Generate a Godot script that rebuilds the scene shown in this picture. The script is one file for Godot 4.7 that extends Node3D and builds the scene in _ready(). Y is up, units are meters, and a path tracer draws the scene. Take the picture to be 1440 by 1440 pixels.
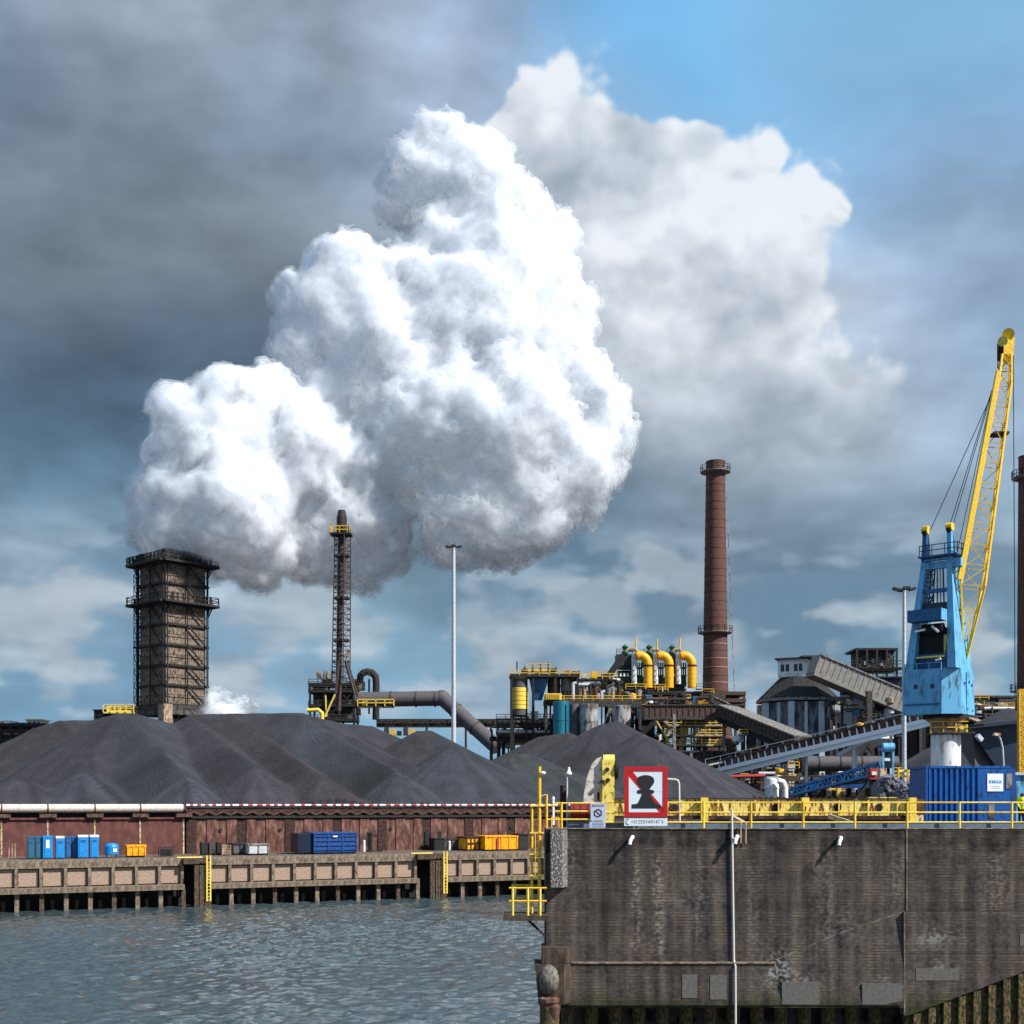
extends Node3D

const F := 1800.0      # focal length and horizon row of the photograph, used to lay the site out in metres
const EYE := 11.5
const HZ := 1130.0
const EXPOSURE := 1.4
var M := {}
var named := {}
var rng := RandomNumberGenerator.new()
var fine := FastNoiseLite.new()
var broad := FastNoiseLite.new()
var ridged := FastNoiseLite.new()


# ---------------------------------------------------------------- shapes
class MB:
	var v := PackedVector3Array()
	var n := PackedVector3Array()
	var c := PackedColorArray()
	var uv := PackedVector2Array()

	func tri(a: Vector3, b: Vector3, d: Vector3, na: Vector3, nb: Vector3, nd: Vector3) -> void:
		if (d - a).cross(b - a).dot(na + nb + nd) >= 0.0:
			v.append_array([a, b, d])
			n.append_array([na, nb, nd])
		else:
			v.append_array([a, d, b])
			n.append_array([na, nd, nb])

	func quad(a: Vector3, b: Vector3, d: Vector3, e: Vector3, nn := Vector3.ZERO) -> void:
		if nn == Vector3.ZERO:
			nn = (d - a).cross(b - a).normalized()
		tri(a, b, d, nn, nn, nn)
		tri(a, d, e, nn, nn, nn)

	func box(o: Vector3, s: Vector3, bs := Basis()) -> MB:
		var x: Vector3 = bs.x * s.x * 0.5
		var y: Vector3 = bs.y * s.y * 0.5
		var z: Vector3 = bs.z * s.z * 0.5
		quad(o + x - y - z, o + x + y - z, o + x + y + z, o + x - y + z, bs.x)
		quad(o - x - y - z, o - x + y - z, o - x + y + z, o - x - y + z, -bs.x)
		quad(o + y - x - z, o + y + x - z, o + y + x + z, o + y - x + z, bs.y)
		quad(o - y - x - z, o - y + x - z, o - y + x + z, o - y - x + z, -bs.y)
		quad(o + z - x - y, o + z + x - y, o + z + x + y, o + z - x + y, bs.z)
		quad(o - z - x - y, o - z + x - y, o - z + x + y, o - z - x + y, -bs.z)
		return self

	func beam(a: Vector3, b: Vector3, w: float, h := -1.0, up := Vector3.UP) -> MB:
		var d := (b - a).normalized()
		if absf(d.dot(up)) > 0.99:
			up = Vector3.RIGHT
		var s := d.cross(up).normalized()
		box((a + b) * 0.5, Vector3(w, w if h < 0.0 else h, a.distance_to(b)), Basis(s, s.cross(d).normalized(), -d))
		return self

	func tube(a: Vector3, b: Vector3, r: float, seg := 10, r2 := -1.0, caps := true) -> MB:
		if r2 < 0.0:
			r2 = r
		var d := (b - a).normalized()
		var s := d.cross(Vector3.UP if absf(d.y) < 0.95 else Vector3.RIGHT).normalized()
		var t := s.cross(d)
		for i in seg:
			var p := s * cos(TAU * i / seg) + t * sin(TAU * i / seg)
			var q := s * cos(TAU * (i + 1) / seg) + t * sin(TAU * (i + 1) / seg)
			tri(a + p * r, a + q * r, b + q * r2, p, q, q)
			tri(a + p * r, b + q * r2, b + p * r2, p, q, p)
			if caps:
				tri(a, a + p * r, a + q * r, -d, -d, -d)
				tri(b, b + p * r2, b + q * r2, d, d, d)
		return self

	func path(pts: Array, r: float, seg := 10) -> MB:
		for i in pts.size() - 1:
			tube(pts[i], pts[i + 1], r, seg)
			if i > 0:
				ball(pts[i], r * 1.0, seg)
		return self

	func ball(o: Vector3, r: float, seg := 10, sq := Vector3.ONE) -> MB:
		var rings := maxi(4, seg / 2)
		for j in rings:
			for i in seg:
				var p := []
				for k in [[i, j], [i + 1, j], [i + 1, j + 1], [i, j + 1]]:
					var a: float = TAU * k[0] / seg
					var e: float = PI * k[1] / rings
					p.append(Vector3(sin(e) * cos(a), cos(e), sin(e) * sin(a)))
				tri(o + p[0] * r * sq, o + p[1] * r * sq, o + p[2] * r * sq, p[0], p[1], p[2])
				tri(o + p[0] * r * sq, o + p[2] * r * sq, o + p[3] * r * sq, p[0], p[2], p[3])
		return self

	func lathe(o: Vector3, prof: Array, seg := 20) -> MB:       # prof: [radius, height above o]
		for k in prof.size() - 1:
			var r0: float = prof[k][0]
			var r1: float = prof[k + 1][0]
			var y0: float = prof[k][1]
			var y1: float = prof[k + 1][1]
			var up := Vector2(y1 - y0, r0 - r1).normalized()
			for i in seg:
				var p := Vector3(cos(TAU * i / seg), 0, sin(TAU * i / seg))
				var q := Vector3(cos(TAU * (i + 1) / seg), 0, sin(TAU * (i + 1) / seg))
				var np := p * up.x + Vector3.UP * up.y
				var nq := q * up.x + Vector3.UP * up.y
				var a := o + p * r0 + Vector3.UP * y0
				var b := o + q * r0 + Vector3.UP * y0
				var d := o + q * r1 + Vector3.UP * y1
				var e := o + p * r1 + Vector3.UP * y1
				tri(a, b, d, np, nq, nq)
				tri(a, d, e, np, nq, np)
		return self

	func prism(poly: PackedVector2Array, depth: float, xf := Transform3D()) -> MB:   # outline in x, y pushed along -z
		var back := Vector3(0, 0, -depth)
		var ids := Geometry2D.triangulate_polygon(poly)
		for i in range(0, ids.size(), 3):
			var a := Vector3(poly[ids[i]].x, poly[ids[i]].y, 0)
			var b := Vector3(poly[ids[i + 1]].x, poly[ids[i + 1]].y, 0)
			var d := Vector3(poly[ids[i + 2]].x, poly[ids[i + 2]].y, 0)
			tri(xf * a, xf * b, xf * d, xf.basis.z, xf.basis.z, xf.basis.z)
			tri(xf * (a + back), xf * (b + back), xf * (d + back), -xf.basis.z, -xf.basis.z, -xf.basis.z)
		var ccw := not Geometry2D.is_polygon_clockwise(poly)
		for i in poly.size():
			var p := poly[i]
			var q := poly[(i + 1) % poly.size()]
			var out := Vector2(q.y - p.y, p.x - q.x).normalized() * (1.0 if ccw else -1.0)
			var a := Vector3(p.x, p.y, 0)
			var b := Vector3(q.x, q.y, 0)
			quad(xf * a, xf * b, xf * (b + back), xf * (a + back), (xf.basis * Vector3(out.x, out.y, 0)).normalized())
		return self

	func hull6(bottom: Array, top: Array) -> MB:      # solid between two rings with the same number of corners
		var m := bottom.size()
		var mid := Vector3.ZERO
		for i in m:
			mid += (bottom[i] + top[i]) / (2.0 * m)
		for i in m:
			var k := (i + 1) % m
			var nn: Vector3 = (bottom[k] - bottom[i]).cross(top[i] - bottom[i]).normalized()
			if nn.dot(bottom[i] - mid) < 0.0:
				nn = -nn
			quad(bottom[i], bottom[k], top[k], top[i], nn)
		for i in range(1, m - 1):
			tri(bottom[0], bottom[i], bottom[i + 1], Vector3.DOWN, Vector3.DOWN, Vector3.DOWN)
			tri(top[0], top[i], top[i + 1], Vector3.UP, Vector3.UP, Vector3.UP)
		return self

	func rail(pts: Array, h := 1.1, t := 0.05, every := 2.0, bars := 2) -> MB:
		for i in pts.size() - 1:
			var a: Vector3 = pts[i]
			var b: Vector3 = pts[i + 1]
			var k := maxi(1, int(a.distance_to(b) / every))
			for j in k + 1:
				var p := a.lerp(b, float(j) / k)
				beam(p, p + Vector3.UP * h, t)
			for j in bars:
				var y := Vector3.UP * h * (j + 1) / bars
				beam(a + y, b + y, t)
		return self

	func lattice(a: Vector3, b: Vector3, side: Vector3, wa: float, wb: float, panels: int, chord: float, web: float) -> MB:
		var d := (b - a).normalized()
		var t := d.cross(side).normalized()
		var s := t.cross(d).normalized()
		var ring := []
		for i in panels + 1:
			var f := float(i) / panels
			var w := lerpf(wa, wb, f) * 0.5
			var o := a.lerp(b, f)
			ring.append([o + s * w + t * w, o - s * w + t * w, o - s * w - t * w, o + s * w - t * w])
		for i in panels:
			for k in 4:
				beam(ring[i][k], ring[i + 1][k], chord)
				beam(ring[i + 1][k], ring[i + 1][(k + 1) % 4], web)
				if (i + k) % 2 == 0:
					beam(ring[i][k], ring[i + 1][(k + 1) % 4], web)
				else:
					beam(ring[i][(k + 1) % 4], ring[i + 1][k], web)
		return self

	func mesh(o := Vector3.ZERO) -> ArrayMesh:
		var arr := []
		arr.resize(Mesh.ARRAY_MAX)
		if o != Vector3.ZERO:
			for i in v.size():
				v[i] -= o
		arr[Mesh.ARRAY_VERTEX] = v
		arr[Mesh.ARRAY_NORMAL] = n
		if c.size() == v.size():
			arr[Mesh.ARRAY_COLOR] = c
		if uv.size() == v.size():
			arr[Mesh.ARRAY_TEX_UV] = uv
		var m := ArrayMesh.new()
		m.add_surface_from_arrays(Mesh.PRIMITIVE_TRIANGLES, arr)
		return m


# ---------------------------------------------------------------- nodes
func at(px: float, py: float, d: float) -> Vector3:       # a point of the site that is seen at (px, py) and lies d metres ahead
	return Vector3((px - 720.0) / F * d, EYE + (HZ - py) / F * d, -d)


func numbered(parent: Node, called: String) -> String:
	var key := str(parent.get_instance_id()) + called
	named[key] = named.get(key, -1) + 1
	return called if named[key] == 0 else "%s_%03d" % [called, named[key]]


func org(o: Node) -> Vector3:
	var p := Vector3.ZERO
	while o != self:
		p += o.position
		o = o.get_parent()
	return p


func tag(o: Node, label: String, category := "", group := "", kind := "") -> Node:
	if label:
		o.set_meta("label", label)
	if category:
		o.set_meta("category", category)
	if group:
		o.set_meta("group", group)
	if kind:
		o.set_meta("kind", kind)
	return o


func thing(called: String, label: String, category: String, where: Vector3, group := "") -> Node3D:
	var o := Node3D.new()
	o.name = numbered(self, called)
	add_child(o, true)
	o.position = where
	tag(o, label, category, group)
	return o


func part(parent: Node, called: String, mb: MB, mat: String, label := "") -> MeshInstance3D:
	var o := MeshInstance3D.new()
	o.name = numbered(parent, called)
	parent.add_child(o, true)
	o.mesh = mb.mesh(org(o))
	o.material_override = M[mat]
	tag(o, label)
	return o


func single(called: String, label: String, category: String, mb: MB, mat: String, where := Vector3.ZERO, group := "") -> MeshInstance3D:
	var o := MeshInstance3D.new()
	o.name = numbered(self, called)
	add_child(o, true)
	o.position = where
	o.mesh = mb.mesh(where)
	o.material_override = M[mat]
	tag(o, label, category, group)
	return o


func copy(o: Node3D, where: Vector3, label := "") -> Node3D:
	var r: Node3D = o.duplicate()
	r.name = numbered(self, String(o.name))
	add_child(r, true)
	r.position = where
	if label:
		r.set_meta("label", label)
	return r


func pbox(mb: MB, x0: float, x1: float, y0: float, y1: float, d: float, deep: float) -> MB:   # a box whose front face is seen between those pixels at d metres
	var a := at(x0, y1, d)
	var b := at(x1, y0, d)
	return mb.box(Vector3((a.x + b.x) / 2, (a.y + b.y) / 2, -d - deep / 2), Vector3(b.x - a.x, b.y - a.y, deep))


func C(r: float, g: float, b: float) -> Color:
	return Color(r / 255.0, g / 255.0, b / 255.0)


# ---------------------------------------------------------------- materials
func noise_map(seed_: int, freq: float, stops: Array, octaves := 5, size := 512) -> NoiseTexture2D:
	var f := FastNoiseLite.new()
	f.seed = seed_
	f.frequency = freq
	f.noise_type = FastNoiseLite.TYPE_SIMPLEX_SMOOTH
	f.fractal_type = FastNoiseLite.FRACTAL_FBM
	f.fractal_octaves = octaves
	f.fractal_gain = 0.6
	var g := Gradient.new()
	var off := PackedFloat32Array()
	var col := PackedColorArray()
	for s in stops:
		off.append(s[0])
		col.append(s[1])
	g.offsets = off
	g.colors = col
	var t := NoiseTexture2D.new()
	t.width = size
	t.height = size
	t.seamless = true
	t.noise = f
	t.color_ramp = g
	return t


func mat(key: String, col: Color, rough: float, metal := 0.0, tex: Texture2D = null, tile := 6.0, stretch := 1.0) -> StandardMaterial3D:
	var m := StandardMaterial3D.new()
	m.resource_name = key
	m.albedo_color = col
	m.roughness = rough
	m.metallic = metal
	m.cull_mode = BaseMaterial3D.CULL_DISABLED
	if tex:
		m.albedo_texture = tex
		m.uv1_triplanar = true
		m.uv1_world_triplanar = true
		m.uv1_scale = Vector3(1.0 / tile, 1.0 / (tile * stretch), 1.0 / tile)
	M[key] = m
	return m


func materials() -> void:
	var mottle := noise_map(3, 0.012, [[0.0, Color(0.7, 0.69, 0.67)], [0.3, Color(0.86, 0.855, 0.85)], [0.55, Color(0.95, 0.95, 0.95)], [1.0, Color(1, 1, 1)]])
	var grime := noise_map(5, 0.014, [[0.0, Color(0.3, 0.27, 0.25)], [0.36, Color(0.52, 0.48, 0.45)], [0.5, Color(0.85, 0.83, 0.8)], [1.0, Color(1, 1, 1)]])
	var streaky := noise_map(61, 0.016, [[0.0, Color(0.5, 0.38, 0.3)], [0.24, Color(0.72, 0.64, 0.58)], [0.36, Color(0.93, 0.92, 0.91)], [1.0, Color(1, 1, 1)]])
	var rust := noise_map(7, 0.014, [[0.0, C(36, 24, 22)], [0.32, C(68, 43, 38)], [0.5, C(94, 60, 51)], [0.64, C(112, 76, 65)], [0.78, C(138, 104, 90)], [1.0, C(164, 138, 122)]])
	var redwall := noise_map(11, 0.012, [[0.0, C(52, 28, 26)], [0.4, C(82, 44, 39)], [0.6, C(94, 52, 46)], [1.0, C(114, 74, 64)]])
	var worn := noise_map(13, 0.018, [[0.0, C(70, 42, 26)], [0.22, C(118, 80, 44)], [0.29, C(220, 194, 88)], [0.55, C(226, 202, 92)], [0.75, C(232, 214, 122)], [1.0, C(236, 226, 170)]])
	var board := noise_map(17, 0.012, [[0.0, C(52, 44, 38)], [0.35, C(92, 80, 68)], [0.6, C(122, 107, 91)], [1.0, C(162, 148, 130)]])
	var pink := noise_map(19, 0.03, [[0.0, C(104, 86, 74)], [0.4, C(146, 124, 108)], [0.6, C(160, 138, 121)], [1.0, C(184, 164, 148)]])
	var soot := noise_map(23, 0.016, [[0.0, C(16, 15, 17)], [0.45, C(38, 36, 38)], [0.6, C(70, 66, 64)], [1.0, C(140, 132, 124)]])
	var pale := noise_map(29, 0.012, [[0.0, C(52, 52, 54)], [0.38, C(96, 98, 102)], [0.52, C(146, 150, 154)], [1.0, C(206, 208, 210)]])
	var brick := noise_map(31, 0.02, [[0.0, C(46, 30, 27)], [0.4, C(80, 52, 46)], [0.6, C(96, 63, 55)], [1.0, C(126, 92, 80)]])
	var grain := noise_map(37, 0.06, [[0.0, Color(0.62, 0.62, 0.62)], [0.5, Color(0.86, 0.86, 0.86)], [1.0, Color(1, 1, 1)]], 5)
	var weed := noise_map(41, 0.02, [[0.0, C(20, 22, 12)], [0.4, C(52, 54, 26)], [0.6, C(96, 74, 44)], [1.0, C(150, 120, 80)]])
	mat("concrete", C(255, 255, 255), 0.95, 0, board, 3.0, 2.0)
	mat("concretedark", C(150, 140, 132), 0.95, 0, board, 2.5, 2.5)
	mat("roofdark", C(46, 46, 50), 0.9, 0, grime, 5.0, 3.0)
	mat("rubber", C(132, 128, 122), 0.9, 0, grime, 0.8, 3.0)
	mat("patch", C(98, 96, 92), 0.95, 0, mottle, 0.8, 2.0)
	mat("ledge", C(98, 90, 82), 0.95, 0, mottle, 1.6, 1.4)
	mat("slab", C(255, 255, 255), 0.95, 0, pink, 2.5, 1.5)
	mat("deck", C(120, 106, 96), 0.95, 0, grime, 5.0)
	mat("ground", C(92, 84, 78), 1.0, 0, grime, 9.0)
	mat("redwall", C(255, 255, 255), 0.8, 0, redwall, 6.0, 3.0)
	mat("rust", C(255, 255, 255), 0.9, 0, rust, 4.0, 4.0)
	mat("rustdark", C(150, 140, 140), 0.9, 0, rust, 3.0, 1.0)
	mat("whitepipe", C(214, 204, 196), 0.6, 0, streaky, 5.0, 0.5)
	mat("white", C(232, 234, 236), 0.55, 0, streaky, 4.0, 4.0)
	mat("purewhite", C(238, 240, 244), 0.5)
	mat("cream", C(224, 206, 172), 0.7, 0, grime, 2.0, 2.0)
	mat("redpaint", C(176, 52, 48), 0.6, 0, mottle, 2.0)
	mat("signred", C(172, 6, 10), 0.5)
	mat("signwhite", C(206, 216, 224), 0.5)
	mat("signgrey", C(176, 184, 204), 0.5)
	mat("signblack", C(12, 18, 22), 0.6)
	mat("drum", C(128, 22, 20), 0.5, 0, mottle, 1.0)
	mat("yellow", C(250, 214, 84), 0.55, 0, mottle, 1.2)
	mat("worn", C(255, 255, 255), 0.75, 0, worn, 2.2, 1.5)
	mat("wornrail", C(250, 220, 110), 0.7, 0, worn, 1.0, 2.0)
	mat("skip", C(250, 172, 6), 0.5, 0, streaky, 3.0, 4.0)
	mat("cranejib", C(252, 204, 40), 0.45, 0, mottle, 2.0)
	mat("duct", C(246, 178, 6), 0.5, 0, mottle, 6.0)
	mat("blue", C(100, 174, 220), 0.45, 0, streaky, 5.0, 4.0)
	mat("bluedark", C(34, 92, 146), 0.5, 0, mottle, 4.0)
	mat("toilet", C(18, 138, 214), 0.45, 0, mottle, 2.0)
	mat("toiletdark", C(36, 96, 128), 0.5, 0, mottle, 2.0)
	mat("container", C(0, 84, 164), 0.45, 0, streaky, 2.0, 4.0)
	mat("navybox", C(10, 70, 142), 0.5, 0, streaky, 3.0, 4.0)
	mat("navy", C(14, 32, 56), 0.4, 0, mottle, 12.0)
	mat("teal", C(8, 112, 134), 0.5, 0, mottle, 4.0)
	mat("green", C(34, 110, 66), 0.6, 0, grime, 4.0)
	mat("greenblack", C(46, 62, 58), 0.7, 0, grime, 3.0)
	mat("steel", C(74, 68, 66), 0.7, 0, grime, 5.0)
	mat("darksteel", C(38, 36, 38), 0.75, 0, grime, 4.0)
	mat("lightsteel", C(150, 148, 146), 0.6, 0, grime, 5.0)
	mat("galv", C(196, 200, 206), 0.5, 0.0, mottle, 3.0)
	mat("silo", C(172, 176, 182), 0.55, 0, grime, 9.0, 3.0)
	mat("ductgrey", C(88, 84, 88), 0.75, 0, mottle, 6.0)
	mat("soot", C(255, 255, 255), 0.9, 0, soot, 7.0, 2.0)
	mat("pale", C(255, 255, 255), 0.85, 0, pale, 8.0, 3.0)
	mat("beige", C(190, 166, 146), 0.9, 0, grime, 7.0, 2.5)
	mat("towerslab", C(142, 128, 116), 0.95, 0, grime, 3.0, 4.0)
	mat("maststeel", C(84, 66, 60), 0.8, 0, grime, 3.0)
	mat("coalwall", C(170, 174, 182), 0.9, 0, pale, 9.0, 3.0)
	mat("girder", C(255, 255, 255), 0.8, 0, noise_map(53, 0.02, [[0.0, C(64, 36, 24)], [0.3, C(120, 74, 42)], [0.38, C(206, 176, 84)], [0.5, C(228, 204, 104)], [0.75, C(234, 216, 134)], [1.0, C(238, 228, 180)]]), 2.2, 4.0)
	mat("stained", C(255, 255, 255), 0.95, 0, noise_map(59, 0.03, [[0.0, C(58, 52, 48)], [0.5, C(92, 83, 77)], [0.6, C(100, 92, 88)], [0.66, C(158, 158, 156)], [1.0, C(196, 198, 198)]]), 1.4, 1.6)
	mat("gallery", C(136, 132, 126), 0.8, 0, mottle, 9.0)
	mat("brick", C(255, 255, 255), 0.95, 0, brick, 6.0, 0.5)
	mat("mortar", C(172, 140, 124), 0.95, 0, mottle, 3.0)
	mat("brownsteel", C(104, 76, 66), 0.8, 0, grime, 3.0)
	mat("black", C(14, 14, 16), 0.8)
	mat("window", C(20, 24, 32), 0.15)
	mat("weed", C(255, 255, 255), 0.95, 0, weed, 1.5, 2.0)
	mat("timber", C(96, 82, 68), 0.95, 0, grime, 1.5, 3.0)
	mat("greyheap", C(112, 113, 122), 1.0, 0, mottle, 2.0)
	mat("rope", C(202, 197, 190), 0.8)
	mat("bluegrey", C(96, 118, 140), 0.6, 0, mottle, 3.0)
	mat("hivis", C(214, 226, 20), 0.7)
	mat("cloth", C(28, 32, 44), 0.9)
	mat("skin", C(196, 146, 120), 0.6)
	var ore := mat("ore", Color.WHITE, 1.0, 0, grain, 8.0)
	ore.vertex_color_use_as_albedo = true
	var fl := noise_map(43, 0.03, [[0.0, Color.BLACK], [1.0, Color.WHITE]], 4)
	ore.heightmap_enabled = true
	ore.heightmap_texture = fl
	ore.heightmap_scale = 18.0
	var w := mat("water", C(60, 73, 77), 0.14)
	w.metallic_specular = 0.66
	var s := mat("steam", Color(0.97, 0.98, 0.995), 1.0)
	s.metallic_specular = 0.0
	s.backlight_enabled = true
	s.backlight = Color(1, 1, 1)
	var ms := mat("mist", Color(0.97, 0.98, 0.995, 1.0), 1.0)
	ms.metallic_specular = 0.0
	ms.backlight_enabled = true
	ms.backlight = Color(1, 1, 1)
	ms.transparency = BaseMaterial3D.TRANSPARENCY_ALPHA
	ms.vertex_color_use_as_albedo = true


# ---------------------------------------------------------------- sky
const SKY := [
	[[120,138,158],[135,148,165],[140,155,170],[135,152,170],[140,155,175],[143,160,180],[136,162,192],[112,172,220],[120,180,228],[125,185,228],[130,180,218],[125,178,216],[125,175,212]],
	[[105,122,142],[120,135,152],[128,142,158],[130,146,165],[135,152,170],[145,160,178],[152,168,192],[130,182,226],[124,184,228],[128,186,230],[128,172,210],[130,175,212],[135,178,214]],
	[[108,124,140],[105,122,138],[98,114,130],[110,128,146],[118,138,158],[130,150,172],[150,168,192],[160,190,222],[150,190,226],[138,184,222],[128,172,212],[125,150,178],[125,150,178]],
	[[112,128,144],[120,134,148],[126,139,151],[130,142,154],[128,140,152],[140,155,170],[160,174,192],[168,184,202],[165,180,198],[170,186,204],[140,160,185],[132,152,176],[135,155,178]],
	[[86,103,120],[82,97,115],[74,90,108],[76,91,108],[84,98,115],[120,135,150],[130,146,162],[146,160,176],[166,178,190],[172,184,196],[150,168,188],[128,150,175],[120,145,170]],
	[[92,118,140],[84,107,129],[86,108,128],[100,120,138],[112,130,146],[126,142,158],[128,144,160],[128,144,160],[140,152,165],[160,173,186],[172,184,196],[150,170,190],[146,166,186]],
	[[98,124,144],[96,123,144],[98,126,148],[104,130,150],[108,132,152],[104,128,148],[98,124,144],[82,107,129],[92,112,129],[108,128,146],[124,144,162],[130,150,170],[130,155,175]],
	[[132,156,176],[128,154,176],[118,147,170],[126,152,172],[126,152,170],[116,143,163],[92,120,143],[104,131,151],[118,140,160],[84,108,128],[88,112,132],[98,126,148],[113,138,160]],
	[[113,147,174],[117,149,175],[121,154,179],[128,159,184],[124,164,190],[132,166,190],[128,160,186],[120,150,172],[128,153,173],[124,151,174],[121,154,179],[124,157,179],[124,157,179]],
	[[120,158,184],[122,158,184],[124,162,188],[130,166,190],[128,168,194],[134,170,194],[130,164,190],[124,156,180],[130,158,180],[128,158,180],[126,160,184],[128,162,184],[128,162,184]],
]
const PUFFS := [[735,270,70],[830,330,80],[800,175,85],[770,250,80],[880,235,95],[960,250,90],[1062,222,46],[1000,330,120],[900,370,130],[1050,420,110],[1105,330,62],[1150,300,34],[980,500,150],[1080,520,110],[1170,590,60],[870,480,130],[1010,610,90],[1230,560,70]]
const TUFTS := [[250,960,60],[60,970,50],[700,930,60],[860,850,70],[1150,900,60],[1380,900,60],[450,870,60],[1260,960,50],[560,985,50],[955,820,60],[1190,530,26],[1180,610,36],[640,950,46],[60,880,80],[150,860,60],[330,960,40],[1000,890,60],[640,870,80],[940,960,50]]


var tones := PackedVector3Array()
var puffs := []


func grid(x: float, y: float) -> Vector3:        # smooth mean of the tones round (x, y)
	if tones.is_empty():
		for row in SKY:
			for t in row:
				tones.append(Vector3(t[0], t[1], t[2]))
	var gx := clampf(x / 120.0, -0.5, 12.5)
	var gy := clampf(y / 120.0, -0.5, 9.5)
	var i := floori(gx)
	var j := floori(gy)
	var u := gx - i
	var w := gy - j
	var wx := [(1 - u) * (1 - u) * (1 - u) / 6, (3 * u * u * u - 6 * u * u + 4) / 6, (-3 * u * u * u + 3 * u * u + 3 * u + 1) / 6, u * u * u / 6]
	var wy := [(1 - w) * (1 - w) * (1 - w) / 6, (3 * w * w * w - 6 * w * w + 4) / 6, (-3 * w * w * w + 3 * w * w + 3 * w + 1) / 6, w * w * w / 6]
	var sum := Vector3.ZERO
	for b in 4:
		var r := clampi(j + b - 1, 0, 9) * 13
		for a in 4:
			sum += tones[r + clampi(i + a - 1, 0, 12)] * (wx[a] * wy[b])
	return sum


func sky_colour(az: float, el: float) -> Color:
	# clouds by direction: a coarse map of their tone over the part of the sky ahead, broken up by noise, and loose weather all round
	var cy := tan(clampf(el, -0.2, 1.3)) / maxf(cos(clampf(az, -1.2, 1.2)), 0.3)
	var x := 720.0 + F * tan(clampf(az, -1.2, 1.2))
	var y := HZ - F * cy
	var dir := Vector3(sin(az) * cos(el), sin(el), -cos(az) * cos(el)) * 100.0
	var n1 := broad.get_noise_3d(dir.x * 3.0, dir.y * 6.0, dir.z * 3.0)
	var n2 := broad.get_noise_3d(dir.x * 3.0 + 400.0, dir.y * 6.0, dir.z * 3.0)
	var n3 := fine.get_noise_3d(dir.x * 4.0, dir.y * 6.0, dir.z * 4.0)
	var inside := (1.0 - smoothstep(0.44, 0.62, absf(az))) * (1.0 - smoothstep(0.58, 0.78, el))
	var base := Vector3(126, 148, 170)
	if inside > 0.0:
		base = grid(x + n1 * 130.0 + n3 * 60.0, y + n2 * 60.0 + n3 * 30.0)
	if inside < 1.0:
		var t := smoothstep(-0.25, 0.3, n1 + 0.4 * n2)
		var wide := Vector3(118, 172, 218).lerp(Vector3(122, 138, 156).lerp(Vector3(186, 196, 208), smoothstep(-0.3, 0.4, n3 + n2)), 1.0 - t)
		base = wide.lerp(base, inside)
	var n4 := ridged.get_noise_3d(dir.x * 7.0, dir.y * 14.0, dir.z * 7.0)
	var n5 := fine.get_noise_3d(dir.x * 4.5, dir.y * 12.0, dir.z * 4.5)
	var grey := 1.0 - clampf((base.z - base.x - 45.0) / 50.0, 0.0, 0.8)
	base = Vector3(124, 144, 164) + (base - Vector3(124, 144, 164)) * lerpf(1.0, 1.22, inside * grey)
	base *= 1.0 + 0.12 * grey + (n3 * 0.17 - n4 * 0.03 + n5 * 0.12) * grey
	# low broken cloud towards the horizon
	var lowc := smoothstep(-0.06, 0.3, n5 + n2 * 0.6 + n3 * 0.7) * smoothstep(0.0, 0.05, el) * (1.0 - smoothstep(0.12, 0.26, el))
	var head := fine.get_noise_3d(dir.x * 4.5, (dir.y - 1.6) * 12.0, dir.z * 4.5) - n5
	base = base.lerp(Vector3(160, 175, 188) + Vector3(80, 72, 64) * clampf(-head * 0.9, -0.4, 0.6), lowc * 0.7)
	if inside > 0.0:
		# heaped white cloud ahead on the right
		var k := 0.0
		var lit := 0.0
		var qx := x + n1 * 40.0 + n3 * 50.0
		var qy := y + n2 * 40.0 + n3 * 50.0
		if puffs.is_empty():
			var pr := RandomNumberGenerator.new()
			pr.seed = 77
			for p in PUFFS:
				puffs.append(p)
				if p[1] < 440:
					for m in 5:
						var a := pr.randf() * TAU
						puffs.append([p[0] + cos(a) * p[2] * 0.75, p[1] + sin(a) * p[2] * 0.75, p[2] * pr.randf_range(0.22, 0.42)])
		for p in puffs:
			var dx: float = (qx - p[0]) / p[2]
			var dy: float = (qy - p[1]) / p[2]
			if absf(dx) > 1.9 or absf(dy) > 1.9:
				continue
			var g := exp(-(dx * dx + dy * dy) * 1.6)
			k += g
			lit += g * (0.25 * dx - 0.9 * dy)
		if k > 0.02:
			var bil := ridged.get_noise_3d(dir.x * 9.0, dir.y * 9.0, dir.z * 9.0)
			var fray := fine.get_noise_3d(dir.x * 16.0, dir.y * 16.0, dir.z * 16.0)
			var dens := smoothstep(0.3, 0.7, k - bil * 0.14 + n3 * 0.5 + fray * 0.42)
			var shade := clampf(0.84 + 0.5 * lit / maxf(k, 0.3) - bil * 0.13 - smoothstep(420.0, 640.0, y) * 0.4 + n3 * 0.8 + fray * 0.25, 0.0, 1.0)
			var white := Vector3(146, 160, 176).lerp(Vector3(240, 244, 250), shade)
			base = base.lerp(white, dens * (0.94 - 0.5 * smoothstep(420.0, 640.0, y)))
		for p in TUFTS:
			var dx: float = (qx - p[0]) / p[2]
			var dy: float = (qy - p[1]) / (p[2] * 0.6)
			var g := exp(-(dx * dx + dy * dy))
			if g > 0.02:
				base = base.lerp(Vector3(184, 194, 204), smoothstep(0.35, 0.85, g + n3 * 1.2) * 0.55 * smoothstep(0.02, 0.2, g))
	return Color(base.x / 255.0, base.y / 255.0, base.z / 255.0).srgb_to_linear() * (1.0 / EXPOSURE)


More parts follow.
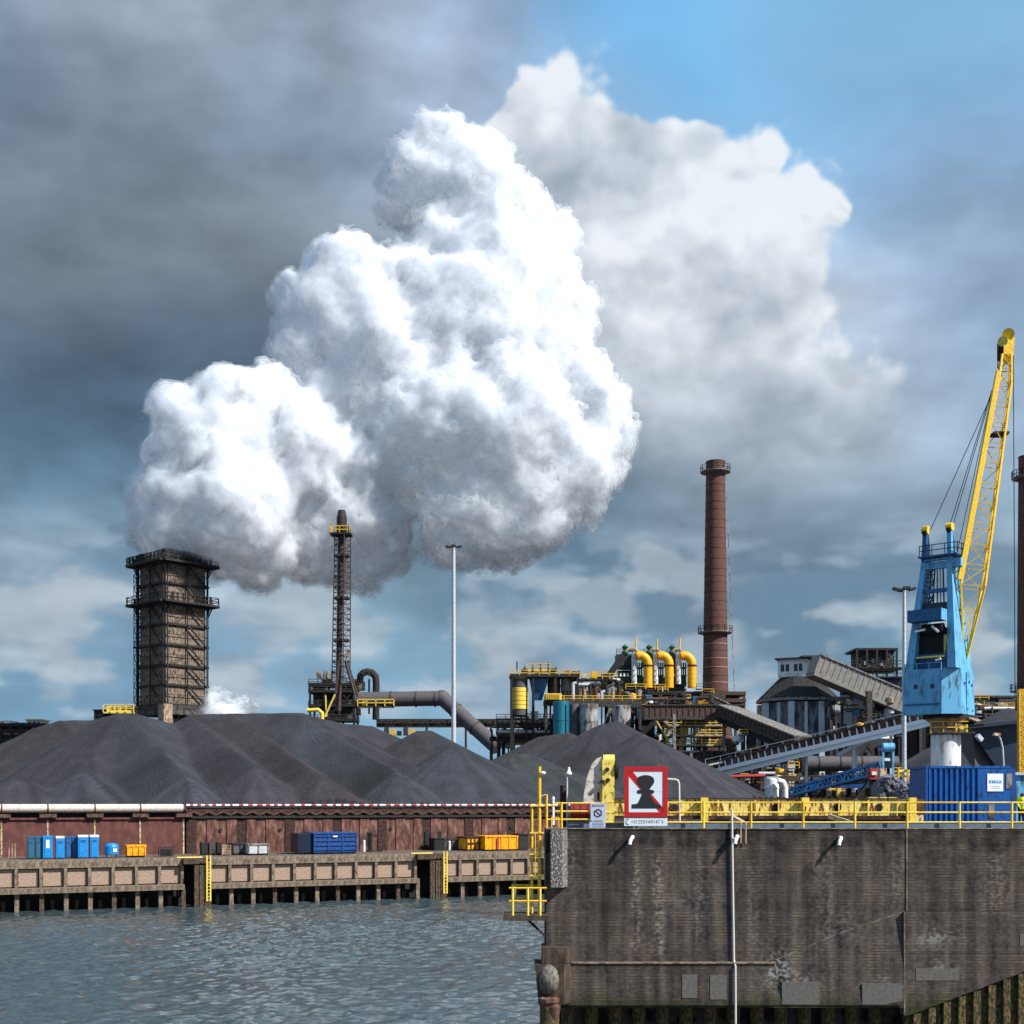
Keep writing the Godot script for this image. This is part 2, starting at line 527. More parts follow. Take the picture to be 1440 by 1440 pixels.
func sky_image() -> ImageTexture:
	var w := 640
	var h := 320
	var low := Image.create(w, h, false, Image.FORMAT_RGBF)
	for j in h:
		var el := PI / 2 - (j + 0.5) / h * PI
		for i in w:
			if el > -0.12:
				low.set_pixel(i, j, sky_colour((i + 0.5) / w * TAU - PI, el))
			else:
				low.set_pixel(i, j, Color(0.12, 0.14, 0.16))
	low.resize(4096, 2048, Image.INTERPOLATE_BILINEAR)
	var x0 := 1748
	var y0 := 560
	for j in range(y0, 1030):
		var el := PI / 2 - (j + 0.5) / 2048.0 * PI
		for i in range(x0, 4096 - x0):
			low.set_pixel(i, j, sky_colour((i + 0.5) / 4096.0 * TAU - PI, el))
	return ImageTexture.create_from_image(low)


# ---------------------------------------------------------------- steam
func skin(f: PackedFloat32Array, band: PackedInt32Array, n: Vector3i, lo: Vector3, cell: float, smooth_share: float, alpha: PackedFloat32Array, mb: MB) -> void:
	# surface nets of f = 0 over the listed cells
	var sx := 1
	var sy := n.x
	var sz := n.x * n.y
	var off := PackedInt32Array([0, sx, sy, sx + sy, sz, sx + sz, sy + sz, sx + sy + sz])
	var ax := PackedInt32Array([0, 1, 2, 3, 4, 5, 6, 7, 0, 2, 4, 6, 1, 3, 5, 7, 0, 1, 4, 5, 2, 3, 6, 7])   # edges along x, y, z: pairs below
	var ea := PackedInt32Array([0, 2, 4, 6, 0, 1, 4, 5, 0, 1, 2, 3])
	var eb := PackedInt32Array([1, 3, 5, 7, 2, 3, 6, 7, 4, 5, 6, 7])
	var at_ := {}
	var pos := PackedVector3Array()
	var nor := PackedVector3Array()
	var see := PackedFloat32Array()
	for c in band:
		var f0 := f[c]
		if absf(f0) > cell * 2.2:
			continue
		var neg := 0
		for k in 8:
			if f[c + off[k]] < 0.0:
				neg += 1
		if neg == 0 or neg == 8:
			continue
		var sum := Vector3.ZERO
		var cnt := 0
		for k in 12:
			var a := f[c + off[ea[k]]]
			var b := f[c + off[eb[k]]]
			if (a < 0.0) != (b < 0.0):
				var t := a / (a - b)
				var p := Vector3(ea[k] & 1, (ea[k] >> 1) & 1, ea[k] >> 2)
				if k < 4:
					p.x += t
				elif k < 8:
					p.y += t
				else:
					p.z += t
				sum += p
				cnt += 1
		var z := c / sz
		var y := (c - z * sz) / sy
		var x := c - z * sz - y * sy
		at_[c] = pos.size()
		pos.append(lo + (Vector3(x, y, z) + sum / cnt) * cell)
		var g1 := Vector3(f[c + sx] - f[c - sx], f[c + sy] - f[c - sy], f[c + sz] - f[c - sz]).normalized()
		var g3 := Vector3(f[c + 6 * sx] - f[c - 5 * sx], f[c + 6 * sy] - f[c - 5 * sy], f[c + 6 * sz] - f[c - 5 * sz]).normalized()
		nor.append(g1.lerp(g3, smooth_share).normalized())
		if alpha.size():
			see.append(alpha[c])
	var st := [sx, sy, sz]
	for c in at_:
		for k in 3:
			if (f[c] < 0.0) == (f[c + st[k]] < 0.0):
				continue
			var u: int = st[(k + 1) % 3]
			var w: int = st[(k + 2) % 3]
			if at_.has(c - u) and at_.has(c - w) and at_.has(c - u - w):
				var q := [at_[c], at_[c - u], at_[c - u - w], at_[c - w]]
				for t in [[q[0], q[1], q[2]], [q[0], q[2], q[3]]]:
					var i0: int = t[0]
					var i1: int = t[1]
					var i2: int = t[2]
					if (pos[i2] - pos[i0]).cross(pos[i1] - pos[i0]).dot(nor[i0] + nor[i1] + nor[i2]) < 0.0:
						i1 = t[2]
						i2 = t[1]
					mb.v.append_array([pos[i0], pos[i1], pos[i2]])
					mb.n.append_array([nor[i0], nor[i1], nor[i2]])
					if alpha.size():
						mb.c.append_array([Color(1, 1, 1, see[i0]), Color(1, 1, 1, see[i1]), Color(1, 1, 1, see[i2])])


func steam(parent: Node, called: String, lobes: Array, d: float, cell: float) -> void:
	# lobes: column, row, radius in the photograph's pixels, further away by, softness. Each lobe swells into smaller ones; one skin is laid over all of them and thin veils hang round it.
	var s := d / F
	var ball := []          # centre, radius, softness
	for l in lobes:
		var dd: float = d + l[3] * s
		ball.append([at(l[0], l[1], dd), l[2] * s * dd / d * 0.92, l[4]])
	var first := ball.size()
	for a in first:
		var r: float = ball[a][1]
		var up_high: bool = lobes[a][3] >= 150.0
		for k in int(12 + r * 2.0) if up_high else int(20 + r * 4.0):
			var u := Vector3(rng.randfn(), rng.randfn(), rng.randfn()).normalized()
			var c: Vector3 = ball[a][0] + u * r * rng.randf_range(0.72, 0.88)
			var buried := false
			for b in first:
				if b != a and c.distance_to(ball[b][0]) < ball[b][1] * 0.8:
					buried = true
			if not buried:
				ball.append([c, r * (rng.randf_range(0.18, 0.36) if up_high else rng.randf_range(0.1, 0.28)), ball[a][2]])
	var lo := Vector3(1e9, 1e9, 1e9)
	var hi := -lo
	for b in ball:
		lo = lo.min(b[0] - Vector3.ONE * (b[1] + 9.0))
		hi = hi.max(b[0] + Vector3.ONE * (b[1] + 9.0))
	var n := Vector3i(((hi - lo) / cell).ceil()) + Vector3i.ONE
	var total := n.x * n.y * n.z
	var heap_ := PackedFloat32Array()
	var softs := PackedFloat32Array()
	heap_.resize(total)
	softs.resize(total)
	var h := 1.05
	for b in ball:
		var c: Vector3 = (b[0] - lo) / cell
		var r: float = b[1]
		var soft: float = b[2]
		var reach := (r + 4.5) / cell
		for z in range(maxi(0, int(c.z - reach)), mini(n.z, int(c.z + reach) + 2)):
			for y in range(maxi(0, int(c.y - reach)), mini(n.y, int(c.y + reach) + 2)):
				var flat := (z - c.z) * (z - c.z) + (y - c.y) * (y - c.y)
				if flat > reach * reach:
					continue
				var half := sqrt(reach * reach - flat)
				var row := (z * n.y + y) * n.x
				for x in range(maxi(0, int(c.x - half)), mini(n.x, int(c.x + half) + 1)):
					var q := heap_[row + x]
					if q > 2000.0:
						continue
					var e := exp((r - sqrt(flat + (x - c.x) * (x - c.x)) * cell) / h)
					heap_[row + x] = q + e
					softs[row + x] += e * soft
	var f := PackedFloat32Array()
	f.resize(total)
	f.fill(9.0)
	var band := PackedInt32Array()
	for i in total:
		var q := heap_[i]
		if q > 2000.0:
			f[i] = -9.0
		elif q > 0.0:
			f[i] = -h * log(q)
			softs[i] /= q
			if f[i] < 6.5 and f[i] > -6.0:
				band.append(i)
	# keep off the rim of the grid
	var inner := PackedInt32Array()
	var noise1 := PackedFloat32Array()
	var sz := n.x * n.y
	for i in band:
		var z := i / sz
		var y := (i - z * sz) / n.x
		var x := i - z * sz - y * n.x
		if x < 6 or y < 6 or z < 6 or x > n.x - 8 or y > n.y - 8 or z > n.z - 8:
			continue
		var p := lo + Vector3(x, y, z) * cell
		inner.append(i)
		f[i] += ridged.get_noise_3d(p.x * 3.0, p.y * 3.0, p.z * 3.0) * 1.0 + ridged.get_noise_3d(p.x * 8.0 + 90.0, p.y * 8.0, p.z * 8.0) * 0.6 + fine.get_noise_3d(p.x * 2.0, p.y * 2.0, p.z * 2.0 + 70.0) * 1.6 + 0.7
		noise1.append(fine.get_noise_3d(p.x * 4.0, p.y * 4.0, p.z * 4.0) + 0.5 * fine.get_noise_3d(p.x * 13.0, p.y * 13.0, p.z * 13.0))
	var core := MB.new()
	var g := f.duplicate()
	for i in inner:
		g[i] = f[i] + maxf(0.0, softs[i] - 0.5) * 9.0
	skin(g, inner, n, lo, cell, 0.62, PackedFloat32Array(), core)
	tag(part(parent, called, core, "steam"), "", "", "", "stuff")
	var mist := MB.new()
	var alpha := PackedFloat32Array()
	alpha.resize(total)
	for veil in [[0.25, 0.36], [0.5, 0.3], [0.8, 0.25], [1.15, 0.2], [1.55, 0.16], [2.0, 0.13], [2.6, 0.09]]:
		for k in inner.size():
			var i := inner[k]
			g[i] = f[i] - veil[0] * (0.6 + 1.6 * softs[i]) * (1.0 + 2.2 * noise1[k])
			alpha[i] = clampf(veil[1] * (1.0 + 1.6 * noise1[k]), 0.0, 1.0)
		skin(g, inner, n, lo, cell, 0.75, alpha, mist)
	tag(part(parent, "steam_mist", mist, "mist"), "", "", "", "stuff")
	print(called, " ", ball.size(), " ", n, " ", core.v.size() / 3, " ", mist.v.size() / 3)


func plume() -> void:
	var t := thing("steam_plume", "huge white cauliflower steam plume pouring from the square quenching tower", "steam", at(243, 772, 330))
	steam(t, "steam_billows", [
		[240,756,48,50,0], [262,704,70,50,0], [296,630,80,60,0.05], [256,590,46,40,0.05], [330,580,66,70,0.05], [372,558,46,90,0.05], [398,640,92,110,0.05], [330,718,86,60,0.05],
		[420,706,90,170,0.1], [362,772,56,120,0.2], [486,655,74,180,0.15], [500,722,72,200,0.25], [532,756,50,210,0.4], [500,788,40,210,0.7], [446,768,56,190,0.35], [310,766,50,80,0.1], [214,740,32,50,0], [215,690,26,50,0], [222,640,22,50,0],
		[622,222,56,260,0.15], [590,262,56,250,0.25], [664,268,70,250,0.15], [702,330,80,250,0.2], [690,400,92,230,0.2], [756,350,54,260,0.2], [770,440,68,240,0.2], [560,280,30,250,0.3],
		[482,384,54,160,0.0], [440,438,54,160,0.05], [500,450,88,180,0.1], [566,420,70,190,0.2], [436,500,50,160,0.2], [560,520,100,190,0.2], [650,470,100,210,0.2], [740,520,92,220,0.25],
		[808,564,66,220,0.2], [844,606,46,220,0.15], [700,610,120,190,0.25], [610,610,88,170,0.4], [790,652,78,210,0.35], [738,700,78,200,0.5], [664,708,76,190,0.6], [616,676,64,180,0.6],
		[706,748,50,190,0.9], [830,662,42,220,0.35], [545,575,66,170,0.3], [640,742,50,180,0.9], [570,640,54,170,0.4], [470,560,70,180,0.15], [620,340,40,210,0.5], [800,700,40,210,0.6],
	], 330.0, 0.85)
	var p := thing("steam_puff", "small white steam puff low behind the right foot of the square tower", "steam", at(318, 1008, 340))
	steam(p, "steam_billow", [[312,1004,13,0,0.5], [326,1001,12,8,0.6], [336,1000,9,12,0.8], [302,1008,9,0,0.4], [303,990,6,10,0.9]], 340.0, 0.5)


# ---------------------------------------------------------------- setting
const QA := Vector3(-54.1, 0, -135.3)      # the quay's edge runs from the left edge of the picture to behind the lock wall
const QB := Vector3(1.8, 0, -161.7)
const DECK := 5.4


func quay(t: float, back := 0.0, y := 0.0) -> Vector3:     # t metres along the quay, back metres behind its edge
	var d := (QB - QA).normalized()
	return QA + d * t + Vector3(d.z, 0, -d.x) * back + Vector3(0, y, 0)


func quay_t(px: float, back := 0.0) -> float:              # where along it a column of the photograph meets it
	var k := (px - 720.0) / F
	var a := quay(0, back)
	var d := (QB - QA).normalized()
	return (-k * a.z - a.x) / (d.x + k * d.z)


func qbasis() -> Basis:
	var d := (QB - QA).normalized()
	return Basis(d, Vector3.UP, d.cross(Vector3.UP))


func qbox(mb: MB, t0: float, t1: float, y0: float, y1: float, back0: float, back1: float) -> MB:
	var o := quay((t0 + t1) / 2, (back0 + back1) / 2, (y0 + y1) / 2)
	return mb.box(o, Vector3(t1 - t0, y1 - y0, absf(back1 - back0)), qbasis())


func setting() -> void:
	# water: one sheet, fine where it is seen and coarse out to the horizon
	var xs := [-2500.0, -900.0, -400.0, -200.0, -110.0]
	var zs := [300.0, 60.0, -20.0, -48.0]
	var x := -80.0
	while x < 16.0:
		xs.append(x)
		x += 0.3
	xs.append_array([40.0, 120.0, 400.0, 900.0, 2500.0])
	var z := -58.0
	while z > -172.0:
		zs.append(z)
		z -= 0.3
	zs.append_array([-200.0, -320.0, -600.0, -1200.0, -3000.0])
	var wave := FastNoiseLite.new()
	wave.seed = 4
	wave.noise_type = FastNoiseLite.TYPE_SIMPLEX_SMOOTH
	wave.frequency = 0.6
	wave.fractal_octaves = 5
	wave.fractal_gain = 0.55
	wave.domain_warp_enabled = true
	wave.domain_warp_amplitude = 2.0
	wave.domain_warp_frequency = 0.1
	var w := MB.new()
	var pos := PackedVector3Array()
	for zz in zs:
		for xx in xs:
			var near: bool = xx > -81.0 and xx < 16.0 and zz < -57.0 and zz > -172.5
			var gust := 0.75 + 0.9 * fine.get_noise_3d(xx * 0.9, 3.0, zz * 0.9)
			pos.append(Vector3(xx, (wave.get_noise_2d(xx * 0.8, zz * 1.2) * 0.24 * gust if near else 0.0), zz))
	var nx := xs.size()
	var nor := PackedVector3Array()
	for j in zs.size():
		for i in nx:
			var a := pos[j * nx + mini(i + 1, nx - 1)] - pos[j * nx + maxi(i - 1, 0)]
			var b := pos[maxi(j - 1, 0) * nx + i] - pos[mini(j + 1, zs.size() - 1) * nx + i]
			nor.append(b.cross(a).normalized())
	for j in zs.size() - 1:
		for i in nx - 1:
			var k := j * nx + i
			w.tri(pos[k], pos[k + 1], pos[k + nx + 1], nor[k], nor[k + 1], nor[k + nx + 1])
			w.tri(pos[k], pos[k + nx + 1], pos[k + nx], nor[k], nor[k + nx + 1], nor[k + nx])
	tag(single("water", "choppy grey green harbour water between the ferry and the quay", "water", w, "water"), "", "", "", "structure")
	# the works' ground behind the quay, and the lock island on the right with its top a metre below the eye
	var g := MB.new()
	var a0 := quay(-900, 12)
	var a1 := quay(900, 12)
	var up := Vector3(0, DECK - 0.25, 0)
	g.quad(a0 + up, a1 + up, Vector3(3000, DECK - 0.25, -3400), Vector3(-3000, DECK - 0.25, -3400), Vector3.UP)
	tag(single("yard_ground", "dark works ground behind the rusty wall", "ground", g, "ground"), "", "", "", "structure")
	var isl := MB.new()
	isl.prism(PackedVector2Array([Vector2(2.4, 53.6), Vector2(90, 53.6), Vector2(120, 145), Vector2(24, 125), Vector2(22, 68), Vector2(3.6, 57.5)]), 11.4, Transform3D(Basis(Vector3.RIGHT, Vector3(0, 0, -1), Vector3.UP), Vector3(0, 10.4, 0)))
	tag(single("lock_island", "flat concrete top of the lock island behind the board marked wall", "ground", isl, "ground"), "", "", "", "structure")


# ---------------------------------------------------------------- ore heaps
func heap(called: String, label: String, peaks: Array, x0: float, x1: float, z0: float, z1: float, step: float) -> void:
	# peaks: two ends [column, row, metres ahead] of a crest, steepness, colour
	var segs := []
	for p in peaks:
		segs.append([at(p[0], p[1], p[2]), at(p[3], p[4], p[5]), p[6], p[7]])
	var nx := int((x1 - x0) / step) + 1
	var nz := int((z0 - z1) / step) + 1
	var pos := PackedVector3Array()
	var col := PackedColorArray()
	for j in nz:
		for i in nx:
			var q := Vector3(x0 + i * step, 0, z0 - j * step)
			var h := -9.0
			var tone := Vector3.ZERO
			var total := 0.0
			var warp := fine.get_noise_3d(q.x * 1.2, 0, q.z * 1.2) * 1.6
			for s in segs:
				var a := Vector2(s[0].x, s[0].z)
				var b := Vector2(s[1].x, s[1].z)
				var p := Vector2(q.x, q.z)
				var f := clampf((p - a).dot(b - a) / maxf((b - a).length_squared(), 0.01), 0.0, 1.0)
				var m := a.lerp(b, f)
				var off := p - m
				var ang := off.angle()
				var gully := fine.get_noise_3d(cos(ang) * 60.0 + s[0].x, sin(ang) * 60.0, s[0].z * 3.0 + f * 40.0)
				var dist := sqrt(off.length_squared() + 0.12) - 0.35
				var y: float = lerpf(s[0].y, s[1].y, f) - dist * (s[2] + gully * 0.05) + warp * 0.35 * minf(dist * 0.1, 1.0)
				var wt := exp(clampf((y - h) * 3.0, -20.0, 20.0))
				if y > h:
					h = y
				total = total / wt + 1.0 if wt > 1.0 else total + wt
				var c: Vector3 = s[3]
				var rill := fine.get_noise_3d(cos(ang) * 260.0 + s[0].z, sin(ang) * 260.0 + f * 90.0, dist * 0.7)
				y += (rill * 0.35 + gully * 0.4) * minf(dist * 0.12, 1.0)
				c *= 1.0 + gully * 0.7 + rill * 0.7
				tone = tone / wt + c if wt > 1.0 else tone + c * wt
			if (q - QA).dot(Vector3((QB - QA).normalized().z, 0, -(QB - QA).normalized().x)) < 12.6 and q.x < 12.0:
				h = -9.0
			h = maxf(h + fine.get_noise_3d(q.x * 9.0, 7.0, q.z * 9.0) * 0.16, DECK - 0.6)
			tone = tone / maxf(total, 0.001) * (1.0 + 0.3 * fine.get_noise_3d(q.x * 0.8, q.z * 0.8, h * 2.5) + 0.5 * fine.get_noise_3d(q.x * 14.0, q.z * 14.0, h * 14.0))
			pos.append(Vector3(q.x, h, q.z))
			col.append(Color(tone.x, tone.y, tone.z))
	var nor := PackedVector3Array()
	for j in nz:
		for i in nx:
			var a := pos[j * nx + mini(i + 1, nx - 1)] - pos[j * nx + maxi(i - 1, 0)]
			var b := pos[maxi(j - 1, 0) * nx + i] - pos[mini(j + 1, nz - 1) * nx + i]
			nor.append(b.cross(a).normalized())
	var mb := MB.new()
	for j in nz - 1:
		for i in nx - 1:
			var k := j * nx + i
			if maxf(maxf(pos[k].y, pos[k + 1].y), maxf(pos[k + nx].y, pos[k + nx + 1].y)) < DECK - 0.5:
				continue
			for f in [[k, k + nx + 1, k + 1], [k, k + nx, k + nx + 1]]:
				mb.v.append_array([pos[f[0]], pos[f[1]], pos[f[2]]])
				mb.n.append_array([nor[f[0]], nor[f[1]], nor[f[2]]])
				mb.c.append_array([col[f[0]], col[f[1]], col[f[2]]])
	var o := single(called, label, "ore heap", mb, "ore", Vector3((x0 + x1) / 2, DECK, (z0 + z1) / 2), "ore heaps behind the wall")
	tag(o, "", "", "", "thing")


func heaps() -> void:
	var purple := Vector3(0.034, 0.031, 0.041)
	var blue_ := Vector3(0.033, 0.037, 0.048)
	var brown := Vector3(0.036, 0.029, 0.036)
	heap("ore_heap", "long purple black ore heap of merging cones below the square tower", [
		[-120,1080,182, -40,1064,184, 0.60, purple], [-40,1064,184, 50,1024,186, 0.60, purple], [50,1024,186, 84,1013,188, 0.6, brown], [84,1014,188, 132,1013,192, 0.6, brown], [132,1013,192, 163,1004,184, 0.6, purple], [163,1003,183, 188,1003,184, 0.60, purple],
		[188,1003,184, 244,1018,191, 0.60, blue_], [244,1018,191, 272,1005,194, 0.6, purple], [272,1005,194, 330,1003,197, 0.6, purple], [330,1003,197, 425,1003,196, 0.6, purple], [425,1003,196, 482,1018,202, 0.58, blue_], [482,1018,202, 522,1021,206, 0.58, purple], [522,1021,206, 566,1040,206, 0.58, purple],
		[180,1004,183, 262,1092,163, 0.62, blue_], [268,1006,193, 360,1078,168, 0.62, purple], [326,1004,196, 450,1090,169, 0.62, brown], [420,1004,195, 560,1086,176, 0.62, blue_], [430,1004,196, 640,1104,180, 0.6, purple],
		[112,1088,163, 124,1084,164, 0.6, blue_], [160,1006,184, 130,1056,172, 0.62, purple], [20,1096,160, 44,1100,161, 0.5, purple]], -112, 12, -152, -236, 0.5)
	heap("ore_heap", "small blue grey ore heap with a round top behind the tall white light mast", [[586,1029,196, 604,1027,198, 0.55, brown], [612,1036,196, 640,1046,190, 0.52, blue_]], -34, 20, -168, -224, 0.5)
	heap("ore_heap", "steep purple ore heap between the grey silos and the red framed sign", [[846,1018,222, 868,1014,224, 0.53, purple], [760,1036,240, 800,1030,235, 0.5, brown], [900,1030,214, 912,1036,210, 0.56, purple]], -10, 54, -176, -262, 0.5)
	heap("ore_heap", "low greenish grey ore heap in front of the steep purple one", [[716,1062,196, 742,1060,198, 0.46, Vector3(0.040, 0.045, 0.051)]], -22, 26, -172, -222, 0.5)
	heap("ore_heap", "dark blue heap behind the navy hull at the right edge", [[1414,996,250, 1420,996,250, 0.55, Vector3(0.034, 0.041, 0.052)]], 60, 140, -215, -290, 1.0)
	heap("ore_heap", "low brown heap showing between the crane column and the navy hull", [[1372,1076,135, 1384,1080,135, 0.5, Vector3(0.05, 0.041, 0.042)]], 34, 66, -118, -152, 0.6)


# ---------------------------------------------------------------- quay
func bay(q: Node3D, t0: float, t1: float, gap: float) -> void:
	qbox_part(q, "cap_beam", "concrete", t0, t1, 4.55, DECK, -0.14, 1.2)
	qbox_part(q, "walkway_ledge", "concrete", t0, t1, 1.95, 2.5, -1.5, 1.2)
	qbox_part(q, "back_wall", "slab", t0, t1, 2.5, 4.55, 0.9, 1.4)
	var k := int((t1 - t0) / gap)
	var st := (t1 - t0) / k
	for i in k + 1:
		var t := t0 + i * st
		qbox_part(q, "pillar", "concrete", t - 0.17, t + 0.17, 2.502, 4.548, -0.1, 0.9)
		qbox_part(q, "pile", "concrete" if i % 3 else "timber", t - 0.23, t + 0.23, -2.0, 1.948, -0.9, -0.45)
		if i < k:
			var p := MB.new()
			qbox(p, t + 0.24, t + st - 0.24, 2.62, 4.42, 0.3, 0.898)
			part(q, "panel", p, "slab")
			qbox_part(q, "rear_pile", "timber", t + st * 0.5 - 0.2, t + st * 0.5 + 0.2, -2.0, 0.9 + 0.3 * rng.randf(), 0.6, 1.0)
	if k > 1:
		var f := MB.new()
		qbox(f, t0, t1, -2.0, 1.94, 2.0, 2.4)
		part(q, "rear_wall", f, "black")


func qbox_part(q: Node3D, called: String, m: String, t0: float, t1: float, y0: float, y1: float, b0: float, b1: float) -> void:
	part(q, called, qbox(MB.new(), t0, t1, y0, y1, b0, b1), m)


func quays() -> void:
	var spans := [[quay_t(-160), quay_t(256), 2.35, "concrete quay length under the blue toilet cabins, square panels over piles"], [quay_t(292), quay_t(584), 2.3, "concrete quay length below the navy skip, square panels over piles"], [quay_t(622), quay_t(900), 2.3, "concrete quay length below the amber skip, ending behind the yellow ladder"]]
	for s in spans:
		var q := thing("quay_wall", s[3], "quay", quay(s[0], 0, 0), "lengths of the concrete quay")
		bay(q, s[0], s[1], s[2])
	# deck slab behind the edge, all along
	var dk := MB.new()
	qbox(dk, quay_t(-400), quay_t(900) + 60, 4.5, DECK - 0.004, 1.2, 14.0)
	tag(single("quay_deck", "dusty brown deck along the top of the quay", "pavement", dk, "deck"), "", "", "", "structure")
	# the two dark recesses with their fender piles and yellow ladders
	for r in [[256, 292, 289, "dark recess in the quay with timber fender piles and a yellow ladder"], [584, 622, 619, "second dark quay recess, nearer the lock wall, with a yellow ladder"]]:
		var t0 := quay_t(r[0])
		var t1 := quay_t(r[1])
		var o := thing("fender_recess", r[3], "fender", quay(t0), "fender recesses in the quay")
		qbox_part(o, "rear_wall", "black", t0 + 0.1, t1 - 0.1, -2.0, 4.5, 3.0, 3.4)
		qbox_part(o, "cap_beam", "timber", t0 + 0.002, t1 - 0.002, 4.75, DECK - 0.002, -0.9, 1.2)
		for k in 5:
			qbox_part(o, "fender_pile", "timber", lerpf(t0, t1, 0.42 + k * 0.1) - 0.14, lerpf(t0, t1, 0.42 + k * 0.1) + 0.14, -2.0, 4.6, -1.6 + 0.1 * (k % 2), -1.3)
		qbox_part(o, "kerb_mark", "worn", t0 - 0.6, t0 + 2.2, DECK + 0.002, DECK + 0.14, -0.2, 0.1)
		var tl := quay_t(r[2])
		var l := MB.new()
		for s in [-0.2, 0.2]:
			qbox(l, tl + s - 0.07, tl + s + 0.07, 0.6, DECK + 0.3, -1.75, -1.62)
		for k in 12:
			qbox(l, tl - 0.14, tl + 0.14, 0.7 + k * 0.38, 0.76 + k * 0.38, -1.72, -1.66)
		part(o, "ladder", l, "yellow")


# ---------------------------------------------------------------- red wall behind the quay
func red_wall() -> void:
	var back := 12.0
	var top := 11.15
	var tl := quay_t(262, back)
	var a := thing("steel_wall", "dark red steel wall of broad flat plates behind the toilet cabins", "wall", quay(quay_t(60, back), back, DECK))
	var edges := [-140, -65, 2, 67, 133, 197, 258]
	for i in edges.size() - 1:
		var t0 := quay_t(edges[i], back)
		var t1 := quay_t(edges[i + 1], back)
		part(a, "plate", qbox(MB.new(), t0 + 0.04, t1 - 0.04, DECK - 0.2, 9.6, back, back + 0.3), "redwall")
		part(a, "seam", qbox(MB.new(), t1 - 0.09, t1 + 0.09, DECK - 0.2, 9.7, back - 0.08, back + 0.25), "cream")
		part(a, "ledge", qbox(MB.new(), t0, t1 - 0.002, 9.62, 9.86, back - 0.25, back + 0.3), "redwall")
		part(a, "bracket", qbox(MB.new(), t1 - 0.95, t1 + 0.95, 9.87, 10.3, back - 0.6, back + 0.4), "brownsteel")
		var fr := MB.new()
		for s in [-0.7, 0.7]:
			fr.beam(quay(t1 + s, back - 0.1, 10.3), quay(t1, back - 0.1, 11.2), 0.12)
		part(a, "pipe_support", fr, "brownsteel")
	part(a, "shadow_gap", qbox(MB.new(), quay_t(-140, back), tl, 9.0, 11.0, back + 0.8, back + 1.0), "black")
	var p := thing("white_pipe", "thick cream white pipe in lengths along the top of the dark red plates", "pipe", quay(quay_t(60, back), back, 10.4))
	for i in edges.size() - 1:
		var t0 := quay_t(edges[i], back)
		var t1 := quay_t(edges[i + 1], back)
		part(p, "pipe_length", MB.new().tube(quay(t0 + 0.08, back - 0.1, 10.95), quay(t1 - 0.08, back - 0.1, 10.95), 0.5, 14), "whitepipe")
		part(p, "flange", MB.new().tube(quay(t1 - 0.07, back - 0.1, 10.95), quay(t1 + 0.07, back - 0.1, 10.95), 0.56, 14), "brownsteel")
	# right of it: rust streaked sheets, a wavy strip and a thin red and white pipe
	var te := quay_t(1000, back)
	var b := thing("rusty_wall", "rust streaked pink brown sheet wall behind the navy and amber skips", "wall", quay(quay_t(500, back), back, DECK))
	var n := 62
	for i in n:
		var t0 := lerpf(tl, te, float(i) / n)
		var t1 := lerpf(tl, te, float(i + 1) / n)
		part(b, "sheet", qbox(MB.new(), t0 + 0.012, t1 - 0.012, DECK - 0.2, 9.55 + 0.08 * rng.randf(), back + 0.12 * (i % 2), back + 0.3), "rust" if i % 5 else "rustdark")
	part(b, "ledge", qbox(MB.new(), tl, te, 9.7, 9.95, back - 0.2, back + 0.3), "darksteel")
	part(b, "upper_strip", qbox(MB.new(), tl, te, 9.96, 11.0, back + 0.25, back + 0.5), "rustdark")
	var k := 84
	var wav := MB.new()
	for i in k:
		var t0 := lerpf(tl, te, float(i) / k)
		var t1 := lerpf(tl, te, float(i + 1) / k)
		wav.beam(quay(t0, back - 0.02, 10.55 if i % 2 else 10.1), quay(t1, back - 0.02, 10.1 if i % 2 else 10.55), 0.16)
	part(b, "wavy_strip", wav, "brownsteel")
	for px in [310, 394, 550, 719]:
		part(b, "drain_hole", MB.new().tube(quay(quay_t(px, back), back - 0.02, 8.2), quay(quay_t(px, back), back + 0.2, 8.2), 0.22, 10), "black")
	for px in [600, 618, 518]:
		part(b, "dark_slot", qbox(MB.new(), quay_t(px, back) - 0.25, quay_t(px, back) + 0.25, 6.0, 7.8, back - 0.02, back + 0.1), "black")
	var r := thing("red_white_pipe", "thin pipe banded red and white along the top of the rusty sheet wall", "pipe", quay(quay_t(500, back), back, 11.0))
	var t := tl
	var i := 0
	while t < te:
		var step := 0.35 + 0.5 * rng.randf()
		part(r, "band", MB.new().tube(quay(t, back, 11.3), quay(minf(t + step, te), back, 11.3), 0.13, 8, -1, false), "redpaint" if i % 2 else "purewhite")
		i += 1
		t += step
	for j in 22:
		var q := lerpf(tl + 0.5, te, j / 22.0)
		part(r, "pipe_foot", MB.new().beam(quay(q, back, 10.9), quay(q, back, 11.2), 0.08), "brownsteel")


